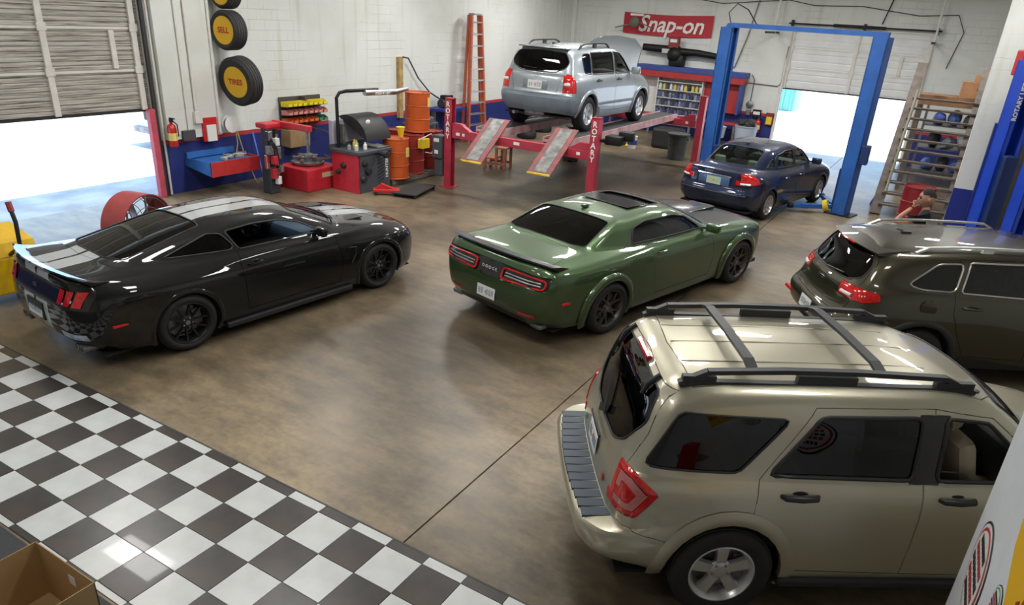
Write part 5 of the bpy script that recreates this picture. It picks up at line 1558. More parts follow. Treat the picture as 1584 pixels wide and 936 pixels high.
        b.bar((-1.66, g * y, s.z(-1.6, y) + .012), (.26, g * y, s.z(.2, y) + .014), .05, .025)
        b.build('roof_rail', rk, c.root)
    for x in (-1.22, -.36):
        b = MB(); z = s.z(x, .3) + .07
        pts = [(x, -.575, z - .015), (x, -.45, z + .02), (x, 0, z + .03), (x, .45, z + .02), (x, .575, z - .015)]
        for i in range(4):
            b.bar(pts[i], pts[i + 1], .07, .022)
        b.build('roof_crossbar', rk, c.root)
    b = MB()
    for i in range(3):
        y = -.30 + i * .30
        b.tube([(-1.62, y, s.z(-1.6, y) + .0), (-1.0, y, s.z(-1., y) + .001), (-.2, y, s.z(-.2, y) + .001), (.1, y, s.z(.1, y))], .005, 6)
    b.build('roof_ribs', P, c.root, True)
    # rear details
    x = s.xr(0, .84)
    number_plate(gate, frame((x - .012, 0, .87), (0, -1, 0), (.06, 0, 1)), seed=7)
    b = MB(); b.box(x - .008, x + .004, -.20, .20, .97, .995, bev=.004); b.build('plate_light', M_BLKPL, gate)
    b = MB(); b.bar((s.xr(0, 1.09) - .02, .0, 1.09), (s.xr(.2, 1.3) - .02, .20, 1.32), .02, .012); b.bar((s.xr(0, 1.09) - .03, .0, 1.085), (s.xr(0, 1.12) - .03, .03, 1.13), .05, .03); b.build('rear_wiper', M_BLKPL, gate)
    for g in (1, -1):
        hg = MB(); hg.tube([(s.xr(.42, 1.46) - .015, g * .42, 1.46), (s.xr(.42, 1.53) - .03, g * .42, 1.53), (s.xr(.42, 1.59) - .01, g * .42, 1.595)], .02, 8); hg.build('glass_hinge', M_BLKPL, gate, True)
    b = MB(); b.tube([(s.xr(.01, 1.585) - .012, y, 1.585) for y in (-.16, -.08, 0, .08, .16)], .024, 8); b.build('high_brake_light', M_REDLENS, gate, True)
    b = MB(); b.ball((s.xr(.3, .80) - .004, -.42, .80), .03, 10, (.2, 1.3, .8)); b.build('badge', mat('badge_red', (.5, .05, .05), .3), gate)
    b = MB(); b.ball((s.xr(.3, .80) - .004, .42, .80), .03, 10, (.2, 1.4, .7)); b.build('badge', mat('badge_green', (.05, .2, .1), .3), gate)
    b = MB(); b.lathe([(.03, 0), (.03, .008), (.012, .014)], 14, T(.36, -.50, s.z(.36, .5) - .003)); b.build('antenna_base', mat('antenna_olive', (.06, .06, .045), .4), c.root, True)
    c.both('wing_mirror', lambda g: mirror_mb(.78, s.y(.78, 1.05) - .03, 1.13, g, .2, .16, .12), P)
    interior(c, M_SEATTAN, M_BLKPL, zf=.56, half=.76, belt=1.0, x_dash=1.0, dash_z=1.06, xend=-1.85, x_front=.78, x_rear=-.75, seat_y=.40)
    underbody(c, -2.0, 2.05, .78, .3)
    return c
# ------------------------------------------------------------------ place the cars
build_mustang().place(-7.545, 5.990, 6.51, (1.024, 1.025, 0.947))
build_challenger().place(-3.738, 9.706, 14.93, (1.067, 1.057, 0.943))
build_volvo().place(-3.460, 17.012, 12.20, (1.024, 1.045, 0.991))
build_tucson().place(-7.814, 16.273, 2.42, (1.040, 1.076, 1.071), 1.373)
build_cherokee().place(1.002, 10.198, 58.99, (1.014, 0.993, 0.970))
build_escape().place(0.026, 5.368, 56.87, (0.974, 0.978, 1.016))
# ------------------------------------------------------------------ lifts
M_LRED = mat('lift_red', (.40, .03, .055), .4, var=.12, vscale=4)
M_LBLUE = mat('lift_blue', (.02, .10, .36), .4, var=.12, vscale=3)
M_BRBLUE = mat('bright_lift_blue', (.012, .06, .50), .35, var=.08, vscale=3)
M_TEXTW = mat('white_letters', (.75, .75, .72), .6)
M_GREYPL = mat('worn_tread', (.10, .10, .095), .55, .2, col2=(.24, .24, .225), vscale=6)
M_YEL = mat('safety_yellow', (.72, .52, .02), .5, var=.1)
M_RUST = mat('ramp_rust_red', (.13, .05, .045), .6, col2=(.26, .05, .055), vscale=5)

def four_post():
    r = empty('four_post_lift', (-7.69, 13.2, 0), 0, 'red four-post vehicle lift carrying the silver sport-utility', 'lift')
    H = 1.92
    P = ((-1.76, 0), (1.76, 0), (1.80, 6.75), (-1.72, 6.75))
    for k, (x, y) in enumerate(P):
        s = -1 if x < 0 else 1
        b = MB()
        # channel section open towards the runway
        b.box(x - .085, x + .085, y - .09, y - .06, 0, H); b.box(x - .085, x + .085, y + .06, y + .09, 0, H)
        b.box(*sorted((x + s * .055, x + s * .085)), y - .06, y + .06, 0, H)
        b.box(x - .085, x + .085, y - .09, y + .09, H - .01, H + .01)
        p = b.build('post', M_LRED, r)
        b = MB(); b.box(x - .16, x + .16, y - .16, y + .16, 0, .015); b.build('base_plate', M_LRED, p)
        if k < 2:
            for q, ch in enumerate('ROTARY'):
                text_obj('letter', ch, .15, M_TEXTW, p, frame((x, y - .094, H - .12 - q * .135), (1, 0, 0), (0, 0, 1)), bold=.004)
    for k, y in enumerate((0, 6.75)):
        b = MB(); b.box(-1.66, 1.68, y - .07, y + .07, 1.10, 1.28, bev=.01)
        for s in (-1, 1):
            b.prism([(s * 1.2, 1.28), (s * 1.66, 1.28), (s * 1.66, 1.42), (s * 1.45, 1.42)][::s], -.06, .06, frame((0, y, 0), (1, 0, 0), (0, 0, 1), (0, -1, 0)))
        cb = b.build('crossbeam', M_LRED, r)
        for (x, w) in ((-1.5, .10), (-1.35, .06), (.0, .14), (1.44, .08)):
            b = MB(); b.box(x - w / 2, x + w / 2, y - .075, y - .07, 1.17, 1.23); b.build('sticker', M_TEXTW, cb)
    for k, xc in enumerate((-.86, .80)):
        b = MB(); b.box(xc - .25, xc + .25, .08, 6.9, 1.30, 1.355)
        b.box(xc - .27, xc - .25, .08, 6.9, 1.26, 1.40); b.box(xc + .25, xc + .27, .08, 6.9, 1.22, 1.38)
        rw = b.build('runway', mat('sunlit_runway_red', (.45, .20, .22), .5, col2=(.62, .42, .42), vscale=3), r)  # pale pink tones stand in for sun on the red runway paint
        b = MB(); b.box(xc - .245, xc + .245, .1, 6.85, 1.356, 1.372); b.build('runway_plate', mat('dark_runway', (.035, .035, .037), .6), rw)
        xb = xc + (.28 if k == 0 else .22)
        A = Vector((xc + .12, .42, 1.56)); B = Vector((xb, -.90, .84))
        b = MB(); b.bar(A, B, .50, .03); rp = b.build('ramp', M_RUST, r)
        u = (B - A).normalized(); n = Vector((0, -u.z, u.y)); n = n if n.z > 0 else -n
        b = MB(); b.bar(A + n * .018 + u * .03, B + n * .018 - u * .06, .27, .006); b.build('tread_plate', M_GREYPL, rp)
        b = MB(); b.bar(B - Vector((.25, 0, 0)) + n * .012, B + Vector((.25, 0, 0)) + n * .012, .045, .03); b.build('ramp_lip', M_YEL, rp)
    # power unit on the near left post and the lock gear on the near right one
    b = MB(); b.box(-2.13, -1.87, -.16, .12, .62, 1.12, bev=.02); b.box(-2.10, -1.88, -.12, .10, .22, .62, bev=.03); b.build('power_unit', mat('slate_grey', (.06, .07, .085), .5), r)
    b = MB(); b.box(-2.08, -1.94, -.17, -.16, .98, 1.06); b.box(-2.06, -1.96, -.17, -.155, .72, .80); b.build('unit_label', M_WHITE, r)
    b = MB(); b.box(1.9, 2.25, .1, .42, 1.42, 1.6, bev=.03); b.box(2.1, 2.4, .3, .5, 1.5, 1.68, bev=.03); b.tube([(1.8, 0, 1.5), (2.0, .2, 1.52)], .03); b.build('lock_gear', mat('black_metal', (0, 0, 0)), r, True)
    b = MB(); b.tube([(1.76, 0, H), (1.76, 0, H + .22)], .02, 8); b.build('lift_rod', M_STEEL, r)
    return r
four_post()

def lift_post(r, x, y, rz, H, m, w=.34, d=.30):
    M = T(x, y, 0) @ RZ(rz)
    b = MB()
    # C channel: closed back, returned lips, carriage inside
    b.box(-w / 2, w / 2, d / 2 - .02, d / 2, 0, H, M); b.box(-w / 2, -w / 2 + .02, -d / 2, d / 2, 0, H, M); b.box(w / 2 - .02, w / 2, -d / 2, d / 2, 0, H, M)
    b.box(-w / 2, -w / 2 + .08, -d / 2, -d / 2 + .02, 0, H, M); b.box(w / 2 - .08, w / 2, -d / 2, -d / 2 + .02, 0, H, M)
    b.box(-w / 2, w / 2, -d / 2, d / 2, H, H + .015, M)
    p = b.build('post', m, r)
    b = MB(); b.box(-.24, .24, -.28, .30, 0, .022, M); b.build('base_plate', mat('black_metal', (0, 0, 0)), p)
    return p, M

def two_post():
    ax, ay, bx, by = -1.62, 17.30, -4.99, 18.08
    r = empty('two_post_lift', ((ax + bx) / 2, (ay + by) / 2, 0), 0, 'blue two-post vehicle lift standing over the navy saloon', 'lift')
    r.location = (0, 0, 0)
    a = math.atan2(by - ay, bx - ax)
    H = 3.66
    p1, M1 = lift_post(r, ax, ay, a - PI / 2 + PI, H, M_LBLUE); p2, M2 = lift_post(r, bx, by, a - PI / 2, H, M_LBLUE)
    b = MB(); d = Vector((math.cos(a), math.sin(a), 0))
    A = Vector((ax, ay, H - .02)); B = Vector((bx, by, H + .06))
    b.bar(A - d * .1 + Vector((0, 0, .08)), B, .10, .10); b.bar(B + Vector((0, 0, .0)), B + d * .12 - Vector((0, 0, .16)), .10, .12)
    b.build('top_beam', M_LBLUE, r)
    for (p, M, s) in ((p1, M1, 1), (p2, M2, -1)):
        b = MB(); b.box(-.13, .13, -.20, .04, .12, 1.0, M, bev=.02); b.build('carriage', mat('dark_blue_metal', (.01, .03, .12), .5), p)
        for q, ang in enumerate((.9, -.9)):
            arm = MB(); c, si = math.cos(ang), math.sin(ang)
            e = M @ Vector((si * .85, -.25 - c * .65, .14)); o = M @ Vector((si * .1, -.2, .14))
            arm.bar(o, e, .12, .09); arm.bar(o.lerp(e, .6), e.lerp(o, -.35), .09, .07)
            am = arm.build('swing_arm', M_LBLUE, p)
            pad = MB(); t = e.lerp(o, -.33); pad.lathe([(.07, .10), (.07, .17), (.055, .19)], 14, T(t.x, t.y, 0)); pad.build('lift_pad', mat('black_metal', (0, 0, 0)), am)
    b = MB(); b.lathe([(.05, -.05), (.13, -.05), (.13, .05), (.05, .05)], 18, T(ax - .32, ay - .12, .16) @ RY(1.2)); b.build('yellow_hub', M_YEL, r)
    b = MB(); b.box(ax + .12, ax + .3, ay - .22, ay - .02, 1.15, 1.55, bev=.02); b.build('power_unit', mat('dark_blue_metal', (0, 0, 0)), p1)
    b = MB(); b.tube([Vector((bx, by, H)) + Vector(v) for v in ((0, .1, 0), (-.12, .12, .32), (.05, .1, .52), (.35, 0, .4), (.62, -.1, .1))], .014, 6); b.build('hydraulic_hose', M_BLKPL, r, True)
    return r
two_post()

# bright blue lift at the right edge
def right_lift():
    r = empty('two_post_lift', (0, 0, 0), 0, 'bright blue two-post lift with white lettering at the right edge', 'lift')
    p, M = lift_post(r, .95, 15.65, .5, 3.45, M_BRBLUE, .34, .34)
    text_obj('lettering', 'ROTARY LIFT', .105, M_TEXTW, p, M @ frame((-.13, -.172, 2.8), (0, 0, 1), (-1, 0, 0), (0, -1, 0)), bold=.004)
    b = MB(); b.box(-.12, .12, -.3, -.05, .2, 1.9, M, bev=.02); b.build('carriage', mat('dark_blue_metal', (0, 0, 0)), p)
    b = MB(); b.box(-.10, .10, .19, .40, 3.2, 3.62, M, bev=.02); b.build('red_power_unit', mat('signal_red', (.5, .02, .02), .4), p)
    p2, M2 = lift_post(r, 1.42, 14.9, .5, 3.1, M_BRBLUE, .30, .30)
    b = MB(); b.bar((.93, 15.65, 3.42), (1.42, 14.9, 3.08), .08, .08); b.build('brace', M_BRBLUE, r)
    r['label'] = 'bright blue two-post lift with white lettering at the right edge'
right_lift()
w = MB(); w.box(.38, .78, 16.55, 16.9, 1.05, ZC); c1 = struct('wall_column', w, M_WALLP)
w = MB(); w.box(.375, .785, 16.545, 16.905, 0, 1.05); w.build('blue_base', mat('dado_blue', (.010, .025, .22), .5), c1)
w = MB(); w.box(.70, .90, 16.15, 16.4, 0, 2.35); tag(w.build('blue_pier', mat('dado_blue', (0, 0, 0))), 'dark blue painted pier between the white column and bright blue lift', 'pier')
w = MB(); w.box(1.2, 3.4, 18.2, 18.4, .0, 3.9); tag(w.build('dark_partition', mat('brown_black_panel', (.05, .045, .042), .7, var=.2)), 'dark brown panel wall behind the bright blue lift', 'panel')

# ------------------------------------------------------------------ things along the left wall
def wall_tyre(y, z, word, label, R=.385, ri=.245, tilt=0.0):
    """a tyre hung square to the wall like a flag, yellow disc facing the doorway"""
    r = empty('tyre_sign', (XL + R + .06, y, z), 0, label, 'sign', 'tyre signs on the left wall')
    M = frame((0, 0, 0), (1, .10, 0), (0, 0, 1)) @ RX(tilt)
    w = .30
    prof = [(ri, -w / 2), (ri + .03, -w / 2), (R - .05, -w / 2 - .01), (R - .01, -w / 2 + .03)]
    for i in range(4):
        a = -w / 2 + .03 + i * .06
        prof += [(R, a + .004), (R, a + .052), (R - .012, a + .054), (R - .012, a + .060)]
    prof += [(R - .01, w / 2 - .03), (R - .05, w / 2 + .01), (ri + .03, w / 2), (ri, w / 2 - .01)]
    b = MB(); b.lathe(prof, 48, M, cap=False); b.build('tyre', mat('sign_tyre_rubber', (.02, .02, .021), .7, bump=.2, bscale=120), r, True, 50)
    b = MB(); b.lathe([(ri + .012, w / 2 - .03), (ri + .012, w / 2 - .004)], 40, M); b.build('yellow_disc', mat('sign_yellow', (.80, .47, .01), .5), r)
    text_obj('lettering', word, .15, mat('sign_red', (.45, .03, .01), .5), r, M @ T(0, 0, w / 2), bold=.003)
    b = MB(); b.box(-R - .06, -ri, -.03, .03, -.04, .04); b.build('wall_bracket', M_STEEL, r)
wall_tyre(10.16, 2.13, 'TIRES', 'lowest wall tyre with a yellow centre lettered in red', .47, .285, .12)
wall_tyre(10.08, 3.06, 'SELL', 'middle wall tyre with a yellow centre and short red word', .365, .245)
wall_tyre(10.14, 3.735, 'WE', 'topmost wall tyre with yellow centre cut by the top of the picture', .30, .215)

def pipe(name, pts, r, m, label, cat='pipe', n=8, group=None):
    b = MB(); b.tube(pts, r, n)
    return tag(b.build(name, m, None, True), label, cat, group)
pipe('conduit', [(XL + .13, 9.34, 5.6), (XL + .13, 9.34, 1.55)], .022, M_DOORF, 'white conduit running down beside the red-framed notice', 'conduit')
b = MB(); b.box(XL + .10, XL + .18, 9.28, 9.44, 1.33, 1.56, bev=.01); tag(b.build('switch_box', M_DOORF), 'small white switch box at the foot of the conduit', 'box')
pipe('conduit', [(XL + .12, 9.86, 5.6), (XL + .12, 9.86, 1.1)], .03, M_DOORF, 'thicker white conduit left of the tyre signs', 'conduit')
pipe('conduit', [(XL + .12, 9.14, 5.6), (XL + .12, 9.14, 1.2)], .016, M_DOORF, 'thin white conduit nearest the roller door', 'conduit')
pipe('conduit', [(XL + .03, 10.14, 5.6), (XL + .03, 10.14, 2.4)], .016, M_DOORF, 'thin white conduit passing behind the tyre signs', 'conduit')

def extinguisher(x, y, z, label, M=None):
    r = empty('fire_extinguisher', (x, y, z), 0, label, 'extinguisher')
    b = MB(); b.lathe([(.07, 0), (.085, .02), (.085, .34), (.07, .40), (.03, .43), (.03, .46)], 18); b.build('cylinder', mat('extinguisher_red', (.55, .02, .015), .3, coat=.4), r, True)
    b = MB(); b.box(-.03, .05, -.02, .02, .46, .52); b.box(-.03, .12, -.015, .015, .52, .54); b.build('valve', M_BLKPL, r)
    b = MB(); b.lathe([(.0865, .12), (.0865, .26)], 18, cap=False); b.build('label', mat('label_yellow', (.75, .62, .2), .5), r)
    b = MB(); b.tube([(.03, .02, .48), (.12, .04, .42), (.11, .05, .2)], .012, 6); b.build('hose', M_BLKPL, r, True)
extinguisher(XL + .20, 8.72, .96, 'red fire extinguisher hung beside the left roller door')
extinguisher(-5.62, YB - .13, .42, 'red fire extinguisher on the blue back wall near the doorway')
b = MB(); b.box(XL + .10, XL + .16, 8.98, 9.26, 1.02, 1.22, bev=.01); tag(b.build('outlet_box', mat('dark_grey_box', (.06, .06, .065), .5)), 'dark grey outlet box right of the hanging extinguisher', 'box')
r = empty('notice_board', (XL + .12, 9.62, 1.2), 0, 'red-framed notice holder with white paper on the left wall', 'notice')
b = MB(); b.box(-.02, .02, -.17, .17, -.24, .22, bev=.004); b.build('frame', mat('signal_red', (.5, .02, .02), .4), r)
b = MB(); b.box(.02, .05, -.10, .12, -.24, .08, bev=.004); b.build('paper', M_WHITE, r)
r = empty('hose_reel', (XL + .18, 10.08, 1.26), 0, 'white round hose reel with a loose yellow hose', 'reel')
b = MB(); b.lathe([(.05, -.06), (.17, -.06), (.17, -.04), (.10, -.04), (.10, .04), (.17, .04), (.17, .06), (.05, .06)], 24, RY(PI / 2)); b.build('drum', M_WHITE, r, True)
b = MB(); b.lathe([(.105, -.035), (.13, -.035), (.13, .035), (.105, .035)], 20, RY(PI / 2)); b.build('wound_hose', M_BLKPL, r, True)
b = MB(); b.tube([(.02, .1, -.1), (.04, .1, -.4), (.06, .02, -.62), (.06, -.2, -.62), (.06, -.3, -.56)], .012, 6); b.tube([(.02, .12, -.1), (.08, .2, -.6), (.2, .35, -1.2), (.22, .4, -1.25)], .012, 6); b.build('hose', mat('yellow_hose', (.5, .42, .2), .5), r, True)

# wall shelf tray
r = empty('shop_shelf', (XL + .0, 9.65, 0), 0, 'blue and red wall-mounted tool tray beside the doorway', 'shelf')
M_BLUEPL = mat('tray_blue', (.03, .14, .42), .45, var=.1); M_REDPL = mat('tray_red', (.48, .03, .03), .45, var=.1)
b = MB(); b.box(.02, .78, -.58, .56, .62, .64); b.build('tray_floor', M_BLUEPL, r)
b = MB(); b.box(.76, .80, -.60, .58, .40, .68); b.build('front_panel', M_REDPL, r)
for s, m in ((-.60, M_BLUEPL), (.56, M_REDPL)):
    b = MB(); b.prism([(0, .52), (.78, .40), (.78, .68), (0, .68)], 0, .03, frame((0, s, 0), (1, 0, 0), (0, 0, 1), (0, 1, 0))); b.build('side_panel', m, r)
b = MB(); b.box(.0, .06, -.58, .56, .66, .78); b.build('rear_lip', M_BLUEPL, r)
for k, (x, y, s, c) in enumerate(((.45, .1, .09, (.3, .28, .25)), (.5, .3, .10, (.45, .4, .35)), (.35, .42, .08, (.2, .18, .16)), (.55, -.1, .07, (.5, .48, .45)))):
    b = MB(); b.box(-s, s, -s * .6, s * .6, 0, s * .9, T(XL + x, 9.65 + y, .642) @ RZ(k * 1.1), bev=s * .2); b.tube([(XL + x, 9.65 + y, .70), (XL + x + .1, 9.65 + y + .12, .72)], .02, 8)
    tag(b.build('hand_tool', mat('tool_%d' % k, c, .5, .3)), ['grey impact wrench lying on the blue tray', 'tan air tool lying at the back of the blue tray', 'dark hand tool at the far end of the blue tray', 'pale small tool at the near end of the blue tray'][k], 'tool')

# leaning blue pole
pipe('broom_pole', [(XL + .42, 10.62, .02), (XL + .06, 10.72, 1.02)], .02, mat('pole_blue', (.05, .13, .5), .4), 'blue pole leaning on the wall beside the tyre changer', 'pole')

# ------------------------------------------------------------------ tyre changer
r = empty('tyre_changer', (-11.74, 10.95, 0), 0, 'red and black tyre changer with upright tower behind the striped coupe', 'tyre changer')
M_TRED = mat('changer_red', (.50, .02, .035), .4, var=.1)
b = MB(); b.box(-.35, .55, -.35, .62, 0, .46, bev=.02); b.build('base_cabinet', M_TRED, r)
b = MB(); b.box(.555, .565, .05, .5, .26, .36); b.build('label', mat('label_tan', (.5, .4, .25), .5), r)
b = MB(); b.lathe([(.05, .46), (.34, .48), (.36, .53), (.30, .55), (.06, .55)], 8, T(.05, .15, 0)); b.build('turntable', M_STEEL, r)
for k in range(4):
    a = k * PI / 2 + .4
    b = MB(); b.box(.12, .33, -.04, .04, .55, .61, T(.05, .15, 0) @ RZ(a), bev=.01); b.build('clamp_jaw', M_STEEL, r)
b = MB(); b.box(-.30, -.14, -.62, -.46, 0, 1.35, bev=.01); b.build('red_column', M_TRED, r)
b = MB(); b.box(-.12, .12, -.95, -.70, 0, .55, bev=.02); b.box(-.10, .08, -.92, -.74, .55, 1.30, bev=.02); b.build('tower', mat('dark_machine', (.03, .032, .036), .5), r)
b = MB(); b.tube([(.02, -.80, .55), (.02, -.80, 1.35)], .045, 10); b.tube([(.12, -.72, .4), (.12, -.72, 1.2)], .03, 10); b.build('shaft', M_CHROME, r, True)
b = MB(); b.box(-.15, .9, -.58, -.48, 1.30, 1.42, bev=.015); b.box(-.2, .1, -.95, -.45, 1.30, 1.40, bev=.02); b.build('swing_arm', M_TRED, r)
b = MB(); b.tube([(.80, -.53, 1.32), (.80, -.53, .85)], .028, 10); b.box(.74, .86, -.60, -.46, .80, .88, bev=.02); b.build('mount_head', M_STEEL, r, True)
for k, (x, y, z, s) in enumerate(((.16, -.95, .9, .06), (.18, -.78, 1.05, .05), (.2, -.88, .7, .055), (.16, -.7, .5, .05))):
    b = MB(); b.box(x - s, x + s, y - s, y + s, z - s * 1.5, z + s * 1.5, bev=.015); b.build('gauge_block', (M_STEEL, M_WHITE, M_TRED, M_STEEL)[k], r)
for k, (x, y, z, w_, h_, m_) in enumerate(((.14, -.92, 1.18, .05, .09, M_CHROME), (.16, -.74, .82, .05, .12, M_STEEL), (.13, -.86, .42, .07, .10, M_TRED), (.18, -.80, .28, .05, .08, M_WHITE), (.10, -.98, .66, .04, .14, M_CHROME), (.20, -.9, 1.0, .035, .05, M_BLKPL), (.05, -.68, 1.1, .05, .16, M_BLKPL))):
    b = MB(); b.box(x - w_, x + w_, y - w_, y + w_, z - h_, z + h_, bev=.012); b.build('valve_block', m_, r)
b = MB(); b.tube([(.15, -.95, 1.2), (.26, -.85, .95), (.2, -.75, .6), (.28, -.9, .35)], .014, 6); b.tube([(.1, -.7, 1.25), (.24, -.66, .9), (.2, -.72, .55)], .012, 6); b.build('air_lines', M_BLKPL, r, True)
b = MB(); b.tube([(.2, .2, .62), (.5, .0, .66), (.55, .4, .62), (.1, .62, .6)], .02, 6); b.build('loose_hose', mat('brown_hose', (.12, .07, .05), .6), r, True)
# bin rack on the wall
r = empty('parts_rack', (XL + .02, 12.15, 1.12), 0, 'dark wall rack holding rows of small coloured bins', 'rack')
b = MB(); b.box(0, .03, -.62, .62, -.05, .56); b.build('back_plate', mat('rack_brown', (.06, .05, .045), .6), r)
b = MB(); b.box(.0, .2, -.02, .02, -.05, .56); b.build('divider', mat('rack_brown', (0, 0, 0)), r)
ORD = ['first', 'second', 'third', 'fourth', 'fifth', 'sixth', 'seventh', 'eighth', 'ninth', 'tenth', 'eleventh', 'twelfth']
cols = (mat('bin_orange', (.62, .13, .03), .45), mat('bin_pink', (.62, .25, .22), .45), mat('bin_yellow', (.75, .62, .02), .45), mat('bin_green', (.05, .25, .12), .45))
def bin_mesh():
    b = MB(); w, d, h = .125, .24, .11; t = .008
    b.box(0, d, -w / 2, w / 2, 0, t); b.box(0, t, -w / 2, w / 2, 0, h); b.box(d - t, d, -w / 2, w / 2, 0, h * .55)
    for s in (-1, 1):
        b.prism([(0, 0), (d, 0), (d, h * .55), (d * .6, h), (0, h)], 0, t, frame((0, s * (w / 2 - t / 2) + t / 2, 0), (1, 0, 0), (0, 0, 1), (0, -1, 0)))
    me = bpy.data.meshes.new('parts_bin'); me.from_pydata(b.V, [], b.F); me.update(); return me
BIN = [bin_mesh() for c in cols]
for me, c in zip(BIN, cols): me.materials.append(c)
nm = ['orange', 'pink', 'yellow', 'green']
for row in range(3):
    for i in range(8):
        ci = 2 if row == 2 else (1 if row == 1 else (3 if i > 5 else 0))
        o = bpy.data.objects.new('parts_bin', BIN[ci]); COL.objects.link(o)
        o.location = (XL + .078, 12.15 - .545 + i * .148 + (.03 if i > 3 else 0), 1.12 + row * .18)
        o.rotation_euler = (0, -.06, 0)
        tag(o, '%s parts bin, %s from the left in the %s row of the wall rack' % (nm[ci], ORD[i], ['bottom', 'middle', 'top'][row]), 'bin', 'small parts bins on the left wall')
# alloy wheel weights heap on the turntable
for k in range(6):
    b = MB(); a = k * 1.05; b.box(-.09, .09, -.05, .05, 0, .03, T(-11.69 + .16 * math.cos(a), 11.1 + .16 * math.sin(a), .615 + .012 * (k % 2)) @ RZ(a * 2), bev=.008)
    tag(b.build('pry_tool', M_STEEL), 'grey metal tool, %s around the tyre changer turntable' % ORD[k], 'tool', 'tools on the tyre changer turntable')
# cardboard box hanging below it
b = MB(); b.box(-.02, .28, -.3, .3, -.38, 0, T(XL + .03, 11.85, 1.0) @ RY(.06), bev=.005)
tag(b.build('cardboard_box', mat('cardboard_brown', (.32, .22, .11), .8, var=.12)), 'brown cardboard box on the wall under the coloured bins', 'box')
b = MB()
for k in range(5):
    b.tube([(XL + .005, 12.4 + k * .03, .95), (XL + .2 + k * .03, 12.7 + k * .05, .88 - k * .03), (XL + .18, 12.95 - k * .02, .72 - k * .05), (XL + .1, 12.9 + k * .04, .45)], .008, 5)
tag(b.build('cable_tangle', mat('cable_brown', (.12, .08, .06), .6), None, True), 'tangle of thin brown cables hanging on the blue wall', 'cable')

# ------------------------------------------------------------------ wheel balancer and bench
r = empty('wheel_balancer', (-10.72, 11.66, 0), 0, 'black and red wheel balancer bench with a hooded guard and overhead arm', 'wheel balancer')
M_DGREY = mat('slate_grey', (.06, .07, .085), .5)
b = MB(); b.box(-.42, .40, -.45, .62, .80, .87, bev=.012); b.box(-.42, -.38, -.45, .62, .87, .94); b.build('bench_top', M_DGREY, r)
b = MB(); b.box(-.38, .34, -.43, -.38, .0, .80, bev=.005); b.build('red_side_panel', M_TRED, r)
b = MB(); b.box(-.38, .36, .10, .58, 0, .80, bev=.02); b.build('cabinet', M_DGREY, r)
b = MB(); b.box(.30, .36, -.38, .10, .0, .80); b.build('front_panel', M_DGREY, r)
for k in range(9):
    b = MB(); b.bar((.365, .16, .10 + k * .075), (.365, .36, .16 + k * .075), .012, .02, up=(1, 0, 0)); b.build('vent_slat', M_BLKPL, r)
text_obj('side_lettering', 'HUNTER', .11, M_TEXTW, r, frame((.363, .47, .45), (0, 0, 1), (0, -1, 0)), bold=.003)
for k, (x, y, z, rr) in enumerate(((.38, -.25, .62, .07), (.38, -.15, .45, .09), (.38, -.3, .3, .08), (-.05, -.43, .55, .07), (-.2, -.43, .4, .06))):
    b = MB(); b.lathe([(.02, 0), (rr, 0), (rr * .8, .05), (.02, .06)], 14, T(x, y, z) @ (RY(PI / 2) if k < 3 else RX(PI / 2))); b.build('cone', M_BLKPL, r, True)
b = MB(); b.tube([(.40, .15, .80), (.66, .15, .80)], .045, 12); b.lathe([(.02, 0), (.085, 0), (.07, .06), (.02, .07)], 14, T(.6, .15, .80) @ RY(PI / 2)); b.build('balancing_shaft', M_BLKPL, r, True)
# curved guard hood
V = []; F = []
for i in range(9):
    a = PI * .02 + i * PI * .62 / 8
    for j, y in enumerate((-.35, .0, .42)):
        V.append((-.30 + .58 * math.cos(a) * (1 - .1 * abs(y)), y + .32, 1.0 + .52 * math.sin(a)))
for i in range(8):
    for j in range(2):
        F.append((i * 3 + j, (i + 1) * 3 + j, (i + 1) * 3 + j + 1, i * 3 + j + 1))
F.append(tuple(i * 3 for i in range(9))); F.append(tuple(reversed([i * 3 + 2 for i in range(9)])))
mesh_obj('guard_hood', V, F, mat('hood_black', (.012, .012, .013), .55), r, True, 50)
b = MB(); b.ball((.18, .1, 1.42), .06, 10, (.4, 1.2, .8)); b.build('hood_badge', M_WHITE, r)
b = MB(); b.tube([(-.30, -.30, .87), (-.30, -.30, 1.88), (-.27, -.24, 1.98), (-.22, -.1, 2.01), (-.1, .75, 2.01)], .035, 10); b.build('arm_pole', mat('black_metal', (0, 0, 0)), r, True)
b = MB(); b.tube([(-.12, .35, 1.96), (-.04, 1.25, 1.94), (.0, 1.65, 1.99)], [.06, .06, .04], 12); ha = b.build('arm_head', M_ALU, r, True)
text_obj('arm_lettering', 'HUNTER', .11, M_TEXTW, ha, frame((.005, .80, 1.95), (.1, .97, 0), (0, 0, 1)), bold=.003)
b = MB(); b.box(-.36, -.20, -.24, -.18, .95, 1.36, bev=.01); b.build('display_panel', M_STEEL, r)
b = MB(); b.box(-.52, -.40, -.35, .70, .9, 1.42, bev=.02); b.build('rear_housing', mat('lavender_grey', (.35, .35, .42), .5), r)
for k, (x, y, c, h) in enumerate(((.2, -.5, (.6, .62, .45), .16), (.1, -.38, (.2, .35, .2), .2), (-.05, -.28, (.7, .45, .05), .18), (.22, -.25, (.75, .78, .75), .15), (.02, -.52, (.3, .3, .3), .12))):
    b = MB(); b.lathe([(.04, 0), (.04, h * .65), (.018, h * .8), (.018, h)], 12, T(-10.72 + x, 11.86 + y, .872)); tag(b.build('spray_bottle', mat('bottle_%d' % k, c, .4), None, True), ['cream bottle at the near corner of the balancer bench', 'green bottle on the balancer bench', 'amber bottle under the balancer hood', 'white bottle at the front of the balancer bench', 'grey can on the balancer bench'][k], 'bottle')
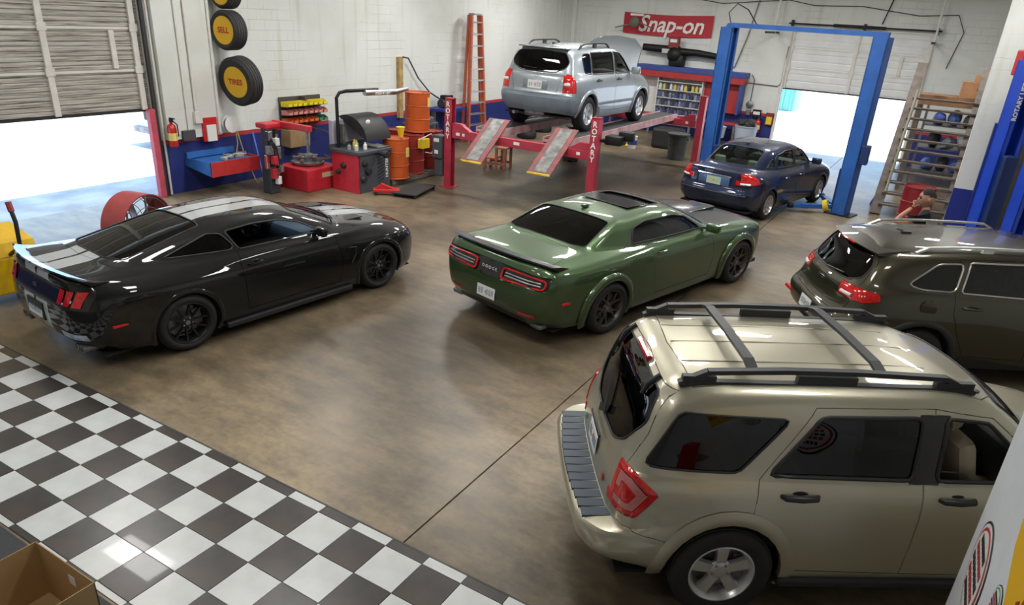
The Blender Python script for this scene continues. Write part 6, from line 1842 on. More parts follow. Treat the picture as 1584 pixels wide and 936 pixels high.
b = MB(); b.box(-10.72 + .0, -10.72 + .32, 11.9, 12.25, .872, .90, bev=.008); tag(b.build('tool_tray', M_STEEL), 'grey tray of small weights on the balancer bench', 'tray')

# ------------------------------------------------------------------ drums on a pallet
M_DRO = mat('drum_orange', (.52, .09, .015), .42, var=.12, vscale=3); M_DRR = mat('drum_red', (.24, .018, .014), .45, var=.15, vscale=3)
def drum(x, y, z, m, label, R=.29, H=.88, group='steel drums', **k):
    r = empty('steel_drum', (x, y, z), 0, label, 'drum', group)
    b = MB(); b.lathe([(R - .02, 0), (R + .008, .005), (R + .008, .02), (R, .03), (R, H * .32), (R + .012, H * .335), (R, H * .35), (R, H * .65), (R + .012, H * .665), (R, H * .68), (R, H - .03), (R + .008, H - .02), (R + .008, H), (R - .01, H), (R - .012, H - .02)], 32, cap=True); b.build('shell', m, r, True, 30)
    b = MB(); b.lathe([(.03, H - .02), (.03, H + .005)], 10, T(R * .6, 0, 0)); b.build('bung', M_STEEL, r)
    return r
drum(-10.50, 12.60, .136, M_DRO, 'orange steel drum at the left end of the pallet')
drum(-10.62, 13.32, .136, M_DRR, 'dark red steel drum in the middle of the pallet')
drum(-10.66, 14.08, .136, M_DRR, 'dark red steel drum at the right end of the pallet')
drum(-11.25, 13.62, .136, M_DRR, 'dark red steel drum at the back of the pallet')
d4 = drum(-10.72, 13.66, 1.022, M_DRO, 'orange steel drum stacked on top of the other drums')
for k, (x, y, z) in enumerate(((-10.215, 12.66, .72), (-10.435, 13.72, 1.70))):
    b = MB(); b.box(-.004, .012, -.06, .06, -.1, .1, T(x, y, z) @ RZ(.2)); tag(b.build('drum_label', mat('label_yellow', (0, 0, 0))), ['yellow label on the lower orange drum', 'yellow label on the upper orange drum'][k], 'label')
b = MB(); b.box(-10.31, -10.17, 13.15, 13.42, .74, .95, bev=.01); tag(b.build('yellow_pump_box', M_YEL), 'yellow pump box hung on the middle drum', 'box')
b = MB(); b.lathe([(.05, 0), (.09, .2), (.1, .2), (.1, .22)], 14, T(-10.45, 12.72, 1.022)); tag(b.build('yellow_jug', M_YEL, None, True), 'yellow measuring jug standing on the left orange drum', 'jug')
pipe('suction_hose', [(-10.2, 13.05, .95), (-10.16, 13.45, 1.05), (-10.16, 13.7, .8), (-10.18, 13.5, .6), (-10.16, 13.25, .66)], .014, mat('clear_hose', (.5, .48, .45), .4), 'pale looped hose in front of the middle drum', 'hose', 6)
r = empty('pallet', (-10.82, 13.42, 0), 0, 'grey wooden pallet carrying the steel drums', 'pallet')
M_PAL = mat('pallet_wood', (.13, .11, .09), .8, var=.3, vscale=6)
for i in range(7):
    b = MB(); b.box(-.52, .46, -1.12 + i * .335, -.87 + i * .335, .115, .135); b.build('deck_board', M_PAL, r)
for x in (-.48, 0, .4):
    b = MB(); b.box(x - .04, x + .05, -1.1, 1.14, .0, .115); b.build('stringer', M_PAL, r)
b = MB(); b.box(.455, .475, -1.12, 1.14, .03, .11); b.build('front_board', M_PAL, r)
# shop creeper on the floor
r = empty('creeper_board', (-9.62, 12.15, 0), .25, 'flat black shop creeper lying on the floor beside the bench', 'creeper')
b = MB(); b.box(-.28, .28, -.55, .55, .06, .10, bev=.02); b.build('pad', mat('creeper_black', (.02, .02, .02), .7), r)
for (x, y) in ((-.24, -.5), (.24, -.5), (-.24, .5), (.24, .5)):
    b = MB(); b.lathe([(.03, -.012), (.03, .012)], 10, T(x, y, .031) @ RX(PI / 2)); b.build('castor', M_BLKPL, r)
r = empty('floor_jack', (-9.95, 11.62, 0), -.9, 'small red trolley jack at the foot of the balancer', 'jack')
b = MB(); b.box(-.1, .1, -.28, .28, .05, .13, bev=.02); b.prism([(-.25, .12), (.2, .12), (-.1, .24)], -.06, .06, frame((0, 0, 0), (0, 1, 0), (0, 0, 1))); b.build('jack_body', mat('signal_red', (0, 0, 0)), r)
for (x, y) in ((-.11, -.22), (.11, -.22), (-.11, .22), (.11, .22)):
    b = MB(); b.lathe([(.04, -.015), (.04, .015)], 10, T(x, y, .041) @ RY(PI / 2)); b.build('jack_wheel', M_BLKPL, r)
# wood upright with black air hose and a pump beside it
b = MB(); b.box(XL, XL + .1, 15.62, 15.78, .9, 2.45); tag(b.build('wood_upright', mat('raw_timber', (.38, .25, .10), .75, var=.25, vscale=8)), 'raw timber upright fixed to the left wall behind the drums', 'timber')
pipe('air_hose', [(XL + .12, 15.75, 2.45), (XL + .14, 15.95, 2.42), (XL + .12, 16.4, 1.9), (XL + .14, 16.9, 1.5), (XL + .2, 17.3, 1.3)], .02, M_BLKPL, 'black air hose sagging across the left wall', 'hose')
r = empty('air_pump', (XL + .35, 17.35, 1.08), 0, 'black air pump on a shelf against the left wall', 'pump')
b = MB(); b.tube([(0, -.22, .12), (0, .22, .12)], .12, 14); b.build('motor', M_BLKPL, r, True)
b = MB(); b.box(-.12, .12, -.1, .14, .2, .34, bev=.03); b.tube([(0, .3, .0), (0, .3, .32)], .05); b.build('pump_head', mat('black_metal', (0, 0, 0)), r, True)
b = MB(); b.box(-.3, .3, -.5, .6, -.06, 0); b.build('shelf_plate', mat('dado_blue', (0, 0, 0)), r)
b = MB(); b.box(-.2, -.1, -.4, -.3, -1.08, -.06); b.box(-.2, -.1, .4, .5, -1.08, -.06); b.build('shelf_legs', M_STEEL, r)

# ------------------------------------------------------------------ step ladder leaning folded on the wall
r = empty('step_ladder', (XL + .30, 18.75, 0), -.12, 'tall folded orange fibreglass step ladder leaning on the left wall', 'ladder')
M_LADO = mat('ladder_orange', (.40, .09, .04), .5, var=.08)
H = 3.55
def rail_pts(s, t): return Vector((.26 - .16 * t, s * (.40 - .19 * t), H * t))
for s in (-1, 1):
    b = MB(); b.bar(rail_pts(s, 0), rail_pts(s, 1), .10, .07, up=(0, 1, 0)); b.build('front_rail', M_LADO, r)
    b = MB(); b.bar(rail_pts(s, 0) + Vector((-.2, s * .05, 0)), rail_pts(s, 1) + Vector((-.10, 0, 0)), .07, .05, up=(0, 1, 0)); b.build('rear_rail', M_LADO, r)
for k in range(11):
    t = (k + .6) / 11.2
    a = rail_pts(-1, t); c = rail_pts(1, t)
    b = MB(); b.bar(a, c, .10, .04); b.build('step', M_ALU, r)
for k in range(5):
    t = (k + .8) / 5.6
    o = Vector((-.2 + .1 * t, 0, 0))
    b = MB(); b.bar(rail_pts(-1, t) + o, rail_pts(1, t) + o, .03, .02); b.build('rear_brace', M_ALU, r)
b = MB(); b.box(-.05, .18, -.17, .17, H, H + .05, bev=.01); b.build('top_cap', mat('cap_grey', (.3, .3, .3), .5), r)
# step stool
r = empty('step_stool', (-9.75, 15.75, 0), .2, 'small brown wooden step stool under the four-post lift', 'stool')
M_STL = mat('stool_brown', (.34, .12, .06), .65, var=.12)
b = MB(); b.box(-.30, .02, -.24, .24, .26, .295); b.build('lower_step', M_STL, r)
b = MB(); b.box(.0, .30, -.24, .24, .53, .565); b.build('upper_step', M_STL, r)
for (x, y, h) in ((-.27, -.21, .26), (-.27, .21, .26), (.03, -.21, .53), (.03, .21, .53), (.27, -.21, .53), (.27, .21, .53)):
    b = MB(); b.box(x - .03, x + .03, y - .025, y + .025, 0, h); b.build('leg', M_STL, r)
for y in (-.21, .21):
    b = MB(); b.box(-.27, .27, y - .015, y + .015, .12, .18); b.build('stretcher', M_STL, r)
def rebase(r, loc):
    """move a thing's origin to its base without moving its parts"""
    d = Vector(loc) - r.location
    r.location = loc
    for ch in r.children:
        ch.location -= d
for o in [o for o in COL.objects if o.name.startswith('two_post_lift')]:
    rebase(o, (-3.3, 17.7, 0) if 'navy' in o['label'] else (.93, 15.65, 0))

# ------------------------------------------------------------------ back wall
r = empty('wall_banner', (-9.33, YB - .03, 3.6), 0, 'red tool-maker banner with slanted white lettering on the back wall', 'banner')
V = []; F = []
n = 24
for i in range(n + 1):
    u = i / n
    x = -1.62 + 3.24 * u; zt = .33 + .03 * u - .05 * math.sin(u * PI); zb = -.34 + .02 * u - .05 * math.sin(u * PI)
    yy = -.02 - .015 * math.sin(u * 9) - .03 * math.sin(u * PI)
    V += [(x, yy, zt), (x, yy - .01, zb), (x, yy + .012, zt), (x, yy + .002, zb)]
for i in range(n):
    a = i * 4; c = a + 4
    F += [(a, a + 1, c + 1, c), (a + 2, c + 2, c + 3, a + 3), (a, c, c + 2, a + 2), (a + 1, a + 3, c + 3, c + 1)]
mesh_obj('banner_cloth', V, F, mat('banner_red', (.42, .015, .03), .6), r, True)
text_obj('lettering', 'Snap-on', .74, M_TEXTW, r, frame((.14, -.085, -.02), (1, 0, .01), (0, 0, 1)), shear=.25, bold=.012, space=.98)
# fixture in front of banner's left end
r = empty('work_light', (-10.3, YB - .50, 3.62), 0, 'olive green work light on thin arms in front of the red banner', 'light')
b = MB(); b.lathe([(.05, 0), (.16, .06), (.17, .18), (.06, .26)], 14, RX(PI / 2)); b.build('lamp_housing', mat('olive_metal', (.10, .11, .08), .6), r, True)
b = MB(); b.box(-.22, .26, -.05, .06, .2, .27, bev=.01); b.build('white_cap', M_WHITE, r)
b = MB(); b.tube([(-.1, 0, -.05), (-.45, .1, -.12), (-.85, .2, -.22)], .022, 6); b.tube([(.1, 0, 0), (.45, .1, -.12), (.6, .2, -.2)], .02, 6); b.tube([(0, .05, .1), (0, .40, .1)], .02, 6); b.build('bracket_arms', M_STEEL, r, True)

# axle assembly displayed on the wall
r = empty('axle_assembly', (-8.55, YB - .28, 2.72), 0, 'black rear axle assembly hung on the back wall under the banner', 'axle')
b = MB(); b.tube([(-1.45, 0, .12), (-.6, 0, .10), (-.3, 0, .05), (.5, 0, .06), (1.45, 0, -.02)], [.12, .13, .14, .11, .09], 12); b.build('axle_tube', mat('black_metal', (0, 0, 0)), r, True)
b = MB(); b.lathe([(.08, -.2), (.26, -.12), (.30, 0), (.24, .15), (.08, .24)], 18, T(-.25, -.02, -.05) @ RX(PI / 2)); b.box(-.42, .1, -.18, .2, -.42, -.05, bev=.06); b.build('differential', mat('black_metal', (0, 0, 0)), r, True)
b = MB(); b.box(1.2, 1.5, -.12, .2, -.26, .08, bev=.04); b.build('hub_end', mat('black_metal', (0, 0, 0)), r, True)
b = MB(); b.box(-.50, -.14, -.16, .02, .16, .50, bev=.01); b.build('red_sign', mat('maroon', (.2, .02, .02), .5), r)
b = MB(); b.box(-.44, -.20, -.175, -.16, .34, .44); b.build('sign_plate', M_WHITE, r)
b = MB(); b.box(-.7, -.24, -.16, -.145, -.02, .12); b.build('name_plate', mat('grey_plate', (.45, .45, .42), .5), r)
b = MB(); b.box(-.1, .0, .1, .28, -.1, .1); b.box(-1.2, -1.1, .08, .28, .0, .14); b.box(1.0, 1.1, .06, .28, -.05, .08); b.build('wall_hook', M_STEEL, r)

# parts counter with valance
r = empty('parts_cabinet', (-8.15, YB - .3, 0), 0, 'open parts cabinet with blue and red fascia on the back wall', 'cabinet')
M_CAB_B = mat('fascia_blue', (.03, .06, .26), .45, var=.08); M_CAB_R = mat('fascia_red', (.36, .03, .03), .45, var=.08)
b = MB(); b.box(-1.95, 1.95, -.30, .28, 2.13, 2.29, bev=.005); b.build('blue_fascia', M_CAB_B, r)
b = MB(); b.box(-1.90, 1.92, -.28, .28, 1.92, 2.13, bev=.005); b.build('red_fascia', M_CAB_R, r)
b = MB(); b.box(.55, 1.80, .05, .28, .95, 1.92, bev=.005); b.build('red_panel', M_CAB_R, r)
b = MB(); b.box(1.80, 1.88, -.25, .28, .95, 1.92, bev=.005); b.build('blue_side', M_CAB_B, r)
b = MB(); b.box(-1.9, .55, .24, .28, .30, 1.92); b.build('white_back', M_WHITE, r)
r = empty('bottle_shelf', (-8.42, YB - .32, .70), 0, 'white shelf unit packed with oil and fluid bottles', 'shelf')
M_SHW = mat('shelf_white', (.62, .64, .64), .5)
for k in range(5):
    b = MB(); b.box(-.80, .80, -.18, .2, k * .27, k * .27 + .02); b.build('shelf_board', M_SHW, r)
for x in (-.81, .80):
    b = MB(); b.box(x - .01, x + .02, -.18, .2, 0, 1.2); b.build('side_panel', M_SHW, r)
BCOL = [mat('bottle_navy', (.04, .045, .10), .4), mat('bottle_white', (.6, .62, .65), .4), mat('bottle_grey', (.22, .24, .30), .4), mat('bottle_yellow', (.55, .45, .08), .4), mat('bottle_blue', (.08, .10, .24), .4), mat('bottle_black', (.02, .02, .025), .4)]
BN = ['navy', 'white', 'grey', 'yellow', 'blue', 'black']
def bottle_mesh():
    b = MB(); b.box(-.045, .045, -.035, .035, 0, .16, bev=.012); b.lathe([(.03, .16), (.015, .185), (.018, .19), (.018, .215)], 10)
    me = bpy.data.meshes.new('fluid_bottle'); me.from_pydata(b.V, [], b.F); me.update(); return me
BM = [bottle_mesh() for _ in BCOL]
for me, c in zip(BM, BCOL): me.materials.append(c)
pat = ('440404404044', '204204240240', '420240424024', '130132135331')
rw = ['bottom', 'second', 'third', 'top']
for k in range(4):
    for i in range(12):
        c = int(pat[k][i])
        o = bpy.data.objects.new('fluid_bottle', BM[c]); COL.objects.link(o)
        o.location = (-8.42 - .72 + i * .131, YB - .40 + .03 * ((i * 7) % 3), .72 + k * .27)
        tag(o, '%s fluid bottle, %s from the left on the %s row of the white shelf' % (BN[c], ORD[i], rw[k]), 'bottle', 'fluid bottles on the white shelf')
# small things on the back wall right of the cabinet
b = MB(); b.box(-5.42, -5.16, YB - .1, YB, .70, 1.10, bev=.01); o = tag(b.build('yellow_box', mat('maroon', (0, 0, 0))), 'maroon wall box with a yellow front by the doorway', 'box')
b = MB(); b.box(-5.38, -5.20, YB - .115, YB - .1, .74, .98); b.build('yellow_front', M_YEL, o)
b = MB(); b.box(-5.88, -5.60, YB - .08, YB, .90, 1.16, bev=.01); o = tag(b.build('breaker_box', mat('black_metal', (0, 0, 0))), 'black switch box on the back wall beside the yellow box', 'box')
b = MB(); b.box(-5.85, -5.63, YB - .09, YB - .08, 1.0, 1.1); b.build('white_label', M_WHITE, o)
r = empty('air_gauge', (-6.02, YB - .06, 1.30), 0, 'round air regulator on the back wall beside the cabinet', 'gauge')
b = MB(); b.lathe([(.12, 0), (.12, .05), (.10, .06)], 18, RX(PI / 2)); b.build('gauge', M_STEEL, r, True)
b = MB(); b.box(-.07, .07, -.1, .0, -.35, -.14, bev=.02); b.build('filter_bowl', M_STEEL, r)
b = MB(); b.tube([(0, 0, .1), (0, 0, .8), (-.1, 0, .95)], .015, 6); b.build('air_line', M_STEEL, r, True)
pipe('wall_cable', [(-6.2, YB - .04, 1.98), (-5.25, YB - .04, 1.96), (-5.15, YB - .04, 2.05), (-5.12, YB - .1, 3.2)], .015, M_STEEL, 'grey cable running along the back wall to the roller door', 'cable', 6)
pipe('wall_cable', [(-6.28, YB - .04, 5.6), (-6.3, YB - .04, 4.6), (-6.5, YB - .05, 3.4), (-6.75, YB - .05, 2.45), (-6.95, YB - .05, 2.32)], .022, M_STEEL, 'grey cable hanging down the back wall right of the banner', 'cable', 6)
pipe('wall_cable', [(-9.2, YB - .03, 4.55), (-7.5, YB - .05, 4.35), (-5.4, YB - .05, 4.55), (-4.6, YB - .05, 4.42), (-3.2, YB - .05, 4.46), (-1.6, YB - .05, 4.28), (-.6, YB - .05, 4.35), (-.35, YB - .05, 3.9), (-.55, YB - .05, 2.9)], .012, M_BLKPL, 'thin black cable swagged above the back roller door', 'cable', 6)
pipe('wall_cable', [(-2.65, YB - .04, 4.9), (-2.35, YB - .04, 4.9), (-2.55, YB - .06, 4.0)], .018, M_BLKPL, 'short black cable dropping to the spring bar', 'cable', 6)
# barrel with junk under the cabinet's right end
r = empty('parts_washer', (-5.75, YB - 1.1, 0), 0, 'pale tub of greasy engine parts by the back wall', 'tub')
b = MB(); b.lathe([(.30, 0), (.36, .7), (.38, .7), (.38, .72), (.34, .72)], 22); b.build('tub', mat('tub_grey', (.35, .40, .48), .5), r, True)
for k in range(5):
    a = k * 1.3
    b = MB(); b.box(-.14, .14, -.08, .08, 0, .18, T(.16 * math.cos(a), .16 * math.sin(a), .70 + .05 * (k % 2)) @ RZ(a) @ RX(.4), bev=.03); b.build('engine_part', mat('greasy_part', (.05, .05, .05), .5, .5, var=.5, vscale=15), r)
b = MB(); b.lathe([(.30, 0), (.33, .35), (.35, .35), (.3, .3)], 18, T(-6.75, YB - 1.1, .25)); tag(b.build('white_sack', mat('sack_white', (.5, .55, .6), .8), None, True), 'pale plastic bucket beside the tub of engine parts', 'bucket')
# trash can and clutter behind the lift
r = empty('trash_can', (-6.75, 20.9, 0), 0, 'dark grey round trash can behind the four-post lift', 'trash can')
b = MB(); b.lathe([(.24, 0), (.30, .68), (.33, .70), (.33, .74), (.28, .74)], 22); b.build('can', mat('can_grey', (.055, .06, .062), .6, var=.2), r, True)
for s in (-1, 1):
    b = MB(); b.box(s * .31 - .03, s * .31 + .03, -.06, .06, .58, .64, bev=.01); b.build('handle', mat('can_grey', (0, 0, 0)), r)
r = empty('bucket', (-8.45, 21.6, 0), 0, 'white and blue plastic bucket on the floor under the lift', 'bucket')
b = MB(); b.lathe([(.13, 0), (.155, .36), (.165, .36), (.165, .38), (.14, .38)], 18); b.build('pail', M_WHITE, r, True)
b = MB(); b.lathe([(.145, .12), (.152, .26)], 18, cap=False); b.build('blue_label', M_CAB_B, r, True)
r = empty('oil_funnel', (-8.75, 22.0, 0), 0, 'yellow oil drain funnel standing behind the bucket', 'funnel')
b = MB(); b.lathe([(.2, 0), (.2, .03), (.03, .05), (.03, .55), (.14, .75), (.15, .75)], 16); b.build('funnel_body', M_YEL, r, True)
b = MB(); b.box(-8.1, -7.2, 22.3, 23.0, 0, .62, bev=.08); tag(b.build('black_tote', mat('tote_black', (.015, .015, .016), .6)), 'black plastic tote on the floor behind the lift', 'tote')
b = MB(); b.box(-9.9, -9.1, 21.8, 22.6, 0, .5, bev=.06); tag(b.build('black_crate', mat('tote_black', (0, 0, 0))), 'black crate on the floor left of the bucket', 'crate')
b = MB(); b.box(-10.9, -6.1, YB - .75, YB - .3, .62, .70, bev=.01); wb = tag(b.build('work_bench', mat('bench_red', (.30, .03, .03), .5, var=.15)), 'long red work bench along the back wall behind the lift', 'bench')
for x in (-10.8, -9.3, -7.8, -6.25):
    b = MB(); b.box(x - .04, x + .04, YB - .72, YB - .64, 0, .62); b.build('bench_leg', M_STEEL, wb)
for k, (x, y) in enumerate(((-11.7, 20.6), (-12.0, 22.2), (-11.2, 23.6))):
    b = MB(); b.lathe([(.19, .0), (.28, .0), (.315, .05), (.315, .17), (.28, .22), (.19, .22), (.19, .0)], 28, T(x, y, 0), cap=False)
    tag(b.build('spare_tyre', M_TYRE, None, True), ['black spare tyre lying by the left wall behind the lift', 'black spare tyre lying halfway along the far left wall', 'black spare tyre lying in the far left corner'][k], 'tyre')

# ------------------------------------------------------------------ stairs, loft and stored goods
r = empty('wooden_stairs', (-.25, 18.0, 0), 0, 'steep weathered wooden stairs rising to a loft by the back door', 'stairs')
M_STW = mat('stair_wood', (.125, .10, .085), .75, var=.25, vscale=5)
y0, y1 = -.1, 3.3; zt = 3.12
for k, x in enumerate((-.72, .70)):
    b = MB(); b.bar((x, y0, .0), (x, y1, zt), .22, .09, up=(0, 0, 1)); b.build('stringer', M_STW, r)
for k in range(11):
    t = (k + 1) / 14.5
    yy = y0 + (y1 - y0) * t; z = zt * t
    b = MB(); b.box(-.70, .72, yy - .13, yy + .13, z - .02, z + .02); b.build('tread', M_STW, r)
b = MB(); b.tube([(-.62, y0 + .1, .5), (-.62, y1 - 1.2, zt - .55)], .03, 8); b.build('side_pipe', mat('olive_pipe', (.2, .19, .13), .6), r, True)
r = empty('loft_deck', (-.1, 23.4, 2.2), 0, 'rough timber loft deck at the top of the stairs', 'loft')
M_RAW = mat('raw_timber', (.38, .25, .10), .75)
M_TIM = mat('loft_timber', (.28, .15, .07), .75, var=.25, vscale=5)
b = MB(); b.box(-.75, 1.3, -2.05, -1.98, -.02, .22); b.build('edge_beam', M_TIM, r)
for i in range(4):
    b = MB(); b.box(-.75, 1.3, -1.97 + i * .26, -1.72 + i * .26, .16, .20); b.build('deck_plank', M_TIM, r)
for (x, y) in ((-.70, -1.9), (1.25, -1.9), (1.25, -1.02), (-.7, -1.02)):
    b = MB(); b.box(x - .05, x + .05, y - .05, y + .05, -2.2, .16); b.build('loft_post', M_STW, r)
M_CART = mat('carton_brown', (.36, .19, .09), .8, var=.1)
def carton(x, y, z, w, d, h, rz, label, word=None):
    r = empty('carton', (x, y, z), rz, label, 'box')
    b = MB(); b.box(-w / 2, w / 2, -d / 2, d / 2, 0, h, bev=.006); b.build('box_body', M_CART, r)
    b = MB(); b.box(-.03, .03, -d / 2 - .001, d / 2 + .001, h - .001, h + .002); b.build('tape', mat('brown_tape', (.25, .14, .06), .4), r)
    if word:
        text_obj('lettering', word, .13, M_BLKPL, r, frame((0, -d / 2 - .002, h * .55), (1, 0, 0), (0, 0, 1)), bold=.004)
carton(.42, 21.9, 2.403, .85, .5, .38, .05, 'large brown carton on the loft with a short black word', 'OIL')
carton(.50, 21.95, 2.787, .5, .42, .16, -.1, 'small flat carton on top of the lettered carton')
carton(1.12, 21.95, 2.403, .40, .42, .30, .1, 'brown carton at the right end of the loft')
# storage under the loft
r = empty('storage_rack', (.25, 23.3, 0), 0, 'cluttered grey storage rack under the loft behind the stairs', 'rack')
for z in (.35, .95, 1.55, 2.1):
    b = MB(); b.box(-.9, .95, -.45, .45, z, z + .03); b.build('rack_shelf', M_STEEL, r)
for (x, y) in ((-.9, -.45), (.95, -.45), (-.9, .45), (.95, .45)):
    b = MB(); b.box(x - .02, x + .02, y - .02, y + .02, 0, 2.15); b.build('rack_post', M_STEEL, r)
SC_ = [((.05, .10, .35), 'blue'), ((.55, .56, .58), 'white'), ((.04, .04, .05), 'black'), ((.25, .28, .33), 'grey'), ((.10, .18, .45), 'bright blue'), ((.02, .02, .03), 'very dark')]
rnd = random.Random(11)
lv = ['top', 'middle', 'bottom']
for k in range(15):
    z = (1.58, .98, .38)[k % 3]
    col, nmn = SC_[(k * 5 + k // 3) % 6]
    x = -.55 + (k // 3) * .36; 
    bm = bmesh.new(); bmesh.ops.create_icosphere(bm, subdivisions=2, radius=.17)
    for v in bm.verts:
        q = 1 + .18 * math.sin(v.co.x * 17 + k) * math.cos(v.co.z * 15 + 2 * k) + .1 * rnd.uniform(-1, 1)
        v.co = Vector((v.co.x * q, v.co.y * q * 1.3, max(-.13, v.co.z * q) * (1.1 + .3 * ((k * 3) % 2))))
        v.co.z += .13 * (1.1 + .3 * ((k * 3) % 2))
    b = MB(); b.bm(bm, T(.25 + x, 23.1 + .1 * (k % 2), z + .002))
    tag(b.build('stored_bundle', mat('bundle_%d' % ((k * 5 + k // 3) % 6), col, .7, var=.2), None, True), '%s wrapped bundle, place %s from the left on the %s shelf behind the stairs' % (nmn, ['first', 'second', 'third', 'fourth', 'fifth'][k // 3], lv[k % 3]), 'bundle', 'bundles stored under the loft')
for k, (x, z, w, h) in enumerate(((-.35, 2.185, .5, .16), (.3, 2.185, .3, .12))):
    b = MB(); b.box(x - w / 2 + .25, x + w / 2 + .25, 22.75, 23.1, z - .05, z + h - .05, bev=.02); tag(b.build('storage_bin', (M_WHITE, M_STEEL)[k]), ['white bin resting high on the rack behind the stairs', 'grey bin resting high on the rack behind the stairs'][k], 'bin')
drum(-.20, 17.0, 0, mat('drum_crimson', (.20, .012, .015), .35, var=.1), 'crimson steel drum at the foot of the wooden stairs', R=.30, H=.90)
for k in range(5):
    b = MB(); b.bar((.38 + k * .035, 17.6 + .02 * k, .01), (.62 + k * .05, 18.9 + .05 * k, 2.1 - .15 * k), .05, .02)
    tag(b.build('timber_length', M_RAW), 'raw timber length leaning beside the stairs, %s from the left' % ORD[k], 'timber', 'timber lengths by the stairs')
r = empty('jack_stand', (-1.05, 18.9, 0), .3, 'small blue jack stand on the floor by the stairs', 'jack stand')
for a in range(4):
    b = MB(); b.bar((.14 * math.cos(a * PI / 2 + .7), .14 * math.sin(a * PI / 2 + .7), 0), (.04 * math.cos(a * PI / 2 + .7), .04 * math.sin(a * PI / 2 + .7), .26), .03); b.build('leg', M_LBLUE, r)
b = MB(); b.tube([(0, 0, .2), (0, 0, .42)], .025); b.box(-.06, .06, -.03, .03, .42, .45); b.build('saddle', M_STEEL, r)

# ------------------------------------------------------------------ partition at the right edge
w = MB(); w.box(.70, .80, -.9, 4.10, 0, 2.55); w.box(.70, .80, -.9, 4.10, 2.55, 2.57)
PART = struct('wall_partition', w, mat('partition_white', (.66, .69, .72), .55, var=.03))
def wall_disc(name, y, z, ry, rz, m, t, parent=None):
    n = 36
    V = [(.70 - t, y + ry * math.cos(2 * PI * i / n), z + rz * math.sin(2 * PI * i / n)) for i in range(n)] + [(.70 - t + .004, y + ry * math.cos(2 * PI * i / n), z + rz * math.sin(2 * PI * i / n)) for i in range(n)]
    F = [tuple(reversed(range(n))), tuple(range(n, 2 * n))] + [(i, (i + 1) % n, n + (i + 1) % n, n + i) for i in range(n)]
    return mesh_obj(name, V, F, m, parent)
wb_, wk_ = mat('sign_white', (.7, .7, .68), .5), mat('sign_black', (.02, .02, .02), .5)
def round_sign(y, z, s, label, red=True):
    o = wall_disc('round_sign', y, z, .27 * s, .27 * s, wk_, .004)
    tag(o, label, 'sign')
    a = wall_disc('white_ring', y, z, .255 * s, .255 * s, wb_, .006, o)
    a = wall_disc('red_ring', y, z, .235 * s, .235 * s, mat('sign_crimson', (.4, .03, .04), .5) if red else mat('sign_green', (.05, .22, .10), .5), .008, o)
    a = wall_disc('white_field', y, z, .215 * s, .215 * s, wb_, .010, o)
    for k in range(5):
        zz = z + (.14 - .07 * k) * s; ww = math.sqrt(max(.01, .2**2 - (.14 - .07 * k)**2)) * s * .9
        b = MB()
        for q in range(7):
            y2 = y - ww + (q + .15) * 2 * ww / 7
            b.box(.70 - .0125, .70 - .010, y2, y2 + ww * .2, zz - .02 * s, zz + .02 * s)
        b.build('print_row', wk_ if k % 2 == 0 else mat('sign_crimson', (0, 0, 0)), o)
round_sign(3.68, 1.26, 1.0, 'round black, white and red badge sign on the white partition')
round_sign(3.10, 1.50, .40, 'smaller round green-rimmed sign below the badge on the partition', red=False)
b = MB(); b.prism([(3.17, 1.79), (2.96, 1.62), (2.55, 1.30), (2.0, 2.05), (2.7, 2.46), (3.22, 1.90)], 0, .01, frame((.70, 0, 0), (0, 1, 0), (0, 0, 1), (-1, 0, 0))); o = tag(b.build('yellow_sign', mat('sign_amber', (.78, .45, .01), .5)), 'amber sign board with dark red slanted lettering on the partition', 'sign')
text_obj('lettering', 'TIRES', .22, mat('sign_brick', (.35, .04, .02), .5), o, frame((.688, 2.72, 1.98), (0, -.80, -.60), (0, -.60, .80)), shear=.2, bold=.006)
text_obj('lettering', 'SALE', .22, mat('sign_brick', (0, 0, 0)), o, frame((.688, 2.60, 1.68), (0, -.80, -.60), (0, -.60, .80)), shear=.2, bold=.006)
r = empty('side_table', (.42, 2.3, 0), 0, 'small brown table with dark legs against the partition', 'table')
b = MB(); b.box(-.25, .26, -.5, .5, .72, .76); b.build('table_top', mat('table_brown', (.28, .15, .07), .5), r)
for (x, y) in ((-.22, -.46), (-.22, .46), (.22, -.46), (.22, .46)):
    b = MB(); b.box(x - .02, x + .02, y - .02, y + .02, 0, .72); b.build('leg', M_BLKPL, r)
b = MB(); b.box(.3, .55, 2.2, 2.5, .762, .92, bev=.01); tag(b.build('red_box', mat('signal_red', (0, 0, 0))), 'red box standing on the small brown table', 'box')

# ------------------------------------------------------------------ open cardboard box, lower left
r = empty('cardboard_box', (-4.04, 1.38, .012), 0, 'open empty cardboard box in the lower left corner', 'box')
M_CB = mat('cardboard', (.40, .26, .12), .8, var=.06, vscale=4)
W2, D2, Hh, t = .32, .235, .43, .006
b = MB(); b.box(-W2, W2, -D2, D2, 0, t); b.build('box_bottom', M_CB, r)
for (x0, x1, yy0, yy1) in ((-W2, -W2 + t, -D2, D2), (W2 - t, W2, -D2, D2), (-W2, W2, -D2, -D2 + t), (-W2, W2, D2 - t, D2)):
    b = MB(); b.box(x0, x1, yy0, yy1, t, Hh); b.build('box_side', M_CB, r)
b = MB(); b.box(.02, .09, D2 - t - .002, D2 - t, .27, .34); b.build('white_label', M_WHITE, r)

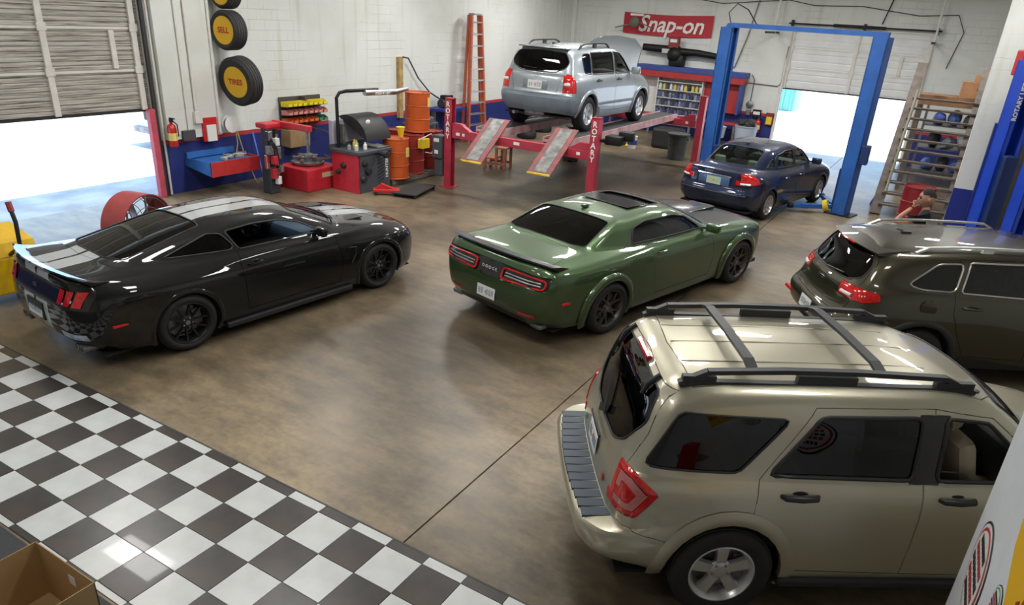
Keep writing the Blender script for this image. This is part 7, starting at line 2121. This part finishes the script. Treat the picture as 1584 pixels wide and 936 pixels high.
# ------------------------------------------------------------------ by the left doorway
r = empty('drum_fan', (-9.80, 5.95, 0), -1.35, 'faded red drum fan standing beyond the striped coupe', 'fan')
M_FAN = mat('fan_red', (.36, .06, .06), .5, var=.1)
b = MB(); b.lathe([(.46, -.20), (.475, -.20), (.475, .20), (.46, .20), (.46, -.20)], 36, T(0, 0, .56) @ RX(PI / 2), cap=False); b.build('shroud', M_FAN, r, True, 50)
for k in range(5):
    a = k * 2 * PI / 5
    b = MB(); b.box(.06, .43, -.11, .11, -.006, .006, T(0, 0, .56) @ RX(PI / 2) @ RZ(a) @ RX(.5)); b.build('fan_blade', M_ALU, r)
b = MB(); b.lathe([(.09, -.14), (.09, .1), (.05, .14)], 16, T(0, 0, .56) @ RX(PI / 2)); b.build('motor_hub', M_BLKPL, r, True)
for s in (-1, 1):
    for k in range(3):
        rr = .15 + k * .14
        b = MB(); b.tube([(rr * math.cos(a * PI / 14), s * .19, .56 + rr * math.sin(a * PI / 14)) for a in range(28)], .005, 5, closed=True); b.build('guard_ring', M_STEEL, r, True)
    b = MB(); b.bar((-.46, s * .19, .56), (.46, s * .19, .56), .02); b.bar((0, s * .19, .1), (0, s * .19, 1.02), .02); b.build('guard_bar', M_STEEL, r)
b = MB(); b.box(-.36, .36, -.18, .18, .0, .10); b.tube([(-.3, -.15, .08), (-.46, 0, .56)], .02); b.tube([(.3, -.15, .08), (.46, 0, .56)], .02); b.build('stand', mat('black_metal', (0, 0, 0)), r)
b = MB(); b.box(-.478, -.47, -.12, .10, .45, .6); b.build('white_sticker', M_WHITE, r)
for s in (-1, 1):
    b = MB(); b.lathe([(.07, -.02), (.07, .02)], 14, T(s * .34, -.15, .071) @ RY(PI / 2)); b.build('fan_wheel', M_BLKPL, r, True)


r = empty('yellow_machine', (-9.98, 4.05, 0), -.1, 'yellow shop machine with a black lever cut by the left edge', 'machine')
b = MB(); b.box(-.42, .42, -.46, .40, .12, .60, bev=.03); b.prism([(-.42, .60), (.42, .60), (.36, .76), (-.30, .84)], -.40, .34, frame((0, 0, 0), (1, 0, 0), (0, 0, 1), (0, -1, 0))); b.build('machine_body', mat('machine_yellow', (.72, .44, .01), .4, var=.08), r)
b = MB(); b.tube([(.40, .10, .62), (.72, .12, .80), (.76, .12, 1.10), (.70, .12, 1.24)], .025, 8); b.build('lever', M_BLKPL, r, True)
b = MB(); b.tube([(.71, .12, 1.22), (.67, .12, 1.33)], .035, 8); b.build('lever_grip', mat('grip_red', (.3, .03, .04), .5), r, True)
for (x, y) in ((-.35, -.4), (.35, -.4), (-.35, .34), (.35, .34)):
    b = MB(); b.lathe([(.06, -.03), (.06, .03)], 14, T(x, y, .061) @ RX(PI / 2)); b.build('castor', M_BLKPL, r)
b = MB(); b.tube([(.1, -.1, .78), (.1, -.1, .86)], .04); b.build('cap', M_BLKPL, r)

# ------------------------------------------------------------------ outside: parked van front and a green bin
r = empty('parked_car', (-17.15, 11.3, -.03), 0, 'white car nose with dark grille parked outside the left doorway', 'car')
MP = paint('white_paint', (.6, .6, .58), 0, .3)
b = MB(); b.box(-.9, .9, .0, 3.8, .35, 1.15, bev=.12); b.box(-.8, .8, .9, 3.8, 1.1, 1.75, bev=.2); b.build('body', MP, r, True)
for s in (-1, 1):
    b = MB(); b.box(s * .66 - .2, s * .66 + .2, -.02, .1, .78, 1.0, bev=.03); b.build('headlight', M_CLEARLENS, r)
    b = MB(); b.lathe([(.2, -.1), (.34, -.1), (.34, .1), (.2, .1)], 20, T(s * .8, .8, .341) @ RY(PI / 2)); b.build('wheel', M_TYRE, r, True)
    b = MB(); b.box(s * 1.0 - .1, s * 1.0 + .1, 1.3, 1.4, 1.1, 1.25, bev=.02); b.build('wing_mirror', MP, r)
b = MB(); b.box(-.42, .42, -.03, .05, .70, .98, bev=.02); b.build('grille', M_BLKPL, r)
b = MB(); b.box(-.88, .88, -.06, .1, .36, .52, bev=.03); b.build('bumper', M_STEEL, r)
b = MB(); b.box(-.75, .75, .86, .95, 1.2, 1.65, RX(-.0)); b.build('windscreen', glass('dark_tint_glass', (0, 0, 0)), r)
r = empty('green_dumpster', (-7.9, 39.5, -.13), 0, 'pale green dumpster standing far outside the back doorway', 'dumpster')
b = MB(); b.box(-1.0, 1.0, -.8, .8, .1, 1.3, bev=.04); b.build('bin_body', mat('teal_green', (.16, .42, .36), .5), r)
b = MB(); b.box(-1.02, 1.02, -.84, .82, 1.3, 1.42, bev=.03); b.build('bin_lid', mat('teal_green', (0, 0, 0)), r)
for k in range(5):
    b = MB(); b.box(-.9 + k * .42, -.8 + k * .42, -.84, -.8, .1, 1.3); b.build('rib', mat('teal_green', (0, 0, 0)), r)

# ------------------------------------------------------------------ clutter round the four-post lift
r = empty('tool_cart', (-11.95, 15.35, 0), .1, 'dark grey tool cart between the drums and the left wall', 'cart')
b = MB(); b.box(-.30, .30, -.42, .42, .12, .16); b.box(-.30, .30, -.42, .42, .50, .54); b.box(-.30, .30, -.42, .42, .86, .92, bev=.01); b.build('cart_shelves', M_DGREY, r)
for (x, y) in ((-.28, -.4), (.28, -.4), (-.28, .4), (.28, .4)):
    b = MB(); b.box(x - .02, x + .02, y - .02, y + .02, .06, .9); b.build('cart_upright', M_DGREY, r)
    b = MB(); b.lathe([(.04, -.015), (.04, .015)], 10, T(x, y, .041) @ RX(PI / 2)); b.build('castor', M_BLKPL, r)
b = MB(); b.box(-.2, .2, -.3, .1, .92, 1.12, bev=.03); b.build('tool_case', M_BLKPL, r)
b = MB(); b.box(-.15, .2, .14, .38, .92, 1.05, bev=.02); b.build('small_case', M_STEEL, r)
r = empty('oil_drain', (-8.9, 18.2, 0), 0, 'black oil drain caddy on the dark floor beneath the lift', 'oil drain')
b = MB(); b.lathe([(.25, .05), (.27, .40), (.10, .46), (.05, .46)], 18); b.build('tank', M_BLKPL, r, True)
b = MB(); b.tube([(0, 0, .4), (0, 0, .85)], .03, 10); b.lathe([(.03, .82), (.22, .95), (.23, .95)], 18, cap=False); b.build('catch_pan', mat('black_metal', (0, 0, 0)), r, True)
for k in range(3):
    a = k * 2.1; b = MB(); b.lathe([(.04, -.015), (.04, .015)], 10, T(.2 * math.cos(a), .2 * math.sin(a), .041) @ RX(PI / 2)); b.build('castor', M_BLKPL, r)
# ------------------------------------------------------------------ the man behind the olive car
def skin_mesh(verts, edges, radii, root=0, sub=2):
    """grow a smooth body from a joint skeleton; returns an evaluated mesh"""
    me = bpy.data.meshes.new('sk'); me.from_pydata(verts, edges, [])
    o = bpy.data.objects.new('sk', me); COL.objects.link(o)
    md = o.modifiers.new('skin', 'SKIN'); md.use_smooth_shade = True; md.branch_smoothing = .6
    o.modifiers.new('sub', 'SUBSURF').levels = sub
    for i, v in enumerate(me.skin_vertices[0].data):
        r = radii[i]
        v.radius = r if hasattr(r, '__len__') else (r, r)
        v.use_root = (i == root)
    dg = bpy.context.evaluated_depsgraph_get(); dg.update()
    out = bpy.data.meshes.new_from_object(o.evaluated_get(dg))
    bpy.data.objects.remove(o)
    return out

def mesh_part(name, me, m, parent):
    o = bpy.data.objects.new(name, me); COL.objects.link(o); me.materials.clear(); me.materials.append(m); me.shade_smooth()
    o.parent = parent
    return o

def build_person():
    # local axes: facing -x (camera left), z up; the person's right hand is on +y?  facing -x => right side is +y
    r = empty('person', (.02, 11.28, 0), 0, 'man in a black T-shirt raising a hand to his mouth beside the olive car', 'person')
    SK = mat('skin_tone', (.42, .21, .14), .55, var=.08, vscale=8)
    SH = mat('black_tshirt', (.012, .012, .013), .8, bump=.1, bscale=80); TR = mat('dark_trousers', (.02, .022, .03), .8)
    # body: pelvis 0, spine, neck, legs, arms -- one continuous surface
    V = [(0, 0, .95), (.0, 0, 1.12), (.01, 0, 1.30), (.0, 0, 1.43), (-.01, 0, 1.50), (-.02, 0, 1.56),
         (0, .10, .90), (-.02, .12, .50), (.02, .12, .09), (-.13, .12, .04),
         (0, -.10, .90), (-.02, -.12, .50), (.02, -.12, .09), (-.13, -.12, .04),
         (.01, .17, 1.38), (-.06, .29, 1.20), (-.13, .25, .98), (-.15, .235, .90),
         (.0, -.17, 1.38), (-.20, -.30, 1.27), (-.33, -.16, 1.40), (-.205, -.045, 1.500)]
    # near arm: elbow out to camera left, hand up at the mouth
    V[19] = (-.34, -.30, 1.31); V[20] = (-.26, -.17, 1.41); V[21] = (-.175, -.065, 1.500)
    E = [(0, 1), (1, 2), (2, 3), (3, 4), (4, 5), (0, 6), (6, 7), (7, 8), (8, 9), (0, 10), (10, 11), (11, 12), (12, 13), (3, 14), (14, 15), (15, 16), (16, 17), (3, 18), (18, 19), (19, 20), (20, 21)]
    R = [(.12, .15), (.11, .145), (.09, .12), (.05, .06), .056, .058, .085, .058, .042, .035, .085, .058, .042, .035, .035, .040, .032, .026, .035, .041, .034, .027]
    body = mesh_part('body', skin_mesh(V, E, R), SK, r)
    # clothing shells
    sv = [(0, 0, .90), (0, 0, 1.12), (.01, 0, 1.30), (.0, 0, 1.43), (-.005, 0, 1.505), (.01, .19, 1.435), (-.04, .265, 1.28), (.0, -.19, 1.435), (-.16, -.245, 1.375)]
    se = [(0, 1), (1, 2), (2, 3), (3, 4), (3, 5), (5, 6), (3, 7), (7, 8)]
    mesh_part('t_shirt', skin_mesh(sv, se, [(.155, .185), (.147, .18), (.155, .205), (.125, .19), .072, .105, .078, .105, .078]), SH, r)
    tv = [(0, 0, .96), (0, .10, .88), (-.02, .12, .50), (.02, .12, .10), (0, -.10, .88), (-.02, -.12, .50), (.02, -.12, .10)]
    mesh_part('trousers', skin_mesh(tv, [(0, 1), (1, 2), (2, 3), (0, 4), (4, 5), (5, 6)], [(.145, .175), .105, .08, .07, .105, .08, .07]), TR, r)
    for y in (.12, -.12):
        b = MB(); b.box(-.22, .08, y - .05, y + .05, 0, .09, bev=.03); b.build('shoe', M_BLKPL, r, True)
    # head
    bm = bmesh.new(); bmesh.ops.create_uvsphere(bm, u_segments=28, v_segments=20, radius=1)
    for v in bm.verts:
        x, y, z = v.co
        q = Vector((x * .104, y * .082, z * .126))
        if x < 0:   # face: flatter, jaw tapers
            if z < 0: q.y *= 1 - .30 * (-z) * (-x); q.x *= 1 - .10 * (-z)
            if abs(y) < .22 and -.35 < z < .12: q.x -= .022 * (1 - abs(y) / .22) * (1 - abs(z + .12) / .24 if abs(z + .12) < .24 else 0)   # nose
            if abs(y) < .5 and .02 < z < .22 and abs(y) > .18: q.x += .008                      # eye sockets
            if abs(y) < .4 and -.52 < z < -.42: q.x -= .005                                     # lips
            if abs(y) < .3 and z < -.78: q.x -= .008                                            # chin
        if x > 0 and z < -.5: q.x *= .8
        v.co = q
    hm = MB(); hm.bm(bm)
    H = empty('tmp'); bpy.data.objects.remove(H)
    Mh = T(-.035, 0, 1.635) @ RZ(.35) @ RY(-.05)
    hd = MB(); hd.add(hm.V, hm.F, Mh); head = hd.build('head', SK, r, True, 80)
    hb = MB()
    V2 = []
    for (x, y, z) in hm.V:
        V2.append((x, y, z))
    keep = [f for f in hm.F if (lambda c: (c[2] > .055 - .35 * max(0, c[0] + .02) and (c[0] > -.07 or c[2] > .085)))([sum(hm.V[i][k] for i in f) / len(f) for k in range(3)])]
    hb.add([(x * 1.07 + .002, y * 1.08, z * 1.06 + .002) for x, y, z in V2], keep, Mh); hb.build('hair', mat('short_dark_hair', (.02, .016, .014), .8, bump=.5, bscale=300), head, True)
    for s in (-1, 1):
        b = MB(); b.ball((.005, s * .083, -.005), .032, 10, (.7, .35, 1.1)); e = MB(); e.add(b.V, b.F, Mh); e.build('ear', SK, head, True)
        b = MB(); b.ball((-.088, s * .032, .012), .013, 8); e = MB(); e.add(b.V, b.F, Mh); e.build('eye', mat('eye_dark', (.03, .02, .015), .2), head, True)
        b = MB(); b.tube([(-.094, s * .050, .032), (-.102, s * .030, .036), (-.104, s * .012, .033)], .007, 6); e = MB(); e.add(b.V, b.F, Mh); e.build('eyebrow', mat('short_dark_hair', (0, 0, 0)), head, True)
    b = MB(); b.ball((-.078, 0, -.088), .036, 12, (.55, .9, .75)); e = MB(); e.add(b.V, b.F, Mh); e.build('goatee', mat('grey_stubble', (.20, .17, .15), .9, bump=.4, bscale=250), head, True)
    b = MB(); b.ball((-.094, 0, -.056), .02, 10, (.45, 1.1, .28)); e = MB(); e.add(b.V, b.F, Mh); e.build('mouth', mat('lip_tone', (.33, .13, .10), .5), head, True)
    # the near hand: palm and five bent fingers closing at the mouth
    W = Vector((-.17, -.055, 1.500)); P = Vector((-.158, -.028, 1.555))
    hv = [tuple(W), tuple(W.lerp(P, .55)), tuple(P)]
    he = [(0, 1), (1, 2)]; hr = [(.022, .026), (.018, .036), (.014, .038)]
    across = Vector((-.6, .0, .25)).normalized()
    for k in range(4):
        base = P + across * (-.028 + .019 * k)
        L = (.030, .034, .032, .025)[k]
        j1 = base + Vector((.012, .022, .026)) * (L / .03); j2 = j1 + Vector((.022, .016, .004)) * (L / .03); j3 = j2 + Vector((.012, .004, -.014))
        i0 = len(hv); hv += [tuple(base), tuple(j1), tuple(j2), tuple(j3)]
        he += [(2, i0), (i0, i0 + 1), (i0 + 1, i0 + 2), (i0 + 2, i0 + 3)]; hr += [.0095, .009, .0085, .007]
    tb = W.lerp(P, .4) + Vector((.022, .006, 0)); t1 = tb + Vector((.024, .014, .022)); t2 = t1 + Vector((.014, .016, .022))
    i0 = len(hv); hv += [tuple(tb), tuple(t1), tuple(t2)]; he += [(1, i0), (i0, i0 + 1), (i0 + 1, i0 + 2)]; hr += [.013, .010, .008]
    mesh_part('raised_hand', skin_mesh(hv, he, hr, 0, 2), SK, r)
    # relaxed far hand
    W = Vector((-.15, .235, .90)); P = Vector((-.155, .232, .83))
    hv = [tuple(W), tuple(W.lerp(P, .5)), tuple(P)]; he = [(0, 1), (1, 2)]; hr = [(.022, .026), (.018, .036), (.014, .038)]
    for k in range(4):
        base = P + Vector((-.028 + .019 * k, 0, -.004)); L = (.9, 1.05, 1, .8)[k]
        j1 = base + Vector((-.004, -.004, -.034)) * L; j2 = j1 + Vector((0, -.012, -.024)) * L; j3 = j2 + Vector((0, -.014, -.012)) * L
        i0 = len(hv); hv += [tuple(base), tuple(j1), tuple(j2), tuple(j3)]; he += [(2, i0), (i0, i0 + 1), (i0 + 1, i0 + 2), (i0 + 2, i0 + 3)]; hr += [.0095, .009, .0085, .007]
    tb = W.lerp(P, .4) + Vector((-.026, -.01, 0)); i0 = len(hv); hv += [tuple(tb), tuple(tb + Vector((-.016, -.012, -.03))), tuple(tb + Vector((-.010, -.016, -.055)))]; he += [(1, i0), (i0, i0 + 1), (i0 + 1, i0 + 2)]; hr += [.013, .010, .008]
    mesh_part('lowered_hand', skin_mesh(hv, he, hr, 0, 2), SK, r)
    r.scale = (1.04, 1.04, 1.04)
    return r
build_person()
